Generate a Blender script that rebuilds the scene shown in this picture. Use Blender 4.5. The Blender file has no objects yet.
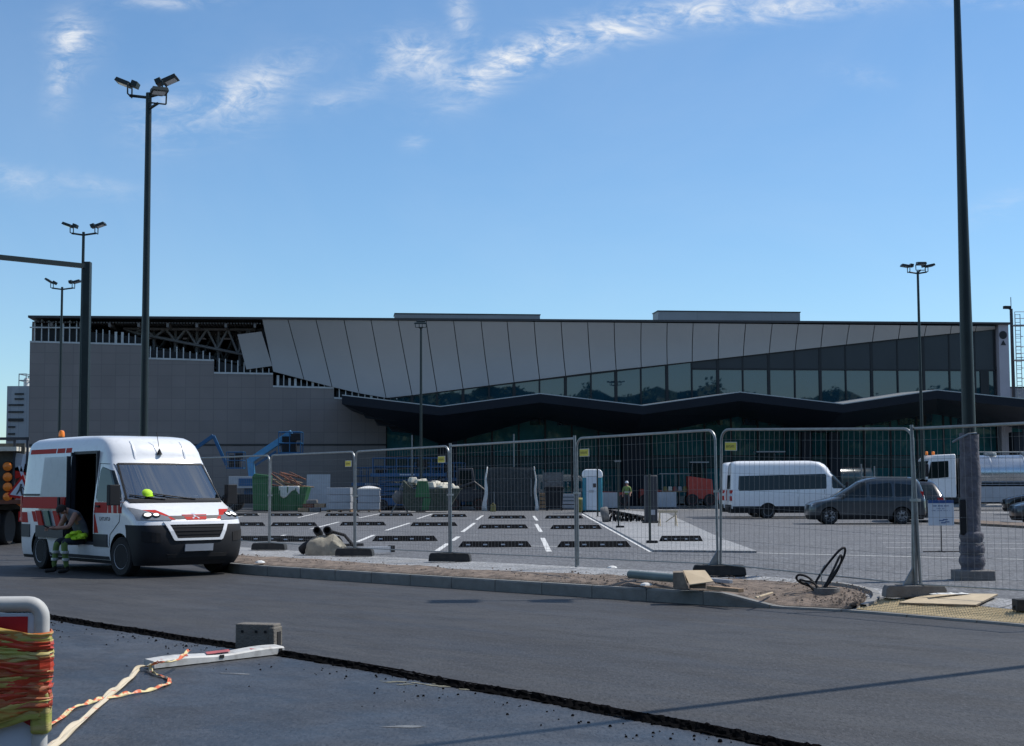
import bpy, bmesh, math, random
from mathutils import Vector, Matrix, Euler
R = math.radians
random.seed(7)
scene = bpy.context.scene
COL = scene.collection

# ---------------------------------------------------------------- camera
CAMZ = 1.6
FPX = 1480.0
PITCH = math.atan((487 - 373) / FPX)
ROLL = 0.0042
_f = Vector((0, math.cos(PITCH), math.sin(PITCH)))
_r0 = Vector((1, 0, 0)); _u0 = Vector((0, -math.sin(PITCH), math.cos(PITCH)))
_r = _r0 * math.cos(ROLL) - _u0 * math.sin(ROLL)
_u = _u0 * math.cos(ROLL) + _r0 * math.sin(ROLL)
cam = bpy.data.cameras.new('camera'); camo = bpy.data.objects.new('camera', cam); COL.objects.link(camo)
cam.sensor_width = 36; cam.lens = FPX / 1024 * 36; cam.clip_start = .1; cam.clip_end = 6000
M = Matrix((( _r.x, _u.x, -_f.x, 0), (_r.y, _u.y, -_f.y, 0), (_r.z, _u.z, -_f.z, CAMZ), (0, 0, 0, 1)))
camo.matrix_world = M
scene.camera = camo
EYE = Vector((0, 0, CAMZ))
def ray(px, py): return _f + _r * ((px - 512) / FPX) - _u * ((py - 373) / FPX)
def U(px, py, z=0.0):                 # survey point: where a sight line meets level z
    d = ray(px, py); return EYE + d * ((z - CAMZ) / d.z)
def AT(px, py, Y):                    # survey point at distance Y
    d = ray(px, py); return EYE + d * (Y / d.y)

# ---------------------------------------------------------------- sun, sky, exposure
SUN_EL = R(52); SUN_AZ = R(72)     # azimuth clockwise from +Y
sd = Vector((math.sin(SUN_AZ) * math.cos(SUN_EL), math.cos(SUN_AZ) * math.cos(SUN_EL), math.sin(SUN_EL)))
sl = bpy.data.lights.new('sun', 'SUN'); sl.energy = 4.3; sl.angle = R(.5); sl.color = (1, .95, .88)
so = bpy.data.objects.new('sun', sl); COL.objects.link(so)
so.rotation_euler = sd.to_track_quat('Z', 'Y').to_euler(); so.location = (30, 30, 60)
world = bpy.data.worlds.new("World"); scene.world = world; world.use_nodes = True
nt = world.node_tree; nt.nodes.clear()
def wn(t, **k):
    n = nt.nodes.new(t)
    for a, b in k.items(): setattr(n, a, b)
    return n
def wm(op, a, b=None, c=None, clamp=False):
    n = nt.nodes.new('ShaderNodeMath'); n.operation = op; n.use_clamp = clamp
    for i, v in enumerate((a, b, c)):
        if v is None: continue
        if isinstance(v, (int, float)): n.inputs[i].default_value = v
        else: nt.links.new(v, n.inputs[i])
    return n.outputs[0]
sky = wn('ShaderNodeTexSky', sky_type='NISHITA', sun_disc=False, sun_elevation=SUN_EL, sun_rotation=SUN_AZ,
         air_density=1.0, dust_density=0.25, ozone_density=3.2, altitude=200)
geo = wn('ShaderNodeTexCoord'); sep = wn('ShaderNodeSeparateXYZ'); nt.links.new(geo.outputs['Generated'], sep.inputs[0])
yy = wm('MAXIMUM', wm('ABSOLUTE', sep.outputs[1]), .05)
ca = wm('DIVIDE', sep.outputs[0], yy); cb = wm('DIVIDE', sep.outputs[2], yy)
cmb = wn('ShaderNodeCombineXYZ'); nt.links.new(ca, cmb.inputs[0]); nt.links.new(cb, cmb.inputs[1])
def cloud(px, py, w, h, ang, amt, sharp=1.0):
    d = ray(px, py); a0, b0 = d.x / d.y, d.z / d.y
    c, s = math.cos(R(ang)), math.sin(R(ang))
    da = wm('SUBTRACT', ca, a0); db = wm('SUBTRACT', cb, b0)
    p = wm('DIVIDE', wm('ADD', wm('MULTIPLY', da, c), wm('MULTIPLY', db, s)), w / FPX)
    q = wm('DIVIDE', wm('SUBTRACT', wm('MULTIPLY', db, c), wm('MULTIPLY', da, s)), h / FPX)
    r2 = wm('ADD', wm('MULTIPLY', p, p), wm('MULTIPLY', q, q))
    return wm('MULTIPLY', wm('EXPONENT', wm('MULTIPLY', r2, -sharp)), amt)
shapes = [(74, 38, 24, 22, -20, .85), (64, 66, 14, 34, -10, .75), (255, 85, 60, 20, 25, .62), (240, 105, 34, 26, 0, .42), (165, 118, 36, 28, 10, .5),
          (415, 55, 34, 22, -10, .85), (462, 18, 12, 30, 15, .7), (520, 55, 70, 17, 22, 1.0), (640, 22, 110, 16, 16, 1.05), (790, 8, 90, 12, 6, .8), (480, 85, 50, 16, 30, .45),
          (375, 80, 22, 14, 40, .4), (15, 180, 30, 12, -20, .3), (90, 185, 60, 10, -10, .22), (415, 143, 12, 8, 0, .3), (170, 2, 50, 7, 0, .5), (985, 2, 50, 6, 0, .3), (330, 100, 24, 12, 20, .3),
          (860, 75, 30, 10, -10, .18), (1000, 205, 40, 14, 25, .14)]
tot = None
for s_ in shapes:
    v = cloud(*s_); tot = v if tot is None else wm('ADD', tot, v)
def wnoise(scale, sx, sy, rot, dist, det):
    mp = wn('ShaderNodeMapping'); mp.inputs['Scale'].default_value = (sx, sy, 1); mp.inputs['Rotation'].default_value = (0, 0, rot)
    nt.links.new(cmb.outputs[0], mp.inputs[0])
    n = wn('ShaderNodeTexNoise'); n.inputs['Scale'].default_value = scale; n.inputs['Detail'].default_value = det
    n.inputs['Roughness'].default_value = .62; n.inputs['Distortion'].default_value = dist
    nt.links.new(mp.outputs[0], n.inputs['Vector']); return n.outputs['Fac']
n1 = wnoise(11, 1, 2.6, -.55, 2.2, 12); n2 = wnoise(42, 1, 2.2, .7, 1.6, 10); n3 = wnoise(3.2, 1, 1.4, .2, .6, 6)
nz = wm('ADD', wm('MULTIPLY', n1, .62), wm('MULTIPLY', n2, .38))
fil = wm('POWER', wm('MULTIPLY', wm('SUBTRACT', nz, .385), 4.4, clamp=True), 1.4)
cm = wm('MULTIPLY', wm('MULTIPLY', tot, fil), .95, clamp=True)
haze = wm('MULTIPLY', wm('SUBTRACT', n3, .42), .22, clamp=True)
n4 = wnoise(1.3, 1, 1.2, .9, 1.0, 8)          # unseen overhead cloud, added to brighten the windscreen reflection and the ambient light
hi_ = wm('MULTIPLY', wm('MULTIPLY', wm('SUBTRACT', cb, .55), 2.5, clamp=True), wm('MULTIPLY', wm('SUBTRACT', n4, .42), 3.2, clamp=True))
cm = wm('ADD', wm('ADD', cm, haze), wm('MULTIPLY', hi_, .55), clamp=True)
mx = wn('ShaderNodeMixRGB'); nt.links.new(cm, mx.inputs[0])
tint = wn('ShaderNodeMixRGB', blend_type='MULTIPLY'); tint.inputs[0].default_value = 1; tint.inputs[2].default_value = (.78, .96, 1.06, 1)
nt.links.new(sky.outputs[0], tint.inputs[1]); nt.links.new(tint.outputs[0], mx.inputs[1])
mx.inputs[2].default_value = (6.3, 6.6, 7.0, 1)
bg = wn('ShaderNodeBackground'); bg.inputs['Strength'].default_value = .131
nt.links.new(mx.outputs[0], bg.inputs['Color'])
wo = wn('ShaderNodeOutputWorld'); nt.links.new(bg.outputs[0], wo.inputs[0])
vs = scene.view_settings; vs.view_transform = 'Standard'; vs.look = 'None'; vs.gamma = 1; vs.use_curve_mapping = False
vs.exposure = 0.02
scene.cycles.max_bounces = 6; scene.cycles.use_denoising = True

# ---------------------------------------------------------------- materials
def mat(name, col, rough=.6, metal=0, var=.12, vs_=3.0, bump=0, bs=40, spec=.5, tint=None, coat=0, dirt=0):
    m = bpy.data.materials.new(name); m.use_nodes = True; t = m.node_tree; b = t.nodes['Principled BSDF']
    b.inputs['Roughness'].default_value = rough; b.inputs['Metallic'].default_value = metal
    b.inputs['Specular IOR Level'].default_value = spec; b.inputs['Coat Weight'].default_value = coat
    tc = t.nodes.new('ShaderNodeTexCoord')
    n = t.nodes.new('ShaderNodeTexNoise'); n.inputs['Scale'].default_value = vs_; n.inputs['Detail'].default_value = 6; n.inputs['Roughness'].default_value = .6
    t.links.new(tc.outputs['Object'], n.inputs['Vector'])
    cr = t.nodes.new('ShaderNodeValToRGB'); cr.color_ramp.elements[0].position = .3; cr.color_ramp.elements[1].position = .7
    c2 = tint or col
    cr.color_ramp.elements[0].color = tuple(c * (1 - var) for c in c2) + (1,)
    cr.color_ramp.elements[1].color = tuple(min(1, c * (1 + var)) for c in col) + (1,)
    t.links.new(n.outputs['Fac'], cr.inputs[0]); out = cr.outputs[0]
    if dirt:
        n3 = t.nodes.new('ShaderNodeTexNoise'); n3.inputs['Scale'].default_value = 9; n3.inputs['Detail'].default_value = 9
        t.links.new(tc.outputs['Object'], n3.inputs['Vector'])
        mr = t.nodes.new('ShaderNodeMapRange'); mr.inputs[1].default_value = .5; mr.inputs[2].default_value = .75; mr.inputs[4].default_value = dirt
        t.links.new(n3.outputs['Fac'], mr.inputs[0])
        mm = t.nodes.new('ShaderNodeMixRGB'); mm.inputs[2].default_value = (.11, .095, .08, 1)
        t.links.new(mr.outputs[0], mm.inputs[0]); t.links.new(out, mm.inputs[1]); out = mm.outputs[0]
    t.links.new(out, b.inputs['Base Color'])
    if bump:
        n2 = t.nodes.new('ShaderNodeTexNoise'); n2.inputs['Scale'].default_value = bs; n2.inputs['Detail'].default_value = 5
        t.links.new(tc.outputs['Object'], n2.inputs['Vector'])
        bp = t.nodes.new('ShaderNodeBump'); bp.inputs['Strength'].default_value = bump; bp.inputs['Distance'].default_value = .02
        t.links.new(n2.outputs['Fac'], bp.inputs['Height']); t.links.new(bp.outputs[0], b.inputs['Normal'])
    return m
def emis(name, col, s):
    m = mat(name, col, .3); b = m.node_tree.nodes['Principled BSDF']
    b.inputs['Emission Color'].default_value = (*col, 1); b.inputs['Emission Strength'].default_value = s; return m
def asphalt(name, base, patch, tone, speck=.25, rough=.85, seed=0, wear=(0, 0, 0), wearamt=0.0, grain=60, streak=(1, 1)):
    m = bpy.data.materials.new(name); m.use_nodes = True; t = m.node_tree; b = t.nodes['Principled BSDF']; L = t.links.new
    b.inputs['Roughness'].default_value = rough
    tc = t.nodes.new('ShaderNodeTexCoord')
    def ns(s, d, r=.6, st=(1, 1), off=0, rot=.85):
        m0 = t.nodes.new('ShaderNodeMapping'); m0.inputs['Rotation'].default_value = (0, 0, rot); L(tc.outputs['Object'], m0.inputs[0])
        mp = t.nodes.new('ShaderNodeMapping'); mp.inputs['Scale'].default_value = (st[0], st[1], 1); mp.inputs['Location'].default_value = (seed + off, off, 0)
        L(m0.outputs[0], mp.inputs[0])
        n = t.nodes.new('ShaderNodeTexNoise'); n.inputs['Scale'].default_value = s; n.inputs['Detail'].default_value = d; n.inputs['Roughness'].default_value = r
        L(mp.outputs[0], n.inputs['Vector']); return n.outputs['Fac']
    def mixc(f, a, bb, lo=.4, hi=.62, amt=1):
        mr = t.nodes.new('ShaderNodeMapRange'); mr.inputs[1].default_value = lo; mr.inputs[2].default_value = hi; mr.inputs[4].default_value = amt; L(f, mr.inputs[0])
        x = t.nodes.new('ShaderNodeMixRGB'); L(mr.outputs[0], x.inputs[0])
        for i, v in ((1, a), (2, bb)):
            if isinstance(v, tuple): x.inputs[i].default_value = (*v, 1)
            else: L(v, x.inputs[i])
        return x.outputs[0]
    c = mixc(ns(.35, 5, .6, streak), base, patch, .38, .62)
    c = mixc(ns(2.3, 6, .65, streak, 5), c, tone, .45, .75, .6)
    if wearamt: c = mixc(ns(.9, 7, .7, (1, 1), 9), c, wear, .56, .72, wearamt)
    c = mixc(ns(1.6, 8, .75, (.6, 1.3), 29), c, tuple(x * .62 for x in base), .48, .60, .55 + speck * .6); c = mixc(ns(grain * .42, 4, .8, (1.5, .45), 13, 0), c, tuple(min(1, x * 2.4) for x in base), .50, .64, .6 + speck); c = mixc(ns(grain * .5, 4, .85, (1.5, .4), 17, 0), c, tuple(x * .22 for x in base), .50, .62, .65 + speck)
    g = ns(grain, 3, .7); 
    sp = tuple(min(1, x * (1 + speck * 5)) for x in base); c = mixc(g, c, sp, .55, .78, speck * 2)
    c = mixc(ns(grain * .8, 2, .6, (1, 1), 3), c, tuple(x * .4 for x in base), .55, .75, speck * 1.6)
    L(c, b.inputs['Base Color'])
    bp = t.nodes.new('ShaderNodeBump'); bp.inputs['Strength'].default_value = .5; bp.inputs['Distance'].default_value = .012
    L(ns(grain * .6, 4, .7), bp.inputs['Height']); L(bp.outputs[0], b.inputs['Normal'])
    rr = t.nodes.new('ShaderNodeMapRange'); rr.inputs[1].default_value = .35; rr.inputs[2].default_value = .65; rr.inputs[3].default_value = rough - .17; rr.inputs[4].default_value = rough
    L(ns(1.1, 6, .6, streak, 7), rr.inputs[0]); L(rr.outputs[0], b.inputs['Roughness'])
    return m
def gridmat(name, col, line, sx, sz, lw=.02, rough=.5, metal=0, var=.1, offset=0):
    """panels in the local x-z plane with thin joint lines"""
    m = bpy.data.materials.new(name); m.use_nodes = True; t = m.node_tree; b = t.nodes['Principled BSDF']; L = t.links.new
    b.inputs['Roughness'].default_value = rough; b.inputs['Metallic'].default_value = metal
    tc = t.nodes.new('ShaderNodeTexCoord'); s = t.nodes.new('ShaderNodeSeparateXYZ'); L(tc.outputs['Object'], s.inputs[0])
    c = t.nodes.new('ShaderNodeCombineXYZ'); L(s.outputs[0], c.inputs[0]); L(s.outputs[2], c.inputs[1])
    br = t.nodes.new('ShaderNodeTexBrick'); br.offset = offset; br.inputs['Scale'].default_value = 1; br.inputs['Mortar Size'].default_value = lw
    br.inputs['Brick Width'].default_value = sx; br.inputs['Row Height'].default_value = sz; br.inputs['Mortar Smooth'].default_value = .3
    br.inputs['Color1'].default_value = tuple(x * (1 - var) for x in col) + (1,); br.inputs['Color2'].default_value = tuple(x * (1 + var) for x in col) + (1,)
    br.inputs['Mortar'].default_value = (*line, 1); L(c.outputs[0], br.inputs['Vector'])
    n = t.nodes.new('ShaderNodeTexNoise'); n.inputs['Scale'].default_value = .35; n.inputs['Detail'].default_value = 6; L(tc.outputs['Object'], n.inputs['Vector'])
    x = t.nodes.new('ShaderNodeMixRGB'); x.blend_type = 'MULTIPLY'; x.inputs[0].default_value = .35
    L(br.outputs['Color'], x.inputs[1]); L(n.outputs['Fac'], x.inputs[2]); L(x.outputs[0], b.inputs['Base Color'])
    return m
MT = dict(
 white=mat('white_paint', (.78, .79, .80), .28, 0, .03, 2, coat=.4, dirt=.10), plast=mat('black_plastic', (.012, .013, .016), .65, 0, .15, 8, spec=.3), dwhite=mat('grimy_white_plastic', (.50, .50, .48), .6, 0, .12, 5, dirt=.55),
 tyre=mat('tyre_rubber', (.018, .018, .019), .85, 0, .2, 20, bump=.3), rim=mat('grey_rim', (.50, .51, .53), .4, .25), steelrim=mat('steel_rim', (.10, .105, .11), .5, .5),
 red=mat('red_film', (.44, .020, .014), .6, 0, .08, spec=.2), green=mat('green_film', (.012, .10, .075), .4), dgrey=mat('dark_grey_film', (.028, .032, .04), .55),
 glass=mat('vehicle_glass', (.010, .016, .018), .04, 0, .1, spec=.4), dark=mat('dark_interior', (.008, .008, .009), .9),
 chrome=mat('bright_trim', (.62, .64, .66), .22, .9, .03), lamp=mat('lamp_glass', (.45, .48, .50), .08, .5, .1), lampglint=emis('headlight_glint', (1, .96, .88), .9), redlamp=emis('red_tail_lamp', (.35, .01, .01), .04),
 galv=mat('galvanised_steel', (.24, .26, .27), .45, .75, .18, 14), wire=mat('galvanised_wire', (.17, .18, .19), .6, .3),
 pole=mat('dark_green_pole', (.018, .028, .028), .42, .3, .15, 3), rubber=mat('black_rubber_block', (.022, .024, .026), .8, 0, .25, 6, bump=.4, dirt=.2),
 conc=mat('concrete', (.25, .245, .235), .85, 0, .16, 4, bump=.4, bs=60), concd=mat('dirty_concrete', (.16, .155, .15), .9, 0, .25, 6, bump=.5, bs=60, dirt=.3),
 yellow=mat('yellow_plastic', (.60, .52, .06), .5), olive=mat('dirty_yellow_plastic', (.22, .19, .05), .6, 0, .2, 5, dirt=.4), stopr=mat('wheel_stop_rubber', (.008, .009, .011), .85, 0, .25, 6, bump=.3, spec=.1), orange=mat('orange_plastic', (.85, .22, .02), .35), hivis=mat('hi_vis_yellow', (.50, .80, .03), .7, 0, .1, 12),
 blue=mat('blue_machine_paint', (.010, .082, .20), .35, 0, .15, 3, dirt=.2), bluel=mat('light_blue_boom', (.06, .24, .44), .4, 0, .2, 2, dirt=.2), gbin=mat('green_container', (.018, .11, .035), .5, 0, .15, 4, dirt=.25),
 gbin2=mat('dirty_green_skip', (.030, .045, .030), .7, 0, .35, 3, dirt=.7), orng=mat('red_machine_paint', (.38, .04, .025), .4, 0, .15, 4, dirt=.25),
 tarp=mat('dark_netting', (.028, .036, .04), .9, 0, .3, 5, bump=.5), wsheet=mat('white_sheeting', (.62, .62, .60), .7, 0, .1, 4, bump=.6, bs=8),
 cover=mat('brown_cover', (.27, .25, .20), .9, 0, .25, 5, bump=.7, bs=10), wood=mat('pale_plywood', (.52, .42, .28), .75, 0, .12, 5), timber=mat('timber', (.30, .20, .12), .8, 0, .3, 6),
 skin=mat('skin', (.36, .19, .13), .55, 0, .1, 20), hair=mat('dark_hair', (.02, .014, .01), .8), shirt=mat('dark_shirt', (.03, .04, .055), .85, 0, .3, 12), teegrey=mat('grey_tee', (.14, .15, .17), .85, 0, .2, 12), boot=mat('boots', (.015, .013, .012), .8), reflec=mat('reflective_band', (.5, .52, .5), .4, .3),
 silver=mat('steel_tank', (.55, .57, .58), .22, .9, .08, 1.5), mpv=mat('dark_grey_car_paint', (.045, .058, .070), .28, .3, .08, coat=.6), black=mat('black_car_paint', (.012, .013, .015), .2, .2, coat=.6),
 lgrey=mat('light_grey_panel', (.36, .38, .41), .5, 0, .1, 2), tealp=mat('teal_plastic', (.02, .19, .26), .5), cream=mat('cream_foam', (.62, .58, .48), .8, 0, .1, 5, bump=.6, bs=10), rust=mat('rusty_steel', (.16, .06, .035), .85, 0, .4, 8, bump=.3),
 card=mat('cardboard', (.50, .40, .27), .85, 0, .10, 4), cardd=mat('shaded_card_and_board_edge', (.20, .16, .12), .9, 0, .3, 12), ink=mat('dark_ink', (.06, .05, .05), .8), bluesign=mat('blue_sign_band', (.02, .07, .22), .4), signw=mat('white_sign_board', (.55, .60, .66), .4, 0, .04),
)

# ---------------------------------------------------------------- mesh builder
class MB:
    def __init__(s, mats): s.v = []; s.f = []; s.m = []; s.mats = mats if isinstance(mats, (list, tuple)) else [mats]
    def add(s, vs, fs, mi=0, T=None):
        o = len(s.v)
        s.v += [tuple(T @ Vector(p)) if T is not None else tuple(p) for p in vs]
        s.f += [tuple(i + o for i in f) for f in fs]; s.m += [mi] * len(fs); return s
    def box(s, c, d, mi=0, T=None, rz=0, taper=1.0):
        hx, hy, hz = d[0] / 2, d[1] / 2, d[2] / 2; C = math.cos(rz); S = math.sin(rz); vs = []
        for z in (-hz, hz):
            k = taper if z > 0 else 1
            for x, y in ((-hx, -hy), (hx, -hy), (hx, hy), (-hx, hy)):
                x2, y2 = x * k, y * k
                vs.append((c[0] + x2 * C - y2 * S, c[1] + x2 * S + y2 * C, c[2] + z))
        return s.add(vs, [(0, 3, 2, 1), (4, 5, 6, 7), (0, 1, 5, 4), (1, 2, 6, 5), (2, 3, 7, 6), (3, 0, 4, 7)], mi, T)
    def tube(s, pts, r, n=8, mi=0, T=None, caps=True, sy=1.0):
        pts = [Vector(p) for p in pts]; rs = r if isinstance(r, (list, tuple)) else [r] * len(pts)
        vs = []; up = None
        for i, p in enumerate(pts):
            d = (pts[min(i + 1, len(pts) - 1)] - pts[max(i - 1, 0)])
            if d.length < 1e-9: d = Vector((0, 0, 1))
            d.normalize()
            if up is None: up = Vector((0, 0, 1)) if abs(d.z) < .9 else Vector((1, 0, 0))
            a = d.cross(up)
            if a.length < 1e-4: a = d.cross(Vector((0, 1, 0)))
            a.normalize(); b = a.cross(d).normalized(); up = b
            for k in range(n):
                t = 2 * math.pi * (k + .5) / n
                vs.append(p + a * math.cos(t) * rs[i] + b * math.sin(t) * rs[i] * sy)
        fs = []
        for i in range(len(pts) - 1):
            for k in range(n):
                a0 = i * n + k; a1 = i * n + (k + 1) % n
                fs.append((a0, a1, a1 + n, a0 + n))
        if caps: fs += [tuple(range(n))[::-1], tuple(range((len(pts) - 1) * n, len(pts) * n))]
        return s.add(vs, fs, mi, T)
    def prism(s, poly, a0, a1, axis='y', mi=0, T=None):      # poly of (p,q); axis = extrusion axis
        n = len(poly); vs = []
        for a in (a0, a1):
            for p, q in poly:
                vs.append({'y': (p, a, q), 'x': (a, p, q), 'z': (p, q, a)}[axis])
        fs = [tuple(range(n)), tuple(range(n, 2 * n))[::-1]] + [(i, i + n, (i + 1) % n + n, (i + 1) % n) for i in range(n)]
        return s.add(vs, fs, mi, T)
    def lathe(s, prof, n=16, mi=0, T=None):      # prof of (r,z)
        vs = [(r * math.cos(2 * math.pi * k / n), r * math.sin(2 * math.pi * k / n), z) for r, z in prof for k in range(n)]
        fs = [(i * n + k, i * n + (k + 1) % n, (i + 1) * n + (k + 1) % n, (i + 1) * n + k) for i in range(len(prof) - 1) for k in range(n)]
        return s.add(vs, fs + [tuple(range(n))[::-1], tuple(range((len(prof) - 1) * n, len(prof) * n))], mi, T)
    def grid(s, rows, mi=0, T=None):
        n = len(rows[0]); vs = [p for r in rows for p in r]
        return s.add(vs, [(i * n + k, i * n + k + 1, (i + 1) * n + k + 1, (i + 1) * n + k) for i in range(len(rows) - 1) for k in range(n - 1)], mi, T)
    def mesh(s, name, smooth=False, recalc=True):
        me = bpy.data.meshes.new(name); me.from_pydata(s.v, [], s.f); me.update()
        for m in s.mats: me.materials.append(m)
        me.polygons.foreach_set('material_index', s.m)
        if recalc:
            bm = bmesh.new(); bm.from_mesh(me); bmesh.ops.recalc_face_normals(bm, faces=bm.faces[:]); bm.to_mesh(me); bm.free()
        if smooth:
            me.polygons.foreach_set('use_smooth', [True] * len(me.polygons))
            try: me.set_sharp_from_angle(angle=R(38))
            except Exception: pass
        return me
    def build(s, name, parent=None, smooth=False, bevel=0, recalc=True, seg=2):
        o = bpy.data.objects.new(name, s.mesh(name, smooth or bevel > 0, recalc)); COL.objects.link(o)
        if parent: o.parent = parent
        if bevel:
            b = o.modifiers.new('bevel', 'BEVEL'); b.width = bevel; b.segments = seg; b.limit_method = 'ANGLE'; b.angle_limit = R(40); b.harden_normals = False
        return o
def thing(name, label, cat, loc=(0, 0, 0), rz=0, group=None):
    o = bpy.data.objects.new(name, None); COL.objects.link(o); o.location = loc; o.rotation_euler = (0, 0, rz); o.empty_display_size = .3
    o['label'] = label; o['category'] = cat
    if group: o['group'] = group
    return o
def tag(o, label, cat, group=None):
    o['label'] = label; o['category'] = cat
    if group: o['group'] = group
    return o
def struct(o): o['kind'] = 'structure'; return o
def copy_tree(o, parent=None, loc=None, rz=None, label=None):
    c = o.copy(); COL.objects.link(c)
    if parent: c.parent = parent
    if loc is not None: c.location = loc
    if rz is not None: c.rotation_euler = (0, 0, rz)
    if label: c['label'] = label
    for ch in list(o.children): copy_tree(ch, c)
    return c
def text(parent, body, size, loc, rot, m, name='lettering', ext=.002, align='CENTER', sx=1.0):
    cu = bpy.data.curves.new(name, 'FONT'); cu.body = body; cu.size = size; cu.extrude = ext; cu.align_x = align; cu.align_y = 'CENTER'
    o = bpy.data.objects.new(name, cu); COL.objects.link(o)
    bpy.context.view_layer.update()
    me = bpy.data.meshes.new_from_object(o); bpy.data.objects.remove(o)
    o = bpy.data.objects.new(name, me); COL.objects.link(o); me.materials.clear(); me.materials.append(m)
    o.parent = parent; o.location = loc; o.rotation_euler = rot; o.scale = (sx, 1, 1); return o
def evalcopy(o):
    bpy.context.view_layer.update(); dg = bpy.context.evaluated_depsgraph_get()
    return bpy.data.meshes.new_from_object(o.evaluated_get(dg))
def lerp(a, b, t): return a + (b - a) * t
def interp(tab, x):
    if x <= tab[0][0]: return tab[0][1]
    for (x0, y0), (x1, y1) in zip(tab, tab[1:]):
        if x <= x1: return lerp(y0, y1, (x - x0) / (x1 - x0) if x1 > x0 else 1)
    return tab[-1][1]
# ================================================================ GROUND
PZ = .12                                  # level of the car park
kerb_px = [(-700, 522), (-300, 528), (-80, 533), (40, 539), (120, 546), (170, 556), (205, 567), (233, 573), (330, 580), (440, 587.5), (574, 596.5), (660, 602), (720, 606), (772, 608.5), (843, 612), (930, 619), (1022, 627), (1150, 642), (1400, 676)]
K0 = [U(x, y, 0) for x, y in kerb_px]
def smooth_line(P, n=6):
    out = []
    for i in range(len(P) - 1):
        p0, p1, p2, p3 = P[max(i - 1, 0)], P[i], P[i + 1], P[min(i + 2, len(P) - 1)]
        for k in range(n):
            t = k / n
            out.append(.5 * ((2 * p1) + (p2 - p0) * t + (2 * p0 - 5 * p1 + 4 * p2 - p3) * t * t + (3 * p1 - p0 - 3 * p2 + p3) * t ** 3))
    out.append(P[-1]); return out
K = smooth_line(K0, 6)
KX0 = U(722, 606, 0).x; KX1 = U(775, 608.5, 0).x
def ktop(x): return lerp(.17, .022, min(1, max(0, (x - KX0) / (KX1 - KX0))))
# fence line (base), also the back edge of the pavement
FL = [Vector((-16, 49, 0)), Vector((-12.1, 43.5, 0)), Vector((-8.5, 38.5, 0)), Vector((-5.64, 34.5, 0)), Vector((-3.32, 31.3, 0)), Vector((-1.19, 28.3, 0)), Vector((1.09, 25.2, 0)), Vector((3.10, 22.4, 0)), Vector((5.22, 19.4, 0)), Vector((7.1, 16.8, 0)), Vector((12, 10.2, 0))]
def kdist(x, y):
    best = 1e9
    for a, b in zip(K, K[1:]):
        d = (b - a).xy; p = Vector((x, y)) - a.xy; t = max(0, min(1, p.dot(d) / d.length_squared)); best = min(best, (p - d * t).length)
    return best
SW = .25
def gh(x, y):
    k = min(1, max(0, (x - KX0) / (KX1 - KX0))); sw = lerp(.16, .28, min(1, max(0, (x + 3) / 8))); return lerp(ktop(x), sw, min(1, max(0, (kdist(x, y) - .15) / lerp(1.5, 2.0, k))))
def UG(px, py):
    d = ray(px, py); f = lambda t: (EYE.z + d.z * t) - gh(d.x * t, d.y * t)
    t = 8.0
    while f(t + .4) > 0 and t < 60: t += .4
    a, b = t, t + .4
    for i in range(10):
        m = (a + b) / 2
        if f(m) > 0: a = m
        else: b = m
    return Vector((d.x * b, d.y * b, gh(d.x * b, d.y * b)))
g = MB(mat('dusty_ground', (.17, .15, .12), .95, 0, .2, .1, bump=.4, bs=3)); g.grid([[(-3000, -600, -.12), (3000, -600, -.12)], [(-3000, 4000, -.12), (3000, 4000, -.12)]])
struct(g.build('ground'))
# seam between fresh wearing course and the lower milled lane
seam_px = [(-900, 500), (-300, 560), (-60, 598), (52, 616), (150, 631), (270, 649), (360, 664), (450, 680), (545, 696), (640, 713), (730, 730), (820, 748), (960, 775), (1200, 830)]
S0 = [U(x, y, 0) for x, y in seam_px if y > 540]
S = smooth_line(S0, 28)
m_road = asphalt('fresh_asphalt', (.027, .027, .029), (.046, .046, .047), (.062, .061, .060), .34, .80, 3, (.10, .10, .10), .35, 55, (.35, 1.6))
m_mill = asphalt('tack_coated_asphalt', (.030, .031, .034), (.068, .071, .077), (.016, .016, .016), .22, .56, 11, (.062, .055, .047), .6, 60)
m_park = asphalt('car_park_asphalt', (.105, .107, .113), (.13, .132, .137), (.088, .09, .095), .15, .9, 21, (.17, .16, .145), .4, 30)
r = MB(m_road)                      # fresh road: between the seam and the kerb
def on_line(P, x):
    for a, b in zip(P, P[1:]):
        if a.x <= x <= b.x: return lerp(a.y, b.y, (x - a.x) / (b.x - a.x + 1e-9))
    return P[0].y if x < P[0].x else P[-1].y
rnd = random.Random(4)
Sj = [Vector((p.x, p.y, 0)) + Vector((-.35, -.94, 0)) * (rnd.uniform(-.012, .012)) for p in S]
rows = []
for p in Sj:
    a = Vector((p.x, p.y, 0)); 
    far = Vector((p.x + .72 * 14, p.y + .70 * 14, 0)) if False else None
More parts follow.
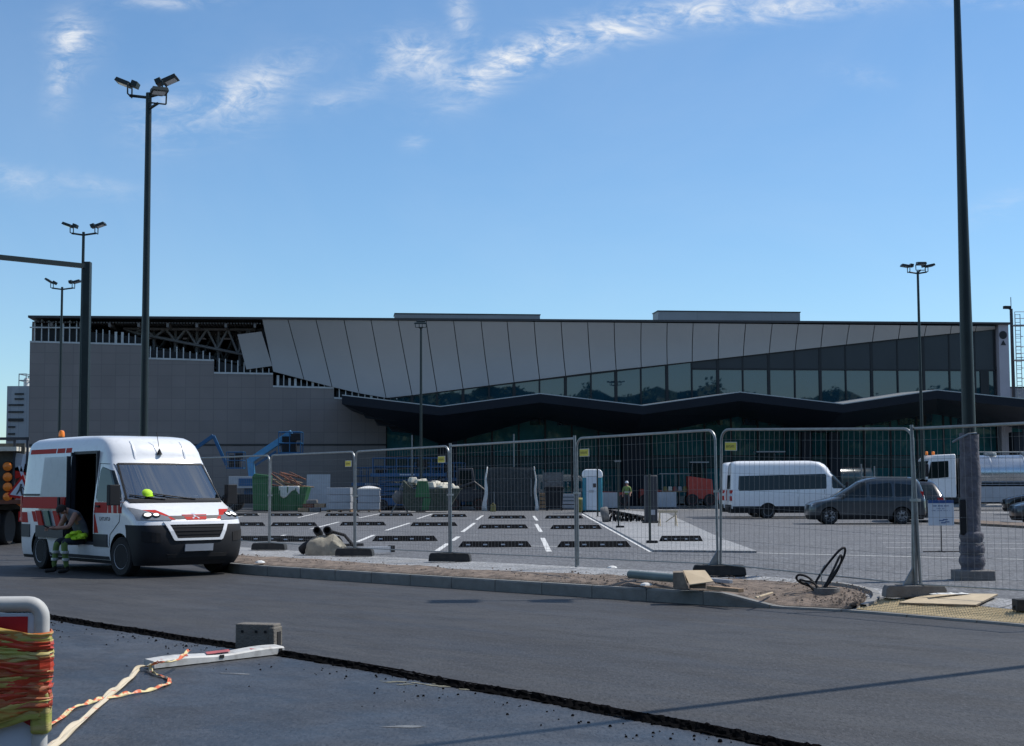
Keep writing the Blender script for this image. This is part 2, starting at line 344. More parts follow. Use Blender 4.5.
# polygon built as one n-gon, triangulated
poly = [(p.x, p.y) for p in Sj] + [(14, 4.0)] + [(p.x, p.y) for p in reversed(K)] + [(-60, K[0].y), (-60, S[0].y + 4)]
def flat_poly(name, poly, z, m, thick=0):
    bm = bmesh.new(); vv = [bm.verts.new((x, y, z)) for x, y in poly]; f = bm.faces.new(vv); bm.normal_update()
    if f.normal.z < 0: f.normal_flip()
    bmesh.ops.triangulate(bm, faces=[f], ngon_method='EAR_CLIP')
    me = bpy.data.meshes.new(name); bm.to_mesh(me); bm.free(); me.materials.append(m)
    o = bpy.data.objects.new(name, me); COL.objects.link(o); return o
def resample(P, n):
    L_ = [0]
    for a, b in zip(P, P[1:]): L_.append(L_[-1] + (b - a).length)
    out = []; j = 0
    for i in range(n + 1):
        t = L_[-1] * i / n
        while j < len(P) - 2 and L_[j + 1] < t: j += 1
        out.append(P[j].lerp(P[j + 1], (t - L_[j]) / max(1e-9, L_[j + 1] - L_[j])))
    return out
ra = [p for p in Sj if p.x > -12]; ra = [Vector((-60, 74, 0)), Vector((-30, 50, 0))] + [Vector((-14, 27.9, 0))] * 0 + ra + [Vector((6, 3.0, 0)), Vector((9, .5, 0))]
ra = [Vector((-60, 90, 0))] + [Vector((p.x, p.y, 0)) for p in Sj] + [Vector((6.5, 2.5, 0))]; rb = [Vector((-60, 130, 0))] + K
rA = resample(ra, 400); rB = resample(rb, 400); rd = MB(m_road); rd.grid([[tuple(a), tuple(a.lerp(b, .5)), tuple(b)] for a, b in zip(rA, rB)]); struct(rd.build('road', recalc=False))
LOWZ = -.038
lo = MB(m_mill); lo.grid([[(-60, -8, LOWZ), (40, -8, LOWZ)], [(-60, 40, LOWZ), (40, 40, LOWZ)]])
lo.v = [(-60, -12, LOWZ), (40, -12, LOWZ), (16, 12, LOWZ), (-60, 60, LOWZ)]; lo.f = [(0, 1, 2, 3)]; lo.m = [0]
struct(lo.build('milled_road_lane'))
# ragged black asphalt edge along the seam
m_edge = mat('raw_bitumen_edge', (.006, .006, .0065), .95, 0, .4, 30, bump=.5, bs=90, spec=.0)
e = MB(m_edge); rows = []
SS = []
for a, b in zip(S, S[1:]):
    L_ = (b - a).length; k = max(1, int(L_ / .035)) if a.y < 30 else 2
    SS += [a.lerp(b, i / k) for i in range(k)]
for i, p in enumerate(SS):
    d = (SS[min(i + 1, len(SS) - 1)] - SS[max(i - 1, 0)]).normalized(); nrm = Vector((d.y, -d.x, 0))
    if nrm.y > 0: nrm = -nrm
    row = []
    for k, (o_, z_) in enumerate(((-.02, .003), (-.008, .006), (.012, .003), (.028, -.012), (.045, -.025), (.085, LOWZ + .004))):
        j = rnd.uniform(-1, 1); q = p + nrm * (o_ + j * .014 * (k > 0) + (math.sin(i * .13) + math.sin(i * .041)) * .012)
        row.append((q.x, q.y, z_ + rnd.uniform(-.008, .012) * (k > 0) + (.004 if k == 0 else 0)))
    rows.append(row)
e.grid(rows); struct(e.build('asphalt_edge'))
# loose crumbs beside the seam
cr = MB(m_edge)
for i in range(550):
    p = SS[int(rnd.random() ** .8 * (len(SS) - 1))]
    if p.y > 22: continue
    q = p + Vector((-.3, -.95, 0)) * (.08 + abs(rnd.gauss(0, .45))); s_ = rnd.uniform(.003, .012) * (1 if rnd.random() < .85 else 1.5)
    if rnd.random() < .15: q = p + Vector((rnd.uniform(-.5, .5), rnd.uniform(-2.5, 0), 0))
    cr.box((q.x, q.y, LOWZ + s_ * .5), (s_ * rnd.uniform(1, 2), s_ * 1.4, s_), rz=rnd.uniform(0, 3), taper=.6)
o = cr.build('asphalt_crumbs'); o['kind'] = 'stuff'; 
# kerb stones
kb = MB([mat('kerb_concrete', (.19, .19, .18), .85, 0, .15, 5, bump=.4, dirt=.25)])
rows = []
def off(P, i, d):
    t = (P[min(i + 1, len(P) - 1)] - P[max(i - 1, 0)]).normalized(); return P[i] + Vector((-t.y, t.x, 0)) * d
for i, p in enumerate(K):
    h = ktop(p.x); a = off(K, i, 0); b = off(K, i, .012); c = off(K, i, .14)
    rows.append([(a.x, a.y, -.06), (a.x, a.y, max(h - .018, .004)), (b.x, b.y, h + .006), (c.x, c.y, h + .006), (c.x, c.y, -.06)])
kb.grid(rows); struct(kb.build('kerb'))
kj = MB(mat('kerb_joint_mortar', (.07, .07, .065), .9)); acc = 0
for i in range(len(K) - 1):
    seg = (K[i + 1] - K[i]).length; s0 = acc
    while s0 < seg:
        p = K[i].lerp(K[i + 1], s0 / seg); t = (K[i + 1] - K[i]).normalized(); n_ = Vector((-t.y, t.x, 0)); h = ktop(p.x)
        c_ = p + n_ * .068
        if p.y < 40: kj.box((c_.x, c_.y, h / 2), (.005, .146, h + .015), rz=math.atan2(t.y, t.x))
        s0 += 1.0
    acc = s0 - seg
struct(kj.build('kerb_joint'))
# pavement loft between kerb and fence line
def back(i):
    p = K[i]; t = (K[min(i + 1, len(K) - 1)] - K[max(i - 1, 0)]).normalized(); n = Vector((-t.y, t.x, 0)) 
    best = None
    for a, b in zip(FL, FL[1:]):
        d = b - a; den = n.x * d.y - n.y * d.x
        if abs(den) < 1e-9: continue
        w = a - p; s_ = (w.x * d.y - w.y * d.x) / den; u_ = (w.x * n.y - w.y * n.x) / den
        if -.001 <= u_ <= 1.001 and s_ > .3: best = s_ if best is None else min(best, s_)
    return p + n * ((best if best else 2.5) + .35)
m_pave = asphalt('pale_pavement', (.25, .255, .26), (.30, .30, .30), (.21, .21, .205), .0, .9, 5, (.24, .20, .15), .6, 40)
pv = MB(m_pave); rows = []
for i, p in enumerate(K):
    if p.x < -16 or p.x > 12: continue
    a = off(K, i, .14); b = back(i); row = []
    for k in range(49):
        q = a.lerp(b, k / 48); row.append((q.x, q.y, gh(q.x, q.y)))
    row.append((b.x, b.y, PZ - .2)); rows.append(row)
pv.grid(rows); struct(pv.build('pavement', smooth=True))
pj = MB(mat('paving_joint', (.12, .12, .11), .95))          # joints between the big pavement slabs
for i in range(0, len(K), 2):
    p = K[i]
    if p.x < -8 or p.x > 9: continue
    a = off(K, i, .16); b = back(i) - (back(i) - a).normalized() * .1; t = (K[min(i + 1, len(K) - 1)] - K[max(i - 1, 0)]).normalized() * .008
    for k in range(12):
        u_, v_ = a.lerp(b, k / 12), a.lerp(b, (k + 1) / 12); pj.add([(q.x, q.y, gh(q.x, q.y) + .004) for q in (u_ - t, v_ - t, v_ + t, u_ + t)], [(0, 1, 2, 3)])
struct(pj.build('paving_joint', recalc=False))
pk = MB(m_park); pk.v = [(-160, 17, PZ), (160, 9, PZ), (160, 230, PZ), (-160, 230, PZ)]
pkl = [(p.x + .15, p.y + .2) for p in FL]
pkpoly = [(-160, 60), (-40, 60)] + pkl + [(160, 6), (160, 230), (-160, 230)]
struct(flat_poly('car_park', pkpoly, PZ, m_park))
# dirt verge: a rough strip between kerb and pavement
m_dirt = mat('dry_soil', (.20, .155, .122), .95, 0, .3, 6, bump=1, bs=45, tint=(.10, .078, .062))
top_px = [(205, 556), (240, 557), (330, 562), (440, 569.5), (574, 575.5), (640, 579), (700, 580), (747, 581), (800, 584), (840, 588), (864, 594), (866, 601), (857, 608)]
T0 = smooth_line([UG(x, y) for x, y in top_px], 8)
vg = MB(m_dirt); rows = []
from mathutils import noise
kk = [i for i, p in enumerate(K) if K[0].x < p.x]
def k_at(t):   # point along the kerb between px 205 and 868
    a, b = U(205, 567, 0).x, U(858, 612, 0).x; x = lerp(a, b, t)
    for i in range(len(K) - 1):
        if K[i].x <= x <= K[i + 1].x:
            return off(K, i, .15).lerp(off(K, i + 1, .15), (x - K[i].x) / (K[i + 1].x - K[i].x))
def knear(b):
    best = (1e9, None)
    for i in range(len(K) - 1):
        p0, p1 = off(K, i, .15), off(K, i + 1, .15); d = p1 - p0; w = Vector((b.x, b.y, 0)) - p0; u_ = max(0, min(1, w.dot(d) / d.length_squared)); q = p0 + d * u_; l_ = (Vector((b.x, b.y, 0)) - q).length
        if l_ < best[0]: best = (l_, q)
    return best[1]
NV = 340
for i in range(NV + 1):
    t = i / NV; j = t * (len(T0) - 1); b = T0[int(j)].lerp(T0[min(int(j) + 1, len(T0) - 1)], j - int(j)); a = knear(b); row = []
    for k in range(19):
        s_ = k / 18; q = a.lerp(b, s_); w = min(1, s_ * 5, (1 - s_) * 5, (1 - t) * 12 + .15)
        n_ = noise.noise(Vector((q.x * 1.3, q.y * 1.3, 0))) * .045 + noise.noise(Vector((q.x * 6, q.y * 6, 3))) * .022 + noise.noise(Vector((q.x * 18, q.y * 18, 8))) * .01
        if k == 18 or k == 0: q = q + Vector((noise.noise(Vector((q.x * 3, 0, 0))) * .12, noise.noise(Vector((q.x * 3, 5, 0))) * .12, 0)) * (k == 18)
        row.append((q.x, q.y, gh(q.x, q.y) + (.028 if 0 < k < 18 else (.012 if k == 0 else -.03)) + w * (.028 + n_ * .8)))
    rows.append(row)
vg.grid(rows); struct(vg.build('dirt_verge', smooth=False))
# clods
cl = MB(m_dirt)
for i in range(900):
    t = rnd.random(); j = t * (len(T0) - 1); b = T0[int(j)]; a = knear(b); q = a.lerp(b, rnd.uniform(.05, 1.1)); s_ = rnd.uniform(.006, .022) * (1 if rnd.random() < .9 else 1.8)
    cl.box((q.x, q.y, gh(q.x, q.y) + .062), (s_, s_ * 1.3, s_ * .8), rz=rnd.uniform(0, 3), taper=.5)
o = cl.build('soil_clods'); o['kind'] = 'stuff'
# stone edging round the verge's end
ed = MB(MT['conc']); P = [UG(x, y) for x, y in ((800, 583), (843, 587), (868, 593), (873, 598), (870, 603), (860, 608))]; P = smooth_line(P, 6)
rows = []
for i, p in enumerate(P):
    a = off(P, i, 0); b = off(P, i, .09); z = gh(p.x, p.y) + .05; rows.append([(a.x, a.y, z - .1), (a.x, a.y, z), (b.x, b.y, z), (b.x, b.y, z - .1)])
ed.grid(rows); struct(ed.build('verge_edging'))
# tactile paving
m_tac = mat('yellow_tactile_paving', (.46, .36, .20), .85, 0, .12, 5, dirt=.35)
tc_ = MB([m_tac, mat('tactile_dots', (.50, .40, .24), .8, 0, .1, 5)])
c0, c1, c2, c3 = [UG(x, y) for x, y in ((856, 609.5), (886, 598.5), (1060, 614), (1060, 627))]
NT = 22
for i in range(NT):
    for k in range(4):
        def q(a, b): return c0.lerp(c3, a / NT).lerp(c1.lerp(c2, a / NT), b / 4)
        P4 = [q(i, k), q(i + 1, k), q(i + 1, k + 1), q(i, k + 1)]
        c_ = sum(P4, Vector()) / 4; P4 = [c_ + (p - c_) * .985 for p in P4]
        tc_.add([(p.x, p.y, gh(p.x, p.y) + .010) for p in P4], [(0, 1, 2, 3)], 0)
        for a in range(3):
            for b in range(2):
                d = P4[0].lerp(P4[1], (a + .5) / 3).lerp(P4[3].lerp(P4[2], (a + .5) / 3), (b + .5) / 2)
                tc_.box((d.x, d.y, gh(d.x, d.y) + .016), (.035, .035, .012), 1, taper=.6)
struct(tc_.build('tactile_paving'))
# ---- painted lines
m_line = mat('white_road_paint', (.62, .62, .60), .7, 0, .12, 3, dirt=.25)
ln = MB(m_line)
def line(p0, p1, w=.12, z=PZ + .004):
    a = U(*p0, PZ); b = U(*p1, PZ); d = (b - a).normalized(); n = Vector((-d.y, d.x, 0)) * w / 2
    ln.add([(p.x, p.y, z) for p in (a - n, b - n, b + n, a + n)], [(0, 1, 2, 3)])
for a, b in [((437, 551), (448, 543.5)), ((452, 541), (458.6, 536.6)), ((462.4, 532), (474.6, 523)), ((476.4, 520), (482.7, 515.5)), ((549, 551.7), (542.6, 538)), ((541, 532), (536, 524)), ((537, 520.6), (533.7, 516)),
             ((311, 529), (339, 522)), ((357, 542), (374, 535)), ((386, 530.5), (410, 523)), ((270, 539), (285, 535)), ((298, 517.6), (318, 513)), ((359, 518), (380, 513.6)), ((417.5, 518.8), (432, 514)), ((235, 517), (260, 514)), ((240, 526), (262, 524.5)), ((200, 540), (222, 536)), ((582, 514), (652, 552))]:
    line(a, b, .13)
for a, b in [((757, 553), (1120, 562)), ((400, 511.8), (472, 511.8)), ((528, 546), (560, 546.6)), ((526, 527.5), (552, 527.7)), ((625, 509.6), (642, 509.6)), ((647, 509.6), (664, 509.7)), ((669, 509.7), (688, 509.8)), ((694, 509.8), (712, 509.9)), ((714, 510), (740, 510)),
             ((960, 512), (1040, 513))]:
    line(a, b, .12 if a[1] > 520 else .5)
for i, y in enumerate((526.5, 530, 534, 538, 542.5, 547.5)): line((866 + i * 4, y), (1010 + i * 5, y + 1.2), .10)
struct(ln.build('bay_markings'))
isl = [(583, 513.5), (625, 511), (668, 514.5), (692, 526), (722, 540), (757, 553), (653, 552)]
P = [U(x, y, PZ) for x, y in isl]; ii = MB(m_pave); z0 = PZ + .05
ii.prism([(p.x, p.y) for p in P], PZ - .05, z0, 'z'); struct(ii.build('paved_island', bevel=.01))
isl2 = [(700, 507.5), (700, 512), (980, 517), (1090, 519), (1090, 514), (960, 511)]
# a narrow soil bed by the big pole and pale concrete by the building
P = [U(x, y, PZ) for x, y in ((950, 521), (1060, 527), (1060, 530.5), (952, 524))]; ii = MB(m_dirt); ii.prism([(p.x, p.y) for p in P], PZ - .05, PZ + .09, 'z'); struct(ii.build('soil_bed', bevel=.02))
P = [(-60, 99.5), (60, 99.5), (60, 115), (-60, 115)]; ii = MB(m_pave); ii.prism(P, PZ - .1, PZ + .13, 'z'); struct(ii.build('terminal_forecourt'))
# wheel stops
def stop_mesh():
    m = MB([MT['stopr'], MT['signw']]); w = .9
    pr = [(-.16, 0), (.16, 0), (.07, .14), (-.07, .14)]
    vs = []
    for x, k in ((-w, 1), (-w + .10, 1), (w - .10, 1), (w, 1)):
        for (y, z) in pr: vs.append((x, y * (1.0 if abs(x) < w else 1), z if abs(x) < w else min(z, .012)))
    fs = [(0, 1, 2, 3), (15, 14, 13, 12)] + [(i * 4 + k, i * 4 + (k + 1) % 4, (i + 1) * 4 + (k + 1) % 4, (i + 1) * 4 + k) for i in range(3) for k in range(4)]
    m.add(vs, fs)
    for x in (-.66, -.24, .2, .64): m.box((x, -.125, .062), (.10, .02, .03), 1); m.box((x, .125, .062), (.10, .02, .03), 1)
    return m.mesh('wheel_stop')
sm = stop_mesh()
stops = [(405, 541), (495, 547), (594, 547), (310, 541.5), (265, 541), (294, 526), (363, 525.5), (434, 526), (503, 528.5), (576, 529), (242, 526), (242, 516), (286, 516), (342, 516), (396, 516), (449, 517), (507, 518.5), (564, 518.5), (681, 543)]
words_col = {0: 'near', 1: 'middle', 2: 'far'}
seen = {}
for (x, y) in stops:
    isl_ = x == 681; row = 0 if y > 535 else (1 if y > 522 else 2); p = U(x, y, PZ)
    o = bpy.data.objects.new('wheel_stop', sm); COL.objects.link(o); o.location = (p.x, p.y, PZ + (.05 if isl_ else .004)); o.rotation_euler = (0, 0, R(rnd.uniform(-1.5, 1.5)))
    if isl_: lab = 'black rubber wheel stop alone on the pale paved island'; o.scale = (.62, 1, 1)
    else:
        same = sorted([q[0] for q in stops if (0 if q[1] > 535 else (1 if q[1] > 522 else 2)) == row and q[0] != 681]); k = same.index(x)
        nth = ['first', 'second', 'third', 'fourth', 'fifth', 'sixth', 'seventh', 'eighth'][k]
        lab = 'black rubber wheel stop, %s from the left in the %s row of the car park' % (nth, ['nearest', 'middle', 'farthest'][row])
        if k == len(same) - 1 and row == 0: lab = 'wheel stop at the right end of the nearest row, beside the paved island'
    tag(o, lab, 'wheel stop', 'rubber wheel stops in the car park')

# dry paint scuffs and pale scrapes on the lanes
def scuff(name, px, py, w, d, col, z, rz=0, n=14, seed=0, fill=.5):
    c = U(px, py, z); mb = MB(mat(name, col, .85, 0, .2, 9)); r2 = random.Random(seed)
    for i in range(n * 6):
        x = r2.gauss(0, w / 2.6); y = r2.gauss(0, d / 2.6); s_ = r2.uniform(.008, .05) * (1.6 if r2.random() < fill * .4 else 1); X = x * math.cos(rz) - y * math.sin(rz); Y = x * math.sin(rz) + y * math.cos(rz); k = 6; a0 = r2.uniform(0, 6)
        st = r2.uniform(1.0, 2.2)
        P = []
        for j in range(k):
            a = a0 + j * 2 * math.pi / k; rr_ = s_ * r2.uniform(.5, 1.1); u = rr_ * math.cos(a) * st; v = rr_ * math.sin(a) * .6; P.append((c.x + X + u * math.cos(rz) - v * math.sin(rz), c.y + Y + u * math.sin(rz) + v * math.cos(rz), z + .003 + i * .00002))
        mb.add(P, [tuple(range(k))])
    return struct(mb.build(name, recalc=False))
scuff('yellow_paint_scuff', 462, 686, .70, .20, (.17, .165, .12), LOWZ, R(-25), 16, 1)
scuff('pale_scrape', 238, 674, .12, .05, (.13, .14, .15), LOWZ, R(-20), 4, 2)
scuff('pale_scrape', 407, 727, .07, .04, (.14, .15, .16), LOWZ, 0, 3, 3)
0 and scuff('dark_tack_patch', 520, 735, .7, .18, (.022, .022, .024), LOWZ, R(-15), 14, 4)
0 and scuff('dark_tack_patch', 340, 692, .8, .12, (.035, .03, .026), LOWZ, R(-35), 8, 5)
0 and scuff('road_chalk_mark', 730, 680, .35, .30, (.085, .09, .098), 0, R(-70), 12, 6)
0 and scuff('road_chalk_mark', 775, 715, .30, .35, (.078, .082, .09), 0, R(-60), 10, 7)
# ================================================================ TERMINAL
A_ = AT(30, 400, 101.0); B_ = AT(1003, 400, 109.0)
ux = Vector((B_.x - A_.x, B_.y - A_.y, 0)); FLEN = ux.length; ux.normalize(); vn = Vector((ux.y, -ux.x, 0))     # vn points at the camera side
FRZ = math.atan2(ux.y, ux.x); FO = Vector((A_.x, A_.y, 0))
def FP(px, py, v=0.0):
    d = ray(px, py); o_ = FO + vn * v; t = (o_ - EYE).dot(vn) / d.dot(vn); p = EYE + d * t
    return ((p - FO).dot(ux), p.z)
# local frame of the building: x = along facade, y = INTO the building (-v), z up
term = thing('terminal_building', 'long low grey airport terminal with fanned metal cladding, glass band and dark zigzag canopy', 'building', (FO.x, FO.y, 0), FRZ)
m_clad = gridmat('brown_grey_cladding', (.215, .193, .185), (.160, .146, .143), .95, .78, .022, .55, 0, .05)
m_fan = mat('light_metal_cladding', (.30, .295, .29), .45, .25, .04, .25)
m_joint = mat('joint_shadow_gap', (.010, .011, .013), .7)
m_span = mat('dark_spandrel', (.022, .026, .032), .30, 0, .1, .5, spec=.4)
m_can = mat('canopy_dark_metal', (.010, .015, .024), .55, 0, .15, .4, spec=.2)
m_edge2 = mat('canopy_edge_metal', (.38, .40, .41), .35, .4, .05)
m_roof = mat('roof_edge', (.035, .035, .037), .5, .2)
m_stud = mat('zinc_stud', (.42, .43, .43), .45, .3, .15, 2)
m_board = mat('dark_membrane', (.020, .024, .027), .8, 0, .3, .8)
m_truss = mat('grey_truss_steel', (.15, .14, .135), .6, 0, .15, 2)
m_soff = mat('corrugated_soffit', (.10, .095, .09), .6, .3, .25, .5)
def glassmat(name, c, ior, var, rough=.015):
    m = mat(name, c, rough, 0, var, .25); b = m.node_tree.nodes['Principled BSDF']; b.inputs['IOR'].default_value = ior; b.inputs['Specular IOR Level'].default_value = .5; return m
m_gup = glassmat('upper_glazing', (.006, .034, .055), 1.85, .15); m_glo = glassmat('lower_glazing', (.018, .100, .118), 1.75, .35)
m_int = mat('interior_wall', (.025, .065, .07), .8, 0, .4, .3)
m_mul = mat('mullion_metal', (.012, .014, .017), .45, .3)
m_cop = mat('coping', (.16, .16, .165), .5)
uL = FP(30, 400)[0]; uR = FP(998, 400)[0]; uE = FP(1007.5, 400)[0]
rl0 = FP(30, 316.6)[1]; rl1 = FP(1007, 323.4)[1]
def roofz(u): return lerp(rl0, rl1, (u - uL) / (uE - uL))
DEPTH = 48
def prismF(poly, v0, v1, name, m, **k):      # poly in (u,z); v towards the camera
    mb = MB(m); mb.prism(poly, -v0, -v1, 'y'); return mb.build(name, term, **k)
# roof slab with a thin dark edge
prismF([(uL - .1, roofz(uL) - .15), (uE + .1, roofz(uE) - .15), (uE + .1, roofz(uE)), (uL - .1, roofz(uL))], .75, -DEPTH, 'roof', [m_roof])
# rear and side mass
def boxF(u0, u1, v0, v1, z0, z1, name, m, mi=0, **k):
    mb = MB(m); mb.box(((u0 + u1) / 2, -(v0 + v1) / 2, (z0 + z1) / 2), (u1 - u0, abs(v1 - v0), z1 - z0)); return mb.build(name, term, **k)
uW = FP(386, 430)[0]
zl = roofz(uL)
# stepped cladding of the unfinished left wing
steps_px = [(30, 341.8), (145, 344.8), (145, 358.5), (214, 360.5), (214, 373), (273, 374), (273, 386.5), (334, 388), (334, 398), (345, 399)]
st = [FP(x, y, .1) for x, y in steps_px]
poly = st + [(FP(349, 408)[0], FP(349, 408)[1]), (uW, FP(386, 424)[1] + .8), (uW, PZ), (uL, PZ)]
prismF(poly, .12, -.15, 'wall_cladding', [m_clad])
jz = FP(200, 445)[1]
boxF(uL, uW, .16, .1, jz - .05, jz + .05, 'joint_band', [m_joint])
# bright capping rails along the steps and studs above them
rail = MB(m_stud)
for a, b in ((0, 1), (2, 3), (4, 5), (6, 7), (8, 9)):
    (u0, z0), (u1, z1) = st[a], st[b]
    rail.add([(u0, -.16, z0 - .05), (u1, -.16, z1 - .05), (u1, -.16, z1 + .07), (u0, -.16, z0 + .07), (u0, .1, z0 - .05), (u1, .1, z1 - .05), (u1, .1, z1 + .07), (u0, .1, z0 + .07)], [(0, 1, 2, 3), (4, 5, 6, 7), (0, 1, 5, 4), (3, 2, 6, 7), (0, 3, 7, 4), (1, 2, 6, 5)])
rail.build('capping_rail', term)
tops_px = [((30, 319), (78, 321)), ((88, 332), (145, 337)), ((145, 344), (214, 352)), ((214, 355), (273, 367)), ((273, 372), (334, 386)), ((334, 386), (400, 398))]
def studs(k, pa, pb, ta, tb, n):
    mb = MB([m_stud, m_board])
    (ua, za), (ub, zb) = FP(*pa), FP(*pb); (uc, zc), (ud, zd) = FP(*ta), FP(*tb)
    for i in range(n):
        t = (i + .5) / n; u = lerp(ua, ub, t); z0 = lerp(za, zb, t); z1 = lerp(zc, zd, t) + rnd.uniform(-.15, .12)
        mb.box((u, .0, (z0 + z1) / 2), (.07 + (.10 if rnd.random() < .15 else 0), .1, z1 - z0), 0)
    mb.add([(ua, .22, za - .5), (ub, .22, zb - .5), (ub, .22, zd - .25), (ua, .22, zc - .25)], [(0, 1, 2, 3)], 1)
    mb.build('stud_wall', term)
studs(0, (31, 342), (80, 343), (31, 320), (80, 322), 7)
studs(1, (80, 343), (145, 344.8), (80, 327), (145, 334), 10)
studs(2, (147, 358.5), (213, 360.5), (147, 345), (213, 352), 10)
studs(3, (216, 373), (272, 374), (216, 357), (272, 369), 9)
studs(4, (275, 386.5), (333, 388), (275, 373), (333, 386), 10)
studs(5, (336, 398), (400, 399.5), (336, 386.5), (398, 397.5), 10)
(ua, za), (ub, zb) = FP(30, 327.5), FP(80, 328); rl = MB(m_stud); rl.box(((ua + ub) / 2, -.08, za), (ub - ua, .06, .09)); rl.build('stud_rail', term)
uF = FP(262, 320)[0]
# dark backing wall inside the open part, soffit sheets, beams
boxF(uL + .3, uW + 14, -9, -9.3, PZ, zl - .6, 'backing_wall', [m_board])
boxF(uL, uL + .25, -.2, -DEPTH, PZ, zl - .32, 'side_wall', [m_clad])
sf = MB([m_soff, m_truss])
for i in range(150):
    u = uL + .3 + i * .2
    if u > uF + 4: break
    sf.box((u, 4.2, roofz(u) - .40), (.10, 9.0, .09), 0)
o = sf.build('ribbed_soffit', term)
for k in range(9):
    u = FP(52 + k * 29, 330)[0]; mb = MB(m_truss); mb.box((u, 4.4, roofz(u) - .55), (.16, 9.4, .28)); mb.build('roof_beam', term)
def truss(v, u0, u1, zt, zb, n, r):
    mb = MB(m_truss)
    tp = [(lerp(u0, u1, i / n), -v, roofz(lerp(u0, u1, i / n)) - zt) for i in range(n + 1)]
    bt = [(lerp(u0, u1, (i + .5) / n), -v, roofz(lerp(u0, u1, i / n)) - lerp(zb[0], zb[1], i / n)) for i in range(n)]
    mb.tube(tp, r, 6); mb.tube(bt, r, 6)
    for i in range(n): mb.tube([tp[i], bt[i]], r * .8, 6); mb.tube([bt[i], tp[i + 1]], r * .8, 6)
    for i in range(0, n - 1, 2): mb.tube([tp[i + 1], (bt[i][0] - .4, -v + 1.5, bt[i][2] - .6)], r * .6, 6)
    mb.build('roof_truss', term, smooth=True)
truss(-1.6, FP(120, 330)[0], FP(268, 330)[0], .62, (.9, 2.9), 7, .11)
truss(-4.2, FP(95, 330)[0], FP(275, 330)[0], .62, (1.2, 3.4), 8, .10)
truss(-6.8, FP(60, 330)[0], FP(275, 330)[0], .62, (1.5, 3.8), 9, .10)
for k in range(6):
    u = FP(150 + k * 22, 330)[0]; mb = MB(m_truss); mb.tube([(u, 2.2, 3), (u, 2.2, roofz(u) - .5)], .12, 8); mb.build('steel_column', term, smooth=True)
# fanned light cladding; seams from the survey
top_x = [262, 288, 316, 344, 371, 398, 426, 453.5, 481, 507, 534, 561, 587.5, 614, 641, 667, 693, 719, 745.5, 772, 798, 823, 849, 874.5, 900, 926, 951, 976, 995]
bot_x = [273, 304, 332, 359, 386, 412, 437, 463, 489, 514, 539.5, 565.5, 591, 616, 641, 667, 692, 718, 743, 769, 795, 820.5, 846, 872, 898, 924, 950, 975, 995]
low = [(262, 365), (273, 371.5), (332, 387), (360, 393.5), (388, 398.3), (489, 385.5), (592, 372.5), (693, 361.5), (795, 350), (898, 338.5), (995, 328.5)]
def lowy(x): return interp(low, x)
def fanpanel(P, name='cladding_panel'):
    mb = MB(m_fan); q = [FP(x, y, v) + (v,) for x, y, v in P]
    n = 1 if len(q) != 4 else 14
    if len(q) == 4:      # tl,tr,br,bl gently dished ruled panel
        rows = []
        for i in range(n + 1):
            t = i / n; a = [lerp(q[0][k], q[3][k], t) for k in range(3)]; b = [lerp(q[1][k], q[2][k], t) for k in range(3)]
            dv = math.sin(t * math.pi) * .26 * min(1, abs(q[0][1] - q[3][1]) / 4.5) ** 2
            rows.append([(a[0], -a[2] + dv, a[1]), (b[0], -b[2] + dv, b[1])])
        mb.grid(rows); o = mb.build(name, term)
    so_ = o.modifiers.new('thickness', 'SOLIDIFY'); so_.thickness = .08; so_.offset = -1
    return o
for i in range(len(top_x) - 1):
    g_ = .75
    a, b = top_x[i] + (g_ / 2), top_x[i + 1] - (g_ / 2); c, d = bot_x[i + 1] - (g_ / 2), bot_x[i] + (g_ / 2)
    ytop = lerp(319.3, 325.9, (a - 262) / 733); yt2 = lerp(319.3, 325.9, (b - 262) / 733)
    if lowy(c) - yt2 < 2: continue
    fanpanel([(a, ytop, .55), (b, yt2, .55), (c, lowy(c), .22), (d, lowy(d), .22)])
fanpanel([(237.5, 334.5, .35), (261.5, 331.5, .5), (272.2, 366, .25), (246.5, 369.5, .2)])
# dark backing right behind the fan so that joints read dark
P = [FP(263, 318.5, -.2), FP(998, 325, -.2), FP(998, 329, -.2)] + [FP(x, y + .3, -.2) for x, y in reversed(low[:-1])]
prismF(P, -.2, -.35, 'panel_subframe', [m_joint])
# canopy survey lines
CV = 8.0
ctop = [FP(x, y, CV) for x, y in ((342, 394.5), (440, 406), (540, 393), (643, 405), (740, 391.5), (843, 403.5), (937, 389.5), (1045, 400.5))]
cbot = [FP(x, y, 2.2) for x, y in ((352, 411), (443, 445), (540, 418), (633, 438), (740, 416), (820, 433), (937, 413), (1035, 430))]
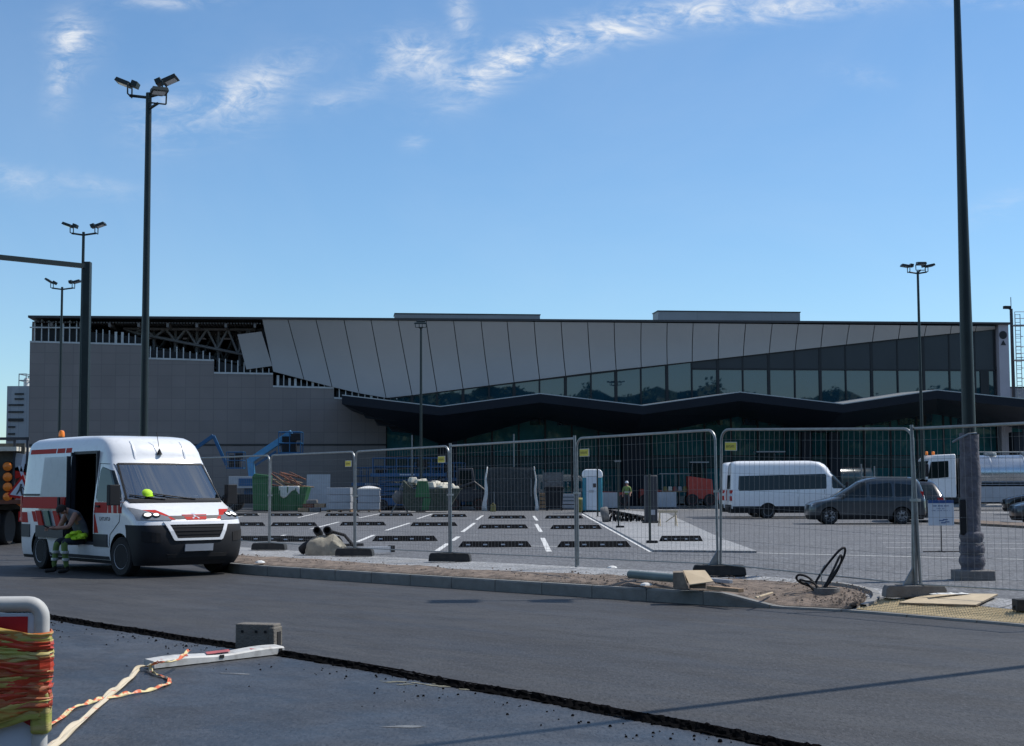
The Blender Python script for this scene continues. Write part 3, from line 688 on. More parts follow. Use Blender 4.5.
# upper glazing band bays
bandtop = FP(800, 369.5)[1]; gz0 = min(z for u, z in ctop) - .9
def glow(u): return gz0
xs = [x for x in bot_x if x >= 386]; xs = [389] + [x for x in xs if x > 395]
for i in range(len(xs) - 1):
    x0, x1 = xs[i] + .4, xs[i + 1] - .4
    u0, u1 = FP(x0, 400)[0], FP(x1, 400)[0]; z0 = FP(x0, lowy(x0))[1]; z1 = FP(x1, lowy(x1))[1]
    if x0 > 690:
        prismF([(u0, bandtop + .05), (u1, bandtop + .05), (u1, z1), (u0, z0)], .06, -.05, 'spandrel_panel', [m_span])
        z0 = z1 = bandtop - .05
    tw = rnd.uniform(-.0012, .0012); tz = rnd.uniform(-.0012, .0012)
    mb = MB(m_gup); w_ = u1 - u0
    mb.add([(u0, tw * w_, gz0), (u1, -tw * w_, gz0), (u1, -tw * w_ + tz, z1), (u0, tw * w_ + tz, z0)], [(0, 1, 2, 3)]); 
    o = mb.build('window', term, recalc=False)
    um = FP(xs[i + 1], 400)[0]
    w = .10 if (i % 2) else .2
    boxF(um - w / 2, um + w / 2, .10, -.08, gz0, FP(xs[i + 1], lowy(xs[i + 1]))[1], 'mullion', [m_mul])
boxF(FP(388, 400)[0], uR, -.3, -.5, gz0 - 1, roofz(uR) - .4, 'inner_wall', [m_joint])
P = [FP(389, 398, .12)] + [FP(x, lowy(x), .12) for x in (489, 693, 995)]
tr = MB(m_mul)
for a, b in zip(P, P[1:]): tr.add([(a[0], -.14, a[1] - .07), (b[0], -.14, b[1] - .07), (b[0], -.14, b[1] + .05), (a[0], -.14, a[1] + .05), (a[0], 0, a[1] - .07), (b[0], 0, b[1] - .07), (b[0], 0, b[1] + .05), (a[0], 0, a[1] + .05)], [(0, 1, 2, 3), (3, 2, 6, 7), (0, 1, 5, 4)])
tr.build('transom', term)
boxF(FP(693, 370)[0], FP(996, 370)[0], .09, -.02, bandtop - .06, bandtop + .06, 'transom', [m_mul])
boxF(FP(980, 380)[0], FP(988.5, 380)[0], .10, -.05, gz0, bandtop - .05, 'door', [m_mul])
# lilac-grey end wall
m_lil = mat('pale_end_wall', (.33, .32, .36), .6, 0, .06, .6)
boxF(FP(997, 380)[0], uE, .5, -DEPTH + .5, PZ, roofz(uE) - .16, 'end_wall', [m_lil])
mk = MB(m_mul); c = FP(1003, 335, .5); mk.lathe([(.30, 0), (.30, .03)], 16, 0, Matrix.Translation((c[0], -.5, c[1])) @ Matrix.Rotation(R(90), 4, 'X'))
mk.prism([(c[0] - .2, c[1] - .75), (c[0] + .2, c[1] - .75), (c[0], c[1] - .38)], -.54, -.5, 'y'); mk.build('wall_emblem', term)
# lower glazing under the canopy: one bay per part
lx = [386 + 26.5 * i for i in range(25)]
slab = FP(600, 462)[1]
for i in range(len(lx) - 1):
    u0, u1 = FP(lx[i], 400)[0] + .06, FP(lx[i + 1], 400)[0] - .06
    if u1 > uE + 8: break
    mb = MB([m_glo, m_mul, m_int])
    tw = rnd.uniform(-.004, .004)
    for (z0, z1) in ((PZ + .25, slab - .45), (slab + .45, gz0 + .9)):
        mb.add([(u0, tw, z0), (u1, -tw, z0), (u1, -tw, z1), (u0, tw, z1)], [(0, 1, 2, 3)], 0)
    mb.add([(u0, 0, slab - .42), (u1, 0, slab - .42), (u1, 0, slab + .42), (u0, 0, slab + .42)], [(0, 1, 2, 3)], 2)
    mb.box(((u0 + u1) / 2, 0, slab - .43), (u1 - u0, .12, .06), 1); mb.box(((u0 + u1) / 2, 0, slab + .43), (u1 - u0, .12, .06), 1)
    mb.build('window', term)
    boxF(u1, u1 + .12, .08, -.05, PZ, gz0 + .9, 'mullion', [m_mul])
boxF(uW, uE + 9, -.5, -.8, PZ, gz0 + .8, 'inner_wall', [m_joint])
boxF(uE, uE + 9, .0, -20, PZ, cbot[-1][1] + .3, 'annex_wall', [m_lil])
# folded canopy
cn = MB([m_can, m_edge2]); N = len(ctop)
def ln3(pts, v, dz=0): return [(u, -v, z + dz) for u, z in pts]
# match parameter of both lines (fold by fold)
F1 = ln3(ctop, CV, 0); F2 = ln3(ctop, CV, -.06); F3 = ln3(ctop, CV - .05, -.62); B1 = ln3(cbot, 2.2); B2 = ln3(cbot, -.0, .15)
G1 = [(u, -CV + .02, z + .0) for u, z in ctop]; T2 = [(u, 0, z + .25) for u, z in ctop]
for i in range(N - 1):
    for a, b, mi in ((F1, F2, 1), (F2, F3, 0), (F3, B1, 0), (B1, B2, 0)):
        cn.add([a[i], a[i + 1], b[i + 1], b[i]], [(0, 1, 2, 3)], mi)
    cn.add([G1[i], G1[i + 1], T2[i + 1], T2[i]], [(0, 1, 2, 3)], 1)
    # recessed fold line
cn.add([F1[0], F2[0], F3[0], B1[0], B2[0], T2[0]], [(0, 1, 2, 3, 4, 5)], 0)
cn.build('canopy', term, recalc=False)
for (x0, x1, y0, y1, v) in ((352, 366, 398, 418, 6.0), (362, 378, 400, 425, 4.5), (372, 392, 402, 431, 3.4)):
    a = FP(x0, y0, v); b = FP(x1 + 30, y1, v); mb = MB(m_can); mb.prism([a, (b[0], a[1] - .3), (b[0], b[1] - .2), (FP(x1, y1, v)[0], b[1]), ], -v, -v + .8, 'y'); mb.build('canopy_step', term)
for x0, x1, v in ((441, 457, 2.0), (622, 645, 2.0), (800.5, 810.5, 2.0), (828, 839, 2.0), (1012, 1022, 2.0)):
    a = FP(x0, 450, v)[0]; b = FP(x1, 450, v)[0]; mb = MB(m_can)
    mb.prism([(a, 5.4), (a, PZ), (b, PZ), (b, 5.4)], -v - .3, -v + .5, 'y'); mb.build('column', term, bevel=.03)
# rooftop plant and skylight boxes
for x0, x1, y0, v in ((395, 540, 315.8, -12), (658, 800, 313.2, -12)):
    a = FP(x0, y0, v); b = FP(x1, y0, v); z0 = roofz(20) ; mb = MB([gridmat('rooftop_sheet', (.30, .31, .32), (.16, .16, .17), 6.2, 9, .01)])
    mb.box(((a[0] + b[0]) / 2, -v + 1, (z0 + a[1]) / 2 - .15), (b[0] - a[0], 2, a[1] - z0 + .6)); o = mb.build('rooftop_box', term)
    cp = MB(m_mul); cp.box(((a[0] + b[0]) / 2, -v + 1, a[1] + .19), (b[0] - a[0] + .1, 2.1, .07)); cp.build('coping', o)
for x, h in ((396, 3), (402, 4), (659, 7), (663, 3)):
    a = FP(x, 318, -11); mb = MB(m_mul); mb.tube([(a[0], 11, roofz(a[0])), (a[0], 11, roofz(a[0]) + h * .075)], .05, 6); mb.build('roof_vent_pipe', term)
# neighbours
p = AT(18, 440, 150); s_ = 150 / FPX
ow = thing('control_block', 'pale narrow stair tower with dark louvre strips left of the long building', 'building', (p.x, p.y, 0), R(0))
H = (489 - 386) * s_ + 1.6; W = 24 * s_
mb = MB(gridmat('pale_sheet', (.34, .37, .40), (.24, .26, .29), .8, 40, .02)); mb.box((0, 6, H / 2), (W, 12, H)); mb.build('wall', ow)
for a, b, y in ((-4, 5, 394), (-4, 5, 399), (-10, 5, 405), (-10, 5, 412), (-10, 5, 420), (-10, -3, 427), (-10, -3, 434), (-11, -3, 440)):
    z = (489 - y) * s_ + 1.6; mb = MB(m_mul); mb.box(((a + b) / 2 * s_, -.06, z), ((b - a) * s_, .12, .16 if y != 420 else .3)); mb.build('louvre', ow)
mb = MB(MT['galv']); w2 = 4 * s_; 
for x in (-w2 / 2, w2 / 2):
    for y in (0, 3): mb.tube([(x * 1.8, y + 1, H), (x * 1.8, y + 1, H + 1.3)], .05, 6)
for z in (.65, 1.3): mb.tube([(-w2 * .9, 1, H + z), (w2 * .9, 1, H + z), (w2 * .9, 4, H + z), (-w2 * .9, 4, H + z), (-w2 * .9, 1, H + z)], .05, 6)
mb.build('roof_railing', ow)
mb = MB(MT['wsheet']); mb.lathe([(.0, H), (.28, H), (.28, H + .8), (.15, H + 1.0), (0, H + 1.02)], 12, 0, Matrix.Translation((0, 2.2, 0))); mb.build('roof_tank', ow, smooth=True)
p = AT(1035, 440, 150)
ow = thing('annex_building', 'low grey flat roofed block right of the long building, behind the ladder mast', 'building', (p.x, p.y, 0))
H = (485 - 388) * s_ + 1.6; mb = MB(gridmat('grey_sheet', (.28, .29, .32), (.18, .19, .2), 1.4, 1.6, .015)); mb.box((2, 6, H / 2), (12, 12, H)); mb.build('wall', ow)
mb = MB(m_mul); mb.box((2, 6, H + .05), (12.2, 12.2, .12)); mb.build('roof', ow)
for k in range(3):
    mb = MB(m_mul); mb.box((-2.2 + k * 2, -.05, H - 4.6), (1.1, .1, 1.8)); mb.build('window', ow)
# ladder mast
p = AT(1013.5, 388, 112); s_ = 112 / FPX; zb = 0; zt = (485 - 310) * s_ + 1.6
lm = thing('ladder_mast', 'slim grey mast with caged ladder and small platforms beside the long building', 'mast', (p.x, p.y, PZ))
mb = MB(MT['dgrey']); mb.tube([(0, 0, 0), (0, 0, zt)], [.16, .12], 10); mb.tube([(0, 0, zt), (0, 0, zt + .9)], .03, 6); mb.build('pole', lm, smooth=True)
mb = MB(MT['galv']); z = 4.5
for x in (.28, .66): mb.tube([(x, 0, 4), (x, 0, zt - .4)], .03, 6)
while z < zt - .4:
    mb.tube([(.28, 0, z), (.66, 0, z)], .02, 6); z += .3
mb.build('ladder', lm)
mb = MB(MT['galv']); z = 5.5
while z < zt - .6:
    mb.tube([(.28, 0, z), (.2, -.35, z), (.47, -.6, z), (.75, -.35, z), (.66, 0, z)], .018, 5); z += .8
mb.build('safety_cage', lm)
for z in (zt - 1.3, (485 - 386) * s_ + 3.4):
    mb = MB(MT['galv']); mb.box((.55, -.2, z), (1.1, .9, .06)); 
    for zz in (.5, 1.0): mb.tube([(.05, -.62, z + zz), (1.08, -.62, z + zz), (1.08, .2, z + zz)], .025, 6)
    for x, y in ((.05, -.62), (1.08, -.62), (1.08, .2)): mb.tube([(x, y, z), (x, y, z + 1)], .025, 6)
    mb.build('platform', lm)
mb = MB(MT['plast']); mb.box((-.35, -.1, zt + .1), (.5, .3, .22), rz=.2); mb.tube([(0, 0, zt - .1), (-.3, -.1, zt + .05)], .04, 6); mb.build('floodlight', lm)
# far woods behind the camera: the dark tree line mirrored in the glass
lf = MB([mat('leaves_dark', (.040, .078, .032), .7, 0, .35, .3), mat('leaves_mid', (.050, .092, .036), .7, 0, .3, .3)]); rr = random.Random(9)
for k in range(84):
    cx = -75 + k * 2.5 + rr.uniform(-1.5, 1.5); cy = -36 - rr.uniform(0, 10); H = 18.9 + 3.0 * noise.noise(Vector((cx * .13, 1.7, 0))) + 1.6 * noise.noise(Vector((cx * .45, 4.7, 0))) + rr.uniform(-.8, .7); W = rr.uniform(2.6, 4.2)
    lf.tube([(cx, cy, -1), (cx, cy, H * .6)], [.3, .12], 6, 0)
    for q in range(300):
        a = rr.uniform(0, 6.28); t = rr.random(); z = H * (.03 + .97 * t); rad = W * math.sqrt(rr.random()) * math.sin(min(1, (1.08 - t) * 1.9 + .12) * 1.5) ; s_ = rr.uniform(.25, .5)
        c = Vector((cx + math.cos(a) * rad, cy + math.sin(a) * rad, z)); n_ = Vector((rr.gauss(0, 1), rr.gauss(0, 1), rr.gauss(0, 1))).normalized(); t1 = n_.orthogonal().normalized() * s_; t2 = n_.cross(t1)
        lf.add([c - t1, c - t2 * .6, c + t1, c + t2 * .6], [(0, 1, 2, 3)], rr.randrange(2))
rows = []
for k in range(140):
    x = -85 + k * 1.7; ztop = 18.4 + 3.0 * noise.noise(Vector((x * .13, 1.7, 0))) + 1.6 * noise.noise(Vector((x * .45, 4.7, 0))); rows.append([(x, -41 + 2.2 * noise.noise(Vector((x * .3, j * .7, 2))), -1 + (ztop + 1) * j / 12) for j in range(13)] + [(x, -47, ztop - 1.5), (x, -47, -1)])
lf.grid(rows, 0)
o = lf.build('far_woods', recalc=False); o['kind'] = 'stuff'; o['label'] = 'dark tree line behind the viewer, mirrored in the glass band'
# ================================================================ MASTS AND LAMPS
def head(parent, loc, rz, tilt, w=.62, d=.42):
    T = Matrix.Translation(loc) @ Matrix.Rotation(rz, 4, 'Z')
    mb = MB([MT['pole'], MT['lamp']])
    Tt = T @ Matrix.Translation((0, 0, .27)) @ Matrix.Rotation(tilt, 4, 'Y')
    mb.box((.16, 0, .0), (d + .1, w, .10), 0, Tt, taper=.9); mb.box((.16, 0, -.055), (d - .03, w - .10, .012), 1, Tt); mb.box((-.12, 0, .06), (.16, w * .75, .14), 0, Tt)
    for s_ in (-1, 1): mb.tube([T @ Vector((0, s_ * w * .5, 0)), T @ Vector((0, s_ * w * .52, .26))], .022, 6)
    mb.tube([T @ Vector((0, -w * .5, 0)), T @ Vector((0, w * .5, 0))], .022, 6)
    return mb.build('lamp_head', parent, bevel=.012)
def lamp(name, label, px, Y, H, heads, r0=.10, r1=.065, group=None, z0=PZ, cat='lamp post', dz=0):
    p = AT(px, 400, Y); o = thing(name, label, cat, (p.x, p.y, z0), 0, group)
    mb = MB(MT['pole']); mb.tube([(0, 0, 0), (0, 0, H * .5), (0, 0, H)], [r0, (r0 + r1) / 2, r1], 14); mb.build('pole', o, smooth=True)
    mb = MB(MT['concd']); mb.box((0, 0, .1), (.6, .6, .2)); mb.build('base_block', o, bevel=.02)
    for (dx, dy, rz, tilt, zz) in heads:
        mb = MB(MT['pole']); mb.tube([(0, 0, H - .12 + zz), (dx, dy, H - .05 + zz)], .038, 8); mb.build('arm', o)
        head(o, (dx, dy, H - .05 + zz), rz, tilt, .42, .30)
    return o
GL = 'tall dark floodlight masts around the car park'
def Hof(py, px, Y): return AT(px, py, Y).z
lamp('floodlight_mast', 'tallest floodlight mast, three lamp heads, rising behind the white van', 144.3, 37, Hof(93, 150, 37) - PZ, [(-.50, .05, math.pi, R(-22), 0), (.42, -.12, 0, R(-24), .02), (.30, -.3, R(-65), R(-5), -.30)], .11, .075, GL)
lamp('floodlight_mast', 'slim dark floodlight mast with two lamp heads beside the tall gantry post', 80.5, 57, Hof(232, 85, 57) - PZ, [(-.46, .0, math.pi, R(-20), 0), (.5, 0, 0, R(-20), 0)], .085, .055, GL)
lamp('floodlight_mast', 'most distant thin floodlight mast with two lamp heads, leftmost in the photo', 60, 72, Hof(287, 63, 72) - PZ, [(-.5, .0, math.pi, R(-32), 0), (.55, 0, 0, R(-15), 0)], .085, .055, GL)
lamp('floodlight_mast', 'thin dark floodlight mast in front of the middle of the light grey cladding', 421, 90, Hof(327, 420, 90) - PZ, [(-.12, -.3, R(-100), R(10), 0), (.12, -.3, R(-80), R(10), 0)], .10, .065, GL)
lamp('floodlight_mast', 'thin dark floodlight mast with wide flat lamp heads behind the dark grey car', 921, 68.5, Hof(271, 919, 68.5) - PZ, [(-.42, .0, math.pi, R(-10), 0), (.42, 0, 0, R(-12), 0), (.02, -.4, R(-90), R(-4), .03)], .085, .055, GL)
# big near pole with its wrapped foot
p = U(973, 576, PZ + .06); o = thing('wrapped_lamp_pole', 'thick dark lamp pole, foot wrapped in grey fleece, on a concrete block at the right', 'lamp post', (p.x, p.y, PZ), 0)
HB = 9.5
mb = MB(MT['pole']); mb.tube([(0, 0, .15), (0, 0, 4), (0, 0, HB)], [.118, .098, .05], 20); mb.build('pole', o, smooth=True)
for dx, rz in ((-.6, math.pi), (.6, 0)):
    mb = MB(MT['pole']); mb.tube([(0, 0, HB - .12), (dx, 0, HB - .05)], .038, 8); mb.build('arm', o); head(o, (dx, 0, HB - .05), rz, R(-20))
mb = MB(MT['concd']); mb.box((0, 0, .07), (.56, .5, .18)); mb.build('base_block', o, bevel=.02)
mb = MB([mat('grey_fleece_wrap', (.105, .105, .125), .95, 0, .25, 9, bump=.8, bs=22), MT['dark']]); rows = []
hw = 2.12
for i in range(90):
    z = .16 + i / 89 * hw; row = []
    base = .152 + .012 * math.sin(z * 5) 
    if z < .75: base += .03 * abs(math.sin(z * 16)) + .008
    if z > hw - .1: base += .012
    for k in range(29):
        a = 2 * math.pi * k / 28; rr_ = base + .016 * noise.noise(Vector((math.cos(a) * 2, math.sin(a) * 2, z * 2.2))) + .008 * noise.noise(Vector((math.cos(a) * 6, math.sin(a) * 6, z * 9)))
        row.append((rr_ * math.cos(a), rr_ * math.sin(a), z + (.02 * math.sin(a * 2 + 1) if i > 85 else 0)))
    rows.append(row)
mb.grid(rows); mb.build('fleece_wrap', o, smooth=True)
mb = MB(MT['wire'])
for z in (.28, .42, .58): mb.tube([(.195 * math.cos(a), .195 * math.sin(a), z + .01 * math.sin(a)) for a in [2 * math.pi * k / 20 for k in range(21)]], .006, 5)
mb.build('binding_wire', o)
mb = MB(MT['plast']); mb.box((-.16, -.09, .98), (.10, .06, .55)); mb.build('cable_hatch', o, bevel=.015)
mb = MB(MT['galv']); mb.tube([(-.30, -.12, hw + .03), (-.22, -.14, hw + .08), (-.05, -.13, hw + .16), (.08, -.13, hw + .17)], .018, 6); mb.build('strap_bracket', o)
# unseen gantry beyond the right edge, added as a guess to cast the road shadow
HG = 6.2; sh = Vector((sd.x, sd.y, 0)) * (HG / sd.z); q0 = U(1030, 666, 0) + sh; q1 = U(388, 744.5, 0) + sh; dd = (q0 - q1).normalized(); base = q0 + dd * 3.0
o = thing('signal_gantry', 'unseen gantry guessed beyond the right edge, added to cast the thin shadow across the road', 'gantry', (base.x, base.y, .02))
mb = MB(MT['pole']); mb.box((0, 0, HG / 2 + .1), (.17, .17, HG + .2)); mb.build('post', o, bevel=.012)
mb = MB(MT['pole']); q1 -= base; mb.tube([(0, 0, HG), (q1.x, q1.y, HG)], [.085, .05], 8); mb.build('arm', o)
# gantry at the left
p = AT(85, 400, 34); o = thing('signal_gantry', 'square dark gantry post with one long arm reaching out of the picture at the left', 'gantry', (p.x, p.y, 0))
h = AT(87.5, 262, 34).z
mb = MB(MT['pole']); mb.box((0, 0, h / 2), (.17, .17, h)); mb.build('post', o, bevel=.012)
a = AT(0, 259.5, 32.7) - p; mb = MB(MT['pole']); a2 = Vector((a.x, a.y, 0)); ed_ = a2 * 1.35; zt = h - .10
mb.tube([(0, 0, zt), (ed_.x, ed_.y, zt + .02)], .075, 4); mb.build('arm', o)
# thin free standing posts in the car park
def post(px, pyb, pyt, r, label, m='pole', z=PZ, base=True, capx=0):
    b = U(px, pyb, z); h = AT(px, pyt, b.y).z - z; o = thing('marker_post', label, 'post', (b.x, b.y, z))
    mb = MB(MT[m]); mb.tube([(0, 0, 0), (0, 0, h)], r, 8); mb.build('pole', o, smooth=True)
    if base: mb = MB(MT['plast']); mb.box((0.05, -.02, .03), (.28, .2, .07)); mb.build('foot', o, bevel=.01)
    if capx: mb = MB(MT['galv']); mb.box((0, 0, h), (capx, .1, .06)); mb.build('cap', o)
post(650, 543, 474, .033, 'thin black steel post on the paved island, nearest to the fence', z=PZ + .05)
post(618.5, 527.5, 461, .03, 'thin black post with a small crossbar beside the heap of black hoses', z=PZ + .05, capx=.22)
post(597.8, 517.5, 466, .04, 'thin black post standing right in front of the portable toilet')
for x, yb, yt, lab in ((412, 505, 435, 'slim pale rod rising above the blue lift'), (514, 470, 434, 'slim pale rod above the dark netted box'), (862, 505, 464, 'slim pale rod behind the white minibus windscreen, left of a pair'), (875, 505, 466, 'slim pale rod behind the white minibus windscreen, right of a pair')):
    b = AT(x, 500, 96); h = AT(x, yt, 96).z - PZ; o = thing('pale_rod', lab, 'rod', (b.x, b.y, PZ)); mb = MB(MT['galv']); mb.tube([(0, 0, 0), (0, 0, h)], .05, 6); mb.build('shaft', o)
# charging pillar
b = U(651, 523, PZ + .05); h = AT(651, 475.5, b.y).z - b.z; o = thing('charging_pillar', 'tall slim slate grey pillar on the paved island', 'pillar', (b.x, b.y, PZ + .05), R(8))
mb = MB(MT['dgrey']); mb.box((0, 0, h / 2), (.48, .3, h)); mb.build('housing', o, bevel=.03)
mb = MB(MT['plast']); mb.box((.0, 0, .04), (.62, .42, .08)); mb.build('plinth', o, bevel=.01)
mb = MB(MT['lgrey']); mb.box((.05, -.156, .42), (.16, .012, .2)); mb.build('label_plate', o)
# ================================================================ FENCE
def fz(p): return gh(p.x, p.y) + .0
def panel(a, b, tag_at, label, sq=(0, 0)):
    a = Vector(a); b = Vector(b); d = (b - a); L_ = d.length - .035; rz = math.atan2(d.y, d.x); za, zb = gh(a.x, a.y), gh(b.x, b.y)
    o = thing('mesh_fence', label, 'fence', (a.x, a.y, za + .02), rz, 'mesh site fence panels along the pavement'); o.rotation_euler = (0, -math.atan2(zb - za, d.length), rz)
    x0, x1 = .018, .018 + L_; Hf = 2.18; c = .16; mb = MB(MT['galv'])
    arcL = [(x0 + c - c * math.cos(q), 0, Hf - c + c * math.sin(q)) for q in [R(10 + 16 * i) for i in range(6)]]; arcR = [(x1 - (x - x0), 0, z) for x, _, z in reversed(arcL)]
    pts = ([(x0, 0, Hf)] if sq[0] else [(x0, 0, .03), (x0, 0, Hf - c)] + arcL) + ([(x1, 0, Hf)] if sq[1] else arcR + [(x1, 0, Hf - c), (x1, 0, .03)])
    mb.tube(pts, .021, 8)
    if sq[0]: mb.tube([(x0, 0, .0), (x0, 0, Hf + .05)], .025, 8)
    if sq[1]: mb.tube([(x1, 0, .0), (x1, 0, Hf + .05)], .025, 8)
    mb.tube([(x0, 0, .16), (x1, 0, .16)], .010, 6); mb.build('frame', o, smooth=True)
    w = MB(MT['wire']); n = int((x1 - x0) / .1)
    for i in range(1, n):
        x = x0 + (x1 - x0) * i / n; j = .004 * math.sin(i * 1.7); w.tube([(x, 0, .14), (x + j, .006 * math.sin(i), 1.0), (x, 0, Hf - .01 if c < i * .1 < L_ - c else Hf - .06)], .0017, 4, caps=False)
    z = .28
    k = 0
    while z < Hf - .05:
        kink = .012 if k in (2, 6) else 0
        w.tube([(x0, 0, z), ((x0 + x1) / 2, .01, z - .004), (x1, 0, z)], .0022, 4, caps=False); z += .25; k += 1
    w.build('mesh_infill', o)
    if tag_at:
        t = MB([MT['yellow'], MT['ink'], MT['signw']]); tx = x0 + .22 if tag_at < 0 else x1 - .24
        t.box((tx, -.012, 1.93), (.25, .006, .13), 2); t.box((tx, -.0165, 1.93), (.235, .006, .115), 0); to = t.build('name_tag', o)
        ink = MB(MT['ink'])
        for q_ in range(7):      # the small print is too fine to read: seven letter-sized strokes
            xq = tx - .088 + q_ * .0265; ink.box((xq, -.0205, 1.93), (.006, .002, .040)); ink.box((xq + .006, -.0205, 1.915 + .013 * (q_ % 3)), (.014, .002, .007))
        ink.build('lettering', to)
    mb = MB(MT['galv']); mb.box((x1 + .04, 0, 1.25), (.13, .07, .035)); mb.build('coupler', o)
    return o
FPt = [p.xy for p in FL[1:10]]
lab = ['mesh fence panel mostly hidden behind the van, leftmost', 'mesh fence panel just right of the van bonnet', 'mesh fence panel with yellow tag in front of the bundled cover on the ground', 'mesh fence panel in front of the blue lifts, yellow tag near its right end', 'mesh fence panel without a tag in front of the netted box', 'mesh fence panel in front of the portable toilet and charging pillar', 'mesh fence panel in front of the white minibus and the dark car', 'mesh fence panel in front of the wrapped pole and tank lorry at the right edge']
tags = [0, 0, 1, 1, 0, -1, -1, 0]
for i in range(8):
    a, b = FPt[i], FPt[i + 1]; d = (b - a).normalized()
    panel(a + d * .01, b - d * .01, tags[i], lab[i], [(0, 0), (0, 0), (0, 0), (0, 0), (1, 1), (0, 0), (0, 0), (1, 1)][i])
def foot(p, rz, label, kind):
    z = gh(p.x, p.y); o = thing('ballast_block', label, 'block', (p.x, p.y, z + .015), rz, 'blocks holding up the site fence')
    mb = MB(MT[kind]); mb.prism([(-.40, 0), (.40, 0), (.39, .10), (.36, .155), (-.36, .155), (-.39, .10)], -.13, .13, 'y'); mb.build('block', o, bevel=.012)
    mb = MB(MT['dark']);
    for x in (-.17, .17): mb.box((x, 0, .156), (.15, .10, .006))
    mb.box((0, 0, .157), (.12, .06, .006)); mb.build('socket', o)
    return o
fl = ['fence foot under the leftmost visible joint, hidden behind the van', 'black block under the fence joint just right of the van', 'black block beside the bundled cover', 'black block under the joint left of the netted box', None, 'black block behind the cardboard box', 'long grey block under the doubled posts left of the wrapped pole']
kinds = ['rubber'] * 6 + ['concd']
for i, lb in enumerate(fl):
    if lb is None: continue
    p = FPt[i + 1]; foot(p, R(-6 if i < 6 else -2), lb, kinds[i])
# a leaning brace of the last joint
for i, (lbx) in ((6, 'inclined galvanised prop strapped to the doubled posts near the wrapped pole'), (5, 'short galvanised prop at the joint above the cardboard box')):
    p = FPt[i + 1]; z = gh(p.x, p.y); o = thing('steel_prop', lbx, 'prop', (p.x, p.y, z + .14), R(20)); mb = MB(MT['galv'])
    if i == 6: mb.tube([(.06, -.05, 0), (-.02, -.05, 2.1)], .021, 8)
    mb.prism([(-.02, 0), (-.2, 0), (-.02, .26)], -.012, .012, 'y'); mb.build('prop', o)
# ================================================================ VEHICLES
class Body:
    """horizontal slices with rounded plan corners; x forward from the front axle, y left, z up"""
    def __init__(s, XF, XR, W, LF, LR, n=3.0): s.XF, s.XR, s.W, s.LF, s.LR, s.n = XF, XR, W, LF, LR, n
    def fx(s, y, z, off=0):            # front surface x at (y,z)
        w = interp(s.W, z); L_ = interp(s.LF, z); q = min(1, abs(y) / w)
        return interp(s.XF, z) - L_ * (1 - (1 - q ** s.n) ** (1 / s.n)) + off
    def rx(s, y, z, off=0):
        w = interp(s.W, z); L_ = interp(s.LR, z); q = min(1, abs(y) / w)
        return interp(s.XR, z) + L_ * (1 - (1 - q ** s.n) ** (1 / s.n)) - off
    def sy(s, x, z, off=0):
        w = interp(s.W, z); L_ = interp(s.LF, z); x0 = interp(s.XF, z) - L_
        if x > x0: w = w * max(0, 1 - min(1, (x - x0) / L_) ** s.n) ** (1 / s.n)
        return w + off
    def ring(s, z, nf=14, ns=22):
        w = interp(s.W, z); L_ = interp(s.LF, z); xf = interp(s.XF, z); xr = interp(s.XR, z); Lr = interp(s.LR, z); P = []
        for i in range(nf + 1):
            t = math.pi / 2 * i / nf; P.append((xf - L_ * (1 - math.cos(t) ** (2 / s.n)), w * math.sin(t) ** (2 / s.n)))
        for i in range(1, ns): P.append((lerp(xf - L_, xr + Lr, i / ns), w))
        for i in range(8 + 1):
            t = math.pi / 2 * (1 - i / 8); P.append((xr + Lr * (1 - max(0, math.cos(t)) ** (2 / s.n)), w * math.sin(t) ** (2 / s.n)))
        full = P + [(x, -y) for x, y in reversed(P[1:-1])]
        return [(x, y, z) for x, y in full]
    def mesh(s, mats, zs, mfun):
        mb = MB(mats); rows = [s.ring(z) for z in zs]; n = len(rows[0]); vs = [p for r_ in rows for p in r_]
        mb.v = vs
        for i in range(len(rows) - 1):
            for k in range(n):
                f = (i * n + k, i * n + (k + 1) % n, (i + 1) * n + (k + 1) % n, (i + 1) * n + k)
                c = [sum(vs[j][a] for j in f) / 4 for a in range(3)]; mb.f.append(f); mb.m.append(mfun(*c))
        mb.f.append(tuple(range(n))[::-1]); mb.m.append(1); mb.f.append(tuple(range((len(rows) - 1) * n, len(rows) * n))); mb.m.append(0)
        return mb
def patch(mb, fn, c4, nu, nv, th=.012, mi=0):
    """c4: four corners in surface parameters, mapped by fn(p,q,offset)"""
    top, bot = [], []
    for i in range(nv + 1):
        for k in range(nu + 1):
            a = [lerp(c4[0][j], c4[1][j], k / nu) for j in (0, 1)]; b = [lerp(c4[3][j], c4[2][j], k / nu) for j in (0, 1)]
            p, q = lerp(a[0], b[0], i / nv), lerp(a[1], b[1], i / nv); top.append(fn(p, q, th)); bot.append(fn(p, q, -.02))
    n = nu + 1; N = len(top); vs = top + bot; fs = []
    for i in range(nv):
        for k in range(nu):
            a = i * n + k; fs.append((a, a + 1, a + 1 + n, a + n)); fs.append((a + N, a + n + N, a + 1 + n + N, a + 1 + N))
    edge = [k for k in range(nu + 1)] + [i * n + nu for i in range(1, nv + 1)] + [nv * n + k for k in range(nu - 1, -1, -1)] + [i * n for i in range(nv - 1, 0, -1)]
    for a, b in zip(edge, edge[1:] + edge[:1]): fs.append((a, a + N, b + N, b))
    mb.add(vs, fs, mi)
def ppoly(mb, fn, pts, th=.012, mi=0):      # polygon patch, for nearly flat areas
    n = len(pts); vs = [fn(p, q, th) for p, q in pts] + [fn(p, q, -.02) for p, q in pts]
    mb.add(vs, [tuple(range(n))] + [tuple(range(n, 2 * n))[::-1]] + [(i, i + n, (i + 1) % n + n, (i + 1) % n) for i in range(n)], mi)
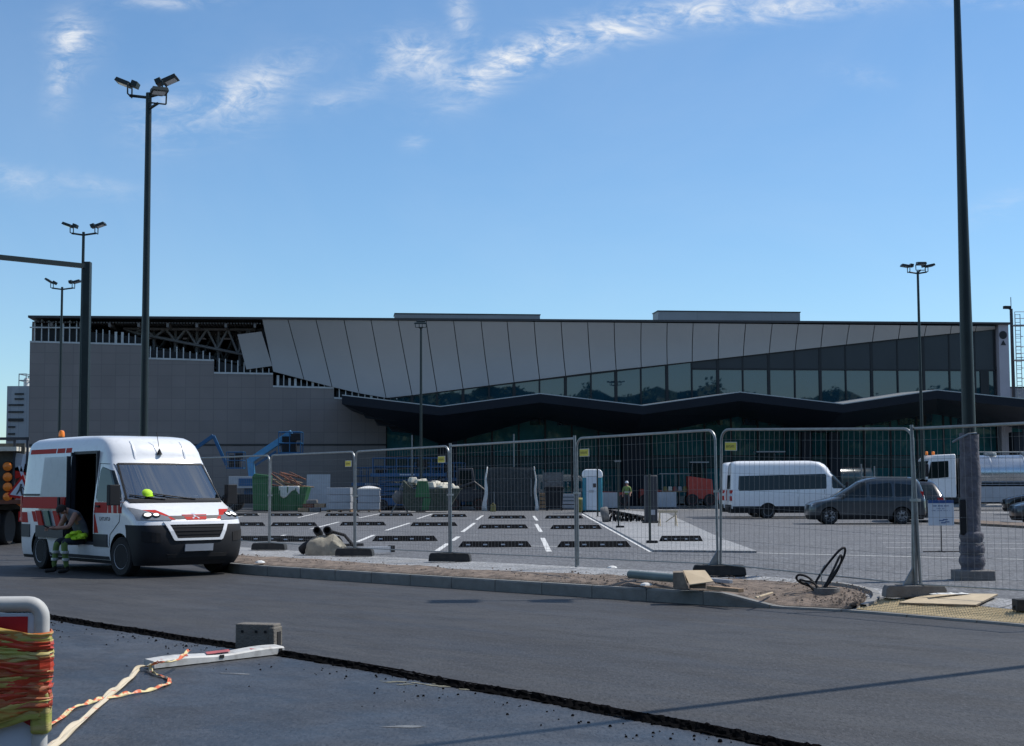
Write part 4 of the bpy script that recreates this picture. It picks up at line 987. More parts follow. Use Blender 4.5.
def wpoly(mb, fn, pts, th=.012, nu=10, nv=9):      # convex window outline laid on a curved flank
    zs_ = [p[1] for p in pts]; z0, z1 = min(zs_) + 1e-4, max(zs_) - 1e-4; A = []
    for i in range(nv + 1):
        z = lerp(z0, z1, i / nv); X = []
        for a, b in zip(pts, pts[1:] + pts[:1]):
            if (a[1] - z) * (b[1] - z) < 0: X.append(a[0] + (b[0] - a[0]) * (z - a[1]) / (b[1] - a[1]))
        if len(X) < 2: continue
        A.append([(lerp(min(X), max(X), k / nu), z) for k in range(nu + 1)])
    mb.grid([[fn(x, z, th) for x, z in r_] for r_ in A])
    E_ = A[0] + [r_[-1] for r_ in A[1:]] + A[-1][::-1][1:] + [r_[0] for r_ in A[::-1][1:]]
    mb.grid([[fn(x, z, th) for x, z in E_], [fn(x, z, -.03) for x, z in E_]])
def rpoly(pts, r=.06, k=4):       # rounded polygon corners
    out = []
    n = len(pts)
    for i in range(n):
        p = Vector(pts[i]); a = Vector(pts[i - 1]); b = Vector(pts[(i + 1) % n]); da = (a - p); db = (b - p); ra = min(r, da.length * .45); rb = min(r, db.length * .45)
        s_, e_ = p + da.normalized() * ra, p + db.normalized() * rb
        for j in range(k + 1):
            t = j / k; out.append(tuple((1 - t) ** 2 * s_ + 2 * t * (1 - t) * p + t * t * e_))
    return out
def wheel(parent, x, y, r, w, steer=0, rim='rim', spokes=0):
    sgn = 1 if y > 0 else -1
    T = Matrix.Translation((x, y, r)) @ Matrix.Rotation(steer, 4, 'Z') @ Matrix.Rotation(-sgn * R(90), 4, 'X')
    mb = MB(MT['tyre']); mb.lathe([(r * .62, -w / 2 + .01), (r * .93, -w / 2), (r, -w / 2 + .03), (r, w / 2 - .03), (r * .93, w / 2), (r * .62, w / 2 - .008)], 28, 0, T)
    o = mb.build('wheel', parent, smooth=True)
    mb = MB([MT[rim], MT['dark']]); mb.lathe([(r * .64, w / 2 - .05), (r * .63, w / 2 - .004), (r * .56, w / 2 - .02), (r * .5, w / 2 - .07), (r * .2, w / 2 - .045), (r * .17, w / 2 - .015), (0.001, w / 2 - .012)], 28, 0, T)
    ns = spokes or 9
    for k in range(ns):
        a = 2 * math.pi * k / ns
        if spokes:
            mb.prism([(r * .16, -.045), (r * .58, -.028), (r * .58, .028), (r * .16, .045)], w / 2 - .05, w / 2 - .008, 'z', 0, T @ Matrix.Rotation(a, 4, 'Z'))
        else: mb.lathe([(.016, w / 2 - .062), (.016, w / 2 - .052)], 6, 1, T @ Matrix.Rotation(a, 4, 'Z') @ Matrix.Translation((r * .36, 0, 0)))
    mb.build('rim', o, smooth=True)
def cutbody(o, cutters):
    for c in cutters:
        m = o.modifiers.new('cut', 'BOOLEAN'); m.operation = 'DIFFERENCE'; m.solver = 'EXACT'; m.object = c
        try: m.material_mode = 'TRANSFER'
        except Exception: pass
    me = evalcopy(o); o.modifiers.clear(); o.data = me
    for c in cutters: bpy.data.objects.remove(c)
def cutter_box(c, d, parent, m='dark', rz=0, taper=1.0):
    mb = MB(MT[m]); mb.box(c, d, rz=rz, taper=taper); return mb.build('cutter', parent)
def arches(parent, xs, r, w0, wmax, m='dark'):
    out = []
    for x in xs:
        for s_ in (-1, 1):
            mb = MB(MT[m]); mb.lathe([(r, 0), (r, wmax - w0 + .3)], 28, 0, Matrix.Translation((x, s_ * w0, r * .80)) @ Matrix.Rotation(-s_ * R(90), 4, 'X')); out.append(mb.build('cutter', parent))
    return out
# ---------------------------------------------------------------- the service van
heading = R(-90 + 40.5); VS = 1.045
fw = U(126, 576.2, 0); hd = Vector((math.cos(heading), math.sin(heading), 0)); rt = Vector((hd.y, -hd.x, 0)); vorg = fw - rt * .89 * VS
van = thing('service_van', 'white high roof service van with red and green stripes, bright unlit headlights, side door open', 'van', (vorg.x, vorg.y, 0), heading); van.scale = (VS,) * 3
B = Body(XF=[(.20, .84), (.32, .93), (.55, .97), (.80, .95), (.98, .88), (1.06, .80), (1.12, .66), (1.20, .46), (1.27, .27), (1.32, .15), (1.97, -.43), (2.08, -.50), (2.2, -.55), (2.32, -.62), (2.41, -.73), (2.47, -.88), (2.505, -1.2), (2.52, -1.8)],
         XR=[(.2, -4.44), (2.3, -4.42), (2.42, -4.36), (2.49, -4.2), (2.52, -3.9)],
         W=[(.20, .95), (.35, 1.0), (.6, 1.02), (1.1, 1.025), (1.3, 1.01), (1.9, .945), (2.2, .915), (2.34, .89), (2.43, .855), (2.49, .80), (2.52, .70)],
         LF=[(.2, .50), (.9, .50), (1.1, .58), (1.25, .42), (1.35, .27), (1.95, .25), (2.2, .30), (2.52, .5)], LR=[(.2, .12), (2.52, .15)], n=3.1)
def vF(y, z, off=0):      # (y,z) -> front surface; offset along an approximate normal
    x = B.fx(y, z); e_ = .01; dz = (B.fx(y, z + e_) - B.fx(y, z - e_)) / (2 * e_); dy = (B.fx(y + e_ * (1 if y < 0 else -1), z) - x) / (e_ * (1 if y < 0 else -1))
    n_ = Vector((1, -dy, -dz)).normalized(); return tuple(Vector((x, y, z)) + n_ * off)
def vR(x, z, off=0): return (x, -B.sy(x, z) - off, z)
def vL(x, z, off=0): return (x, B.sy(x, z) + off, z)
zs = [.20, .26, .32, .42, .55, .68, .80, .90, .965, 1.0, 1.04, 1.08, 1.12, 1.16, 1.20, 1.24, 1.28, 1.32, 1.38, 1.5, 1.65, 1.8, 1.9, 1.97, 2.03, 2.08, 2.14, 2.2, 2.26, 2.32, 2.37, 2.41, 2.44, 2.47, 2.49, 2.505, 2.515, 2.52]
def vm(x, y, z):
    if z < .40 and x < .3: return 1 if z < .27 else 0
    if x > -.1 and z < .90: return 1 if x > .32 or z < .3 else 0
    return 0
vb = B.mesh([MT['white'], MT['plast'], MT['dark']], zs, vm).build('body', van, smooth=True)
cut = arches(van, (0, -3.45), .42, .62, 1.1)
cut.append(cutter_box((-1.64, -.75, 1.37), (1.13, 2.2, 1.70), van))      # door opening and the load space behind it
cut.append(cutter_box((-2.2, -.05, 1.35), (2.4, 1.72, 1.6), van, taper=.9))
cut.append(cutter_box((-.20, 0, 1.655), (1.25, 1.58, .60), van, taper=.90))
cutbody(vb, cut)
for p in vb.data.polygons: p.use_smooth = True
try: vb.data.set_sharp_from_angle(angle=R(32))
except Exception: pass
# glass with a see-through cab
gm = bpy.data.materials.new('windscreen_glass'); gm.use_nodes = True; t = gm.node_tree; t.nodes.clear()
o_ = t.nodes.new('ShaderNodeOutputMaterial'); mxs = t.nodes.new('ShaderNodeMixShader'); tr_ = t.nodes.new('ShaderNodeBsdfTransparent'); gl = t.nodes.new('ShaderNodeBsdfGlossy'); fr = t.nodes.new('ShaderNodeFresnel')
tr_.inputs[0].default_value = (.55, .62, .58, 1); gl.inputs['Roughness'].default_value = .03; fr.inputs[0].default_value = 4.0
t.links.new(fr.outputs[0], mxs.inputs[0]); t.links.new(tr_.outputs[0], mxs.inputs[1]); t.links.new(gl.outputs[0], mxs.inputs[2]); t.links.new(mxs.outputs[0], o_.inputs[0])
mb = MB(gm); rows = []
for i in range(13):
    z = lerp(1.335, 1.965, i / 12); w_ = lerp(.925, .845, i / 12); rows.append([vF(lerp(-w_, w_, k / 20), z, .012) for k in range(21)])
mb.grid(rows); mb.build('windscreen', van, smooth=True, recalc=False)
mb = MB(MT['plast']); 
for s_ in (-1, 1): patch(mb, vF, [(s_ * .935, 1.33), (s_ * .90, 1.33), (s_ * .82, 1.97), (s_ * .855, 1.97)], 2, 8, .016)
patch(mb, vF, [(-.9, 1.275), (.9, 1.275), (.915, 1.345), (-.915, 1.345)], 20, 2, .016); patch(mb, vF, [(-.84, 1.95), (.84, 1.95), (.835, 1.985), (-.835, 1.985)], 16, 1, .016)
mb.build('windscreen_trim', van)
mb = MB(MT['plast'])
for y0, y1, z1 in ((.35, -.45, 1.42), (-.25, -.86, 1.40)):
    P = [vF(lerp(y0, y1, i / 8), lerp(1.31, z1, i / 8), .035) for i in range(9)]; mb.tube(P, .012, 5)
mb.build('wiper', van)
mb = MB(MT['plast']); mb.box((-.32, 0, 1.36), (.55, 1.66, .06)); mb.box((-.1, 0, 1.37), (.3, 1.5, .05)); mb.build('dashboard', van)
hm = MB(MT['hivis']); hm.lathe([(.12, 0), (.115, .03), (.11, .06), (.085, .10), (.05, .125), (.0, .13)], 18, 0, Matrix.Translation((.0, -.52, 1.39)) @ Matrix.Rotation(R(12), 4, 'Y')); hm.box((.10, -.52, 1.395), (.10, .15, .012)); ho = hm.build('safety_helmet', None, smooth=True)
M_ = van.matrix_basis if False else (Matrix.Translation((vorg.x, vorg.y, 0)) @ Matrix.Rotation(heading, 4, 'Z') @ Matrix.Scale(VS, 4)); ho.matrix_world = M_
tag(ho, 'hi-vis yellow hard hat lying behind the windscreen of the striped van', 'hard hat')
for c, d, rz in (((-.02, -.05, 1.405), (.21, .42, .01), .1), ((-.05, -.72, 1.40), (.2, .14, .01), .3), ((.02, .30, 1.40), (.10, .3, .008), -.2)):
    mb = MB(MT['signw']); mb.box(c, d, rz=rz, T=M_); tag(mb.build('paper_sheet'), 'white paper sheets on the dashboard of the striped van', 'paper', 'papers on the dashboard')
for y in (-.42, .42):
    mb = MB(MT['dark']); mb.box((-.86, y, 1.55), (.12, .5, .62)); mb.box((-.86, y, 1.9), (.1, .24, .18)); mb.build('seat', van, bevel=.03)
# side windows and doors
def side_glass(fn):
    mb = MB([MT['glass']]); wpoly(mb, fn, rpoly([(-.97, 1.30), (.0, 1.30), (-.10, 1.46), (-.50, 1.90), (-.93, 1.93)], .06), .012); return mb
side_glass(vR).build('side_window', van); side_glass(vL).build('side_window', van)
for fn, nm in ((vR, 'front_door'), (vL, 'front_door')):
    mb = MB(MT['plast']); P = [(-1.0, .50), (-.42, .50), (-.38, .72), (-.02, .95), (.04, 1.28), (-.06, 1.48), (-.54, 1.97), (-1.0, 1.99), (-1.0, .50)]
    for a, b in zip(P, P[1:]):
        mb.tube([fn(lerp(a[0], b[0], i / 5), lerp(a[1], b[1], i / 5), .001) for i in range(6)], .007, 4)
    o = mb.build('door_gap', van)
    mb = MB(MT['plast']); mb.prism([(-.93, 1.20), (-.80, 1.20), (-.80, 1.235), (-.93, 1.235)], *(sorted([fn(-.9, 1.2, .002)[1], fn(-.9, 1.2, .035)[1]])), 'y'); mb.build('door_handle', van)
# mirrors
for s_ in (-1, 1):
    mb = MB(MT['plast']); yb = s_ * 1.0; mb.tube([(-.02, yb, 1.34), (.02, s_ * 1.10, 1.37)], .03, 8); mb.box((.02, s_ * 1.16, 1.42), (.13, .20, .36)); o = mb.build('mirror', van, bevel=.035)
    mb = MB(MT['glass']); mb.box((-.05, s_ * 1.16, 1.42), (.01, .15, .28)); mb.build('mirror_glass', o)
# slid-back side door standing proud of the flank
mb = MB([MT['white'], MT['dgrey'], MT['red'], MT['green'], MT['plast']])
def door(x, z, off=0): return (x, -B.sy(-2.8, z) - .085 - off, z)
patch(mb, lambda p, q, o2: door(p, q, o2 if o2 > 0 else -.045), [(-3.42, .58), (-2.16, .58), (-2.16, 2.14), (-3.42, 2.14)], 4, 8, .0, 0)
patch(mb, door, [(-3.42, 1.16), (-2.16, 1.16), (-2.16, 1.38), (-3.42, 1.38)], 4, 2, .004, 2)
patch(mb, door, [(-3.42, .62), (-2.16, .62), (-2.16, .84), (-3.42, .84)], 4, 2, .012, 1)
for x0, mi in ((-2.5, 2), (-2.95, 3), (-3.3, 2)): patch(mb, door, [(x0, .84), (x0 + .22, .84), (x0 + .06, 1.12), (x0 - .16, 1.12)], 1, 2, .004, mi)
mb.box((-2.15, -1.03, 1.36), (.025, .075, 1.56), 1); o = mb.build('sliding_door', van)
mb = MB(MT['plast']); mb.box((-2.28, -1.155, 1.27), (.08, .03, .22)); mb.build('door_handle', o)
# opening surround
mb = MB(MT['dgrey'])
for c, d in (((-1.08, -.94, 1.38), (.035, .07, 1.66)), ((-2.2, -.92, 1.38), (.05, .08, 1.66)), ((-1.64, -.885, 2.20), (1.12, .06, .05)), ((-1.64, -.96, .545), (1.12, .12, .05))): mb.box(c, d)
mb.build('door_frame', van); 
mb = MB(MT['dgrey']); mb.box((-3.3, -1.0, 1.42), (2.0, .05, .035)); mb.build('door_rail', van)
# livery on both flanks and the bonnet
for fn in (vR, vL):
    mb = MB([MT['red'], MT['green'], MT['dgrey'], mat('cream_film', (.62, .45, .36), .5)])
    isR = fn is vR
    for x0, x1 in ((-1.04, -.86), (-.86, -.50)): patch(mb, fn, [(x0, 1.10), (x1, 1.10), (x1, 1.29), (x0, 1.29)], 3, 2, .004, 0)
    for x0 in (-.46, -.25, -.06): patch(mb, fn, [(x0, 1.10), (x0 + .13, 1.10), (x0 + .09, 1.29), (x0 - .04, 1.29)], 2, 2, .004, 0); patch(mb, fn, [(x0 - .05, 1.10), (x0, 1.10), (x0 - .04, 1.29), (x0 - .09, 1.29)], 1, 2, .004, 3)
    patch(mb, fn, [(-4.3, 1.16), (-3.4 if isR else -1.1, 1.16), (-3.4 if isR else -1.1, 1.38), (-4.3, 1.38)], 4, 2, .004, 0)
    patch(mb, fn, [(-4.3, .60), (-3.90, .60), (-3.90, .85), (-4.3, .85)], 2, 2, .012, 2)
    patch(mb, fn, [(-4.3, .88), (-4.0, .88), (-4.05, 1.08), (-4.3, 1.08)], 2, 2, .004, 0)
    for x0, mi in ((-3.72, 0), (-3.5, 1)): patch(mb, fn, [(x0, .9), (x0 + .16, .9), (x0 + .05, 1.1), (x0 - .11, 1.1)], 1, 2, .004, mi)
    for x0, x1 in ((-4.2, -3.0), (-2.95, -2.6), (-2.55, -2.3)): patch(mb, fn, [(x0, 2.21), (x1, 2.21), (x1, 2.30), (x0, 2.30)], 3, 2, .004, 0)
    patch(mb, fn, [(-1.04, .50), (-.48, .50), (-.48, .72), (-1.04, .72)], 2, 2, .018, 2)
    patch(mb, fn, [(-1.04, .74), (-.86, .74), (-1.0, 1.07), (-1.04, 1.07)], 1, 3, .004, 0)
    if not isR: patch(mb, fn, [(-3.0, .50), (-1.1, .50), (-1.1, .72), (-3.0, .72)], 4, 2, .018, 2)
    patch(mb, fn, [(-3.0, .27), (-.46, .27), (-.46, .33), (-3.0, .33)], 4, 1, .012, 2)
    mo_ = mb.build('livery', van); mo_['kind'] = 'stuff'
for k in range(7):   # small unreadable grey line of lettering on the front door
    pass
mb = MB(MT['dgrey'])
for k in range(8): x = -.80 + k * .055; ppoly(mb, vR, [(x, .965), (x + .014, .965), (x + .014, 1.03), (x, 1.03)], .004); ppoly(mb, vR, [(x, .965 + (k % 3) * .025), (x + .04, .965 + (k % 3) * .025), (x + .04, .977 + (k % 3) * .025), (x, .977 + (k % 3) * .025)], .0045)
mb.build('door_lettering', van)
mb = MB([MT['red'], MT['dgrey'], MT['signw']])
patch(mb, vF, [(-.62, .995), (.62, .995), (.66, 1.055), (-.66, 1.055)], 20, 2, .004, 1)
for s_ in (-1, 1):
    patch(mb, vF, [(s_ * .64, .99), (s_ * .40, .99), (s_ * .62, 1.155), (s_ * .90, 1.155)][::s_], 4, 4, .006, 0)
patch(mb, vF, [(-.19, .985), (.19, .985), (.24, 1.07), (-.24, 1.07)], 6, 2, .006, 0)
mb.build('bonnet_livery', van)
mb = MB(MT['signw']); P = [(-.07, 1.0), (-.04, 1.0), (-.02, 1.03), (.02, 1.03), (.04, 1.0), (.07, 1.0), (.02, 1.09), (-.02, 1.09)]; ppoly(mb, vF, P, .012); mb.build('front_badge', van)
# lights, grille, bumper detail
for s_ in (-1, 1):
    mb = MB([mat('headlight_lens', (.26, .27, .28), .08, .3, .1), MT['plast'], MT['lampglint']]); c4 = [(s_ * .995, .985), (s_ * .48, .975), (s_ * .52, 1.035), (s_ * .985, 1.20)]
    if s_ > 0: c4 = [c4[1], c4[0], c4[3], c4[2]]
    patch(mb, vF, c4, 12, 5, .012, 0); o = mb.build('headlight', van, smooth=True)
    mb = MB([MT['lampglint'], MT['plast']]); 
    for y_, r_ in ((.83, .070), (.70, .055)):
        p = Vector(vF(s_ * y_, 1.065, .006)); n_ = (Vector(vF(s_ * y_, 1.065, .1)) - p).normalized(); T = Matrix.Translation(p) @ n_.to_track_quat('Z', 'Y').to_matrix().to_4x4(); mb.lathe([(r_ * 1.35, 0), (r_ * 1.3, .012), (r_, .014)], 14, 1, T); mb.lathe([(r_, .012), (r_ * .5, .022), (.001, .024)], 14, 0, T)
    mb.build('bulb', o)  # emission stands in for the bright reflection in the unlit headlight
mb = MB(MT['white'])
for c4 in ([(-.60, .90), (.60, .90), (.63, .95), (-.63, .95)], [(-.45, .63), (.45, .63), (.48, .67), (-.48, .67)]): patch(mb, vF, c4, 14, 1, .022)
for s_ in (-1, 1): patch(mb, vF, [(s_ * .47, .64), (s_ * .40, .66), (s_ * .55, .94), (s_ * .62, .94)][::s_], 2, 6, .022)
mb.build('grille_surround', van)
mb = MB(MT['dark']); patch(mb, vF, [(-.41, .675), (.41, .675), (.54, .895), (-.54, .895)], 14, 4, .010); mb.build('grille', van)
mb = MB(MT['plast'])
for z in (.73, .79, .85): patch(mb, vF, [(-.44 - (z - .67) * .5, z), (.44 + (z - .67) * .5, z), (.44 + (z - .67) * .5, z + .014), (-.44 - (z - .67) * .5, z + .014)], 14, 1, .018)
mb.build('grille_bar', van)
mb = MB(MT['dark']); patch(mb, vF, [(-.55, .28), (.55, .28), (.58, .40), (-.58, .40)], 12, 2, .008)
for s_ in (-1, 1): patch(mb, vF, [(s_ * .97, .62), (s_ * .70, .60), (s_ * .70, .76), (s_ * .97, .80)][::s_], 4, 3, .008)
mb.build('air_intake', van)
mb = MB([MT['lgrey']]); patch(mb, vF, [(-.27, .45), (.27, .45), (.27, .565), (-.27, .565)], 6, 1, .03); mb.build('number_plate', van)
for s_ in (-1, 1): wheel(van, 0, s_ * .89, .345, .235, R(6)); wheel(van, -3.45, s_ * .89, .345, .235)
# roof ribs, aerial, beacon
mb = MB(MT['white'])
for y in (-.5, .5):
    mb = MB(MT['white']); mb.tube([vF(y, z, -.02) for z in (2.02, 2.1, 2.2, 2.3, 2.38, 2.43)] , [.01, .035, .04, .04, .035, .01], 8); mb.build('roof_rib', van, smooth=True)
mb = MB(MT['plast']); p = Vector(vF(-.02, 2.16, .0)); mb.lathe([(.055, 0), (.04, .03), (.012, .10)], 10, 0, Matrix.Translation(p + Vector((.02, 0, -.01)))); mb.tube([p + Vector((.02, 0, .05)), p + Vector((-.10, 0, .40))], .006, 5); mb.build('aerial', van)
o = MB(MT['orange']); o.lathe([(.055, 2.56), (.06, 2.60), (.055, 2.66), (.04, 2.69), (.0, 2.70)], 16, 0, Matrix.Translation((-4.05, -.35, 0))); oo = o.build('beacon', van, smooth=True)
mb = MB(MT['plast']); mb.lathe([(.085, 2.48), (.085, 2.56), (.06, 2.565)], 16, 0, Matrix.Translation((-4.05, -.35, 0))); mb.build('beacon_foot', oo)
for s_ in (-1, 1):
    mb = MB(MT['redlamp']); mb.box((-4.45, s_ * .93, 1.15), (.05, .12, .5)); mb.build('tail_light', van)
# load space contents: racking
mb = MB(MT['dgrey'])
for z in (.62, 1.0, 1.4, 1.8): mb.box((-2.1, .55, z), (1.9, .4, .03))
for x in (-1.2, -3.0): mb.box((x, .55, 1.25), (.03, .4, 1.3))
mb.build('racking', van)
# ---------------------------------------------------------------- generic far vehicles
def simple_vehicle(root, B, zs, paint, side_win, screen, wheels, wr, tail=True, rim='rim', spokes=0, low=.32, ww=.2, rear_glass=None, bumpers=True, ylo=.66):
    def F_(y, z, off=0):
        x = B.fx(y, z); e_ = .01; dz = (B.fx(y, z + e_) - B.fx(y, z - e_)) / (2 * e_); n_ = Vector((1, 0, -dz)).normalized(); return tuple(Vector((x, y, z)) + n_ * off)
    def R_(x, z, off=0): return (x, -B.sy(x, z) - off, z)
    def L_(x, z, off=0): return (x, B.sy(x, z) + off, z)
    def K_(y, z, off=0): return (B.rx(y, z) - off, y, z)
    bo = B.mesh([paint, MT['plast']], zs, lambda x, y, z: 1 if z < low else 0).build('body', root, smooth=True)
    cutbody(bo, arches(root, wheels, wr * 1.16, ylo, 1.1))
    for p in bo.data.polygons: p.use_smooth = True
    try: bo.data.set_sharp_from_angle(angle=R(32))
    except Exception: pass
    for w_ in side_win:
        for fn in (R_, L_): mb = MB(MT['glass']); wpoly(mb, fn, rpoly(w_, .05, 3), .010); mb.build('side_window', root, smooth=True)
    mb = MB(MT['glass']); patch(mb, F_, screen, 12, 6, .01); mb.build('windscreen', root, smooth=True)
    if rear_glass: mb = MB(MT['glass']); patch(mb, K_, rear_glass, 6, 3, .008); mb.build('rear_window', root)
    for x in wheels:
        for s_ in (-1, 1): wheel(root, x, s_ * (interp(B.W, wr) - ww / 2 - .03), wr, ww, 0, rim, spokes)
    return F_, R_, L_, K_
# white minibus (heading right) and its twin behind
def minibus(loc, rz, label, lead=True):
    o = thing('minibus', label, 'minibus', loc, rz, 'white vans parked behind the fence')
    Bm = Body(XF=[(.25, .85), (.5, .93), (.8, .92), (.98, .82), (1.15, .45), (1.28, .10), (2.1, -.72), (2.3, -.84), (2.45, -.98), (2.56, -1.18), (2.62, -1.6)], XR=[(.25, -5.35), (1.0, -5.4), (2.3, -5.33), (2.5, -5.28), (2.6, -5.15), (2.62, -5.0)],
              W=[(.25, .93), (.45, .98), (1.1, .995), (1.9, .92), (2.3, .88), (2.48, .83), (2.57, .75), (2.62, .60)], LF=[(.2, .5), (1.1, .6), (1.4, .4), (2.62, .5)], LR=[(.2, .15), (2.62, .22)])
    zs = [.25, .35, .45, .6, .8, .95, 1.05, 1.15, 1.28, 1.5, 1.8, 2.1, 2.2, 2.3, 2.38, 2.45, 2.51, 2.56, 2.6, 2.62]
    F_, R_, L_, K_ = simple_vehicle(o, Bm, zs, MT['white'], [[(-5.0, 1.26), (-1.0, 1.34), (-1.0, 2.02), (-4.95, 1.98)], [(-.75, 1.36), (-.02, 1.36), (-.5, 1.92), (-.75, 1.96)]], [(-.85, 1.33), (.85, 1.33), (.78, 2.08), (-.78, 2.08)], (0, -3.66), .345, low=.40, rear_glass=[(-.72, 1.35), (.72, 1.35), (.66, 1.98), (-.66, 1.98)])
    mb = MB(MT['plast']); 
    for fn in (R_, L_): ppoly(mb, fn, [(-5.25, .42), (-.5, .42), (-.5, .56), (-5.25, .56)], .02)
    mb.box((-5.38, 0, .50), (.12, 1.8, .24)); mb.build('side_trim', o)
    for s_ in (-1, 1):
        mb = MB([MT['redlamp'], MT['signw']]); mb.box((-5.32, s_ * .93, 1.05), (.14, .09, .48), 0); mb.box((-5.33, s_ * .94, 1.08), (.15, .09, .12), 1); mb.build('tail_light', o)
        mb = MB(MT['plast']); mb.box((-.1, s_ * 1.06, 1.5), (.1, .18, .3)); mb.build('mirror', o, bevel=.03)
        mb = MB(MT['plast']); mb.tube([(-1.1, s_ * .99, .56), (-1.1, s_ * .985, 1.3)], .008, 4); mb.tube([(-2.3, s_ * .99, .56), (-2.3, s_ * .985, 1.3)], .008, 4); mb.build('door_gap', o)
    return o
p = U(780, 521, PZ)
Zb = 67.5; pm = AT(846, 520, Zb)
minibus((pm.x + .2, Zb + .9, PZ), R(-3), 'white minibus with a long dark window band, side on behind the fence')
pm2 = AT(838, 520, Zb + 3.6); minibus((pm2.x - .15, Zb + 4.1, PZ), R(-2), 'white van parked right behind the minibus, only its rear end showing')
# dark grey people carrier heading left
Bc = Body(XF=[(.18, .74), (.35, .82), (.6, .84), (.75, .80), (.86, .62), (.95, .20), (1.04, -.15), (1.45, -.85), (1.6, -1.08), (1.7, -1.28), (1.77, -1.55), (1.80, -1.9)], XR=[(.18, -3.62), (.4, -3.72), (.9, -3.70), (1.4, -3.60), (1.65, -3.48), (1.75, -3.38), (1.8, -3.2)],
          W=[(.18, .84), (.4, .90), (.9, .90), (1.2, .84), (1.5, .76), (1.66, .72), (1.75, .66), (1.8, .52)], LF=[(.2, .5), (1, .6), (1.3, .4), (1.8, .5)], LR=[(.2, .25), (1.8, .3)])
zc = [.18, .25, .35, .5, .65, .75, .81, .86, .90, .95, 1.0, 1.04, 1.15, 1.3, 1.45, 1.53, 1.6, 1.66, 1.7, 1.74, 1.77, 1.79, 1.8]
Zm = 57; pp = AT(832, 524, Zm)
mpv = thing('people_carrier', 'dark grey people carrier side on, facing left in front of the white minibus', 'car', (pp.x, Zm + .9, PZ), R(176))
F_, R_, L_, K_ = simple_vehicle(mpv, Bc, zc, MT['mpv'], [[(-1.42, 1.02), (-.42, 1.02), (-.95, 1.48), (-1.12, 1.60), (-1.40, 1.62)], [(-2.38, 1.03), (-1.52, 1.03), (-1.52, 1.57), (-2.36, 1.58)], [(-3.30, 1.06), (-2.48, 1.04), (-2.48, 1.56), (-3.12, 1.54)]], [(-.80, 1.06), (.80, 1.06), (.68, 1.60), (-.68, 1.60)], (0, -2.73), .325, spokes=9, rear_glass=[(-.68, 1.08), (.68, 1.08), (.6, 1.52), (-.6, 1.52)], ylo=.6)
for s_ in (-1, 1):
    mb = MB(MT['lamp']); mb.box((.60, s_ * .66, .72), (.22, .24, .12), taper=.8); mb.build('headlight', mpv, bevel=.03)
    mb = MB(MT['redlamp']); mb.box((-3.50, s_ * .78, 1.05), (.12, .10, .4)); mb.build('tail_light', mpv)
    mb = MB(MT['mpv']); mb.box((-.5, s_ * .98, 1.08), (.12, .2, .14)); mb.build('mirror', mpv, bevel=.03)
    mb = MB(MT['galv']); mb.tube([(-1.3, s_ * .62, 1.80), (-3.0, s_ * .62, 1.78)], .018, 6); mb.build('roof_rail', mpv)
mb = MB(MT['plast']); mb.tube([R_(-1.46, .4, .002), R_(-1.46, 1.6, .002)], .008, 4); mb.tube([L_(-1.46, .4, .002), L_(-1.46, 1.6, .002)], .008, 4); mb.tube([L_(-2.42, .4, .002), L_(-2.42, 1.6, .002)], .008, 4); mb.build('door_gap', mpv)
# saloons/hatchbacks
def hatch(name, label, loc, rz, paint, sc=1.0):
    o = thing(name, label, 'car', loc, rz)
    Bh = Body(XF=[(.16, .72), (.32, .80), (.55, .82), (.7, .76), (.80, .50), (.90, .0), (.97, -.35), (1.3, -1.05), (1.4, -1.35), (1.46, -1.8), (1.49, -2.2)], XR=[(.16, -3.2), (.4, -3.3), (.9, -3.25), (1.2, -2.95), (1.38, -2.75), (1.49, -2.5)],
              W=[(.16, .82), (.4, .88), (.8, .88), (1.0, .82), (1.3, .66), (1.42, .56), (1.49, .35)], LF=[(.2, .45), (1, .6), (1.49, .4)], LR=[(.2, .3), (1.49, .3)])
    simple_vehicle(o, Bh, [.16, .24, .32, .45, .55, .64, .7, .75, .80, .85, .90, .94, .97, 1.1, 1.2, 1.3, 1.36, 1.4, 1.44, 1.47, 1.49], paint, [[(-1.45, .95), (-.62, .95), (-1.1, 1.28), (-1.43, 1.34)], [(-2.5, .96), (-1.53, .95), (-1.53, 1.36), (-2.35, 1.34)]], [(-.72, .98), (.72, .98), (.6, 1.36), (-.6, 1.36)], (0, -2.6), .31, spokes=7, rear_glass=[(-.62, .95), (.62, .95), (.5, 1.3), (-.5, 1.3)], ylo=.58)
    for s_ in (-1, 1):
        mb = MB(MT['lampglint' if False else 'lamp']); mb.box((.56, s_ * .64, .64), (.2, .24, .12), taper=.8); mb.build('headlight', o, bevel=.03)
        mb = MB(MT['redlamp']); mb.box((-3.16, s_ * .70, .78), (.12, .22, .16)); mb.build('tail_light', o)
        mb = MB(paint); mb.box((-.72, s_ * .93, .98), (.1, .18, .12)); mb.build('mirror', o, bevel=.02)
    o.scale = (sc, sc, sc); return o
p = AT(929, 520, 60); hatch('parked_car', 'black car tucked behind the tail of the dark grey people carrier', (p.x + .1, 63, PZ), R(80), MT['black'], 1.15)
p = AT(1012, 508, 72); hatch('parked_car', 'black car at the right edge nearer the tank lorry, only its curved nose in view', (p.x + 1.1, 74, PZ), R(165), MT['black'], 1.1)
p = AT(1022, 524, 55); hatch('parked_car', 'dark car cut off by the right edge, lowest of the cars there', (p.x + .75, 56, PZ), R(172), MT['mpv'], 1.0)
# tank lorry
Zt = 88; p = AT(951, 510, Zt); tk = thing('tank_lorry', 'white cab lorry with a polished steel tank behind the wrapped pole', 'lorry', (p.x, Zt, PZ), R(180))
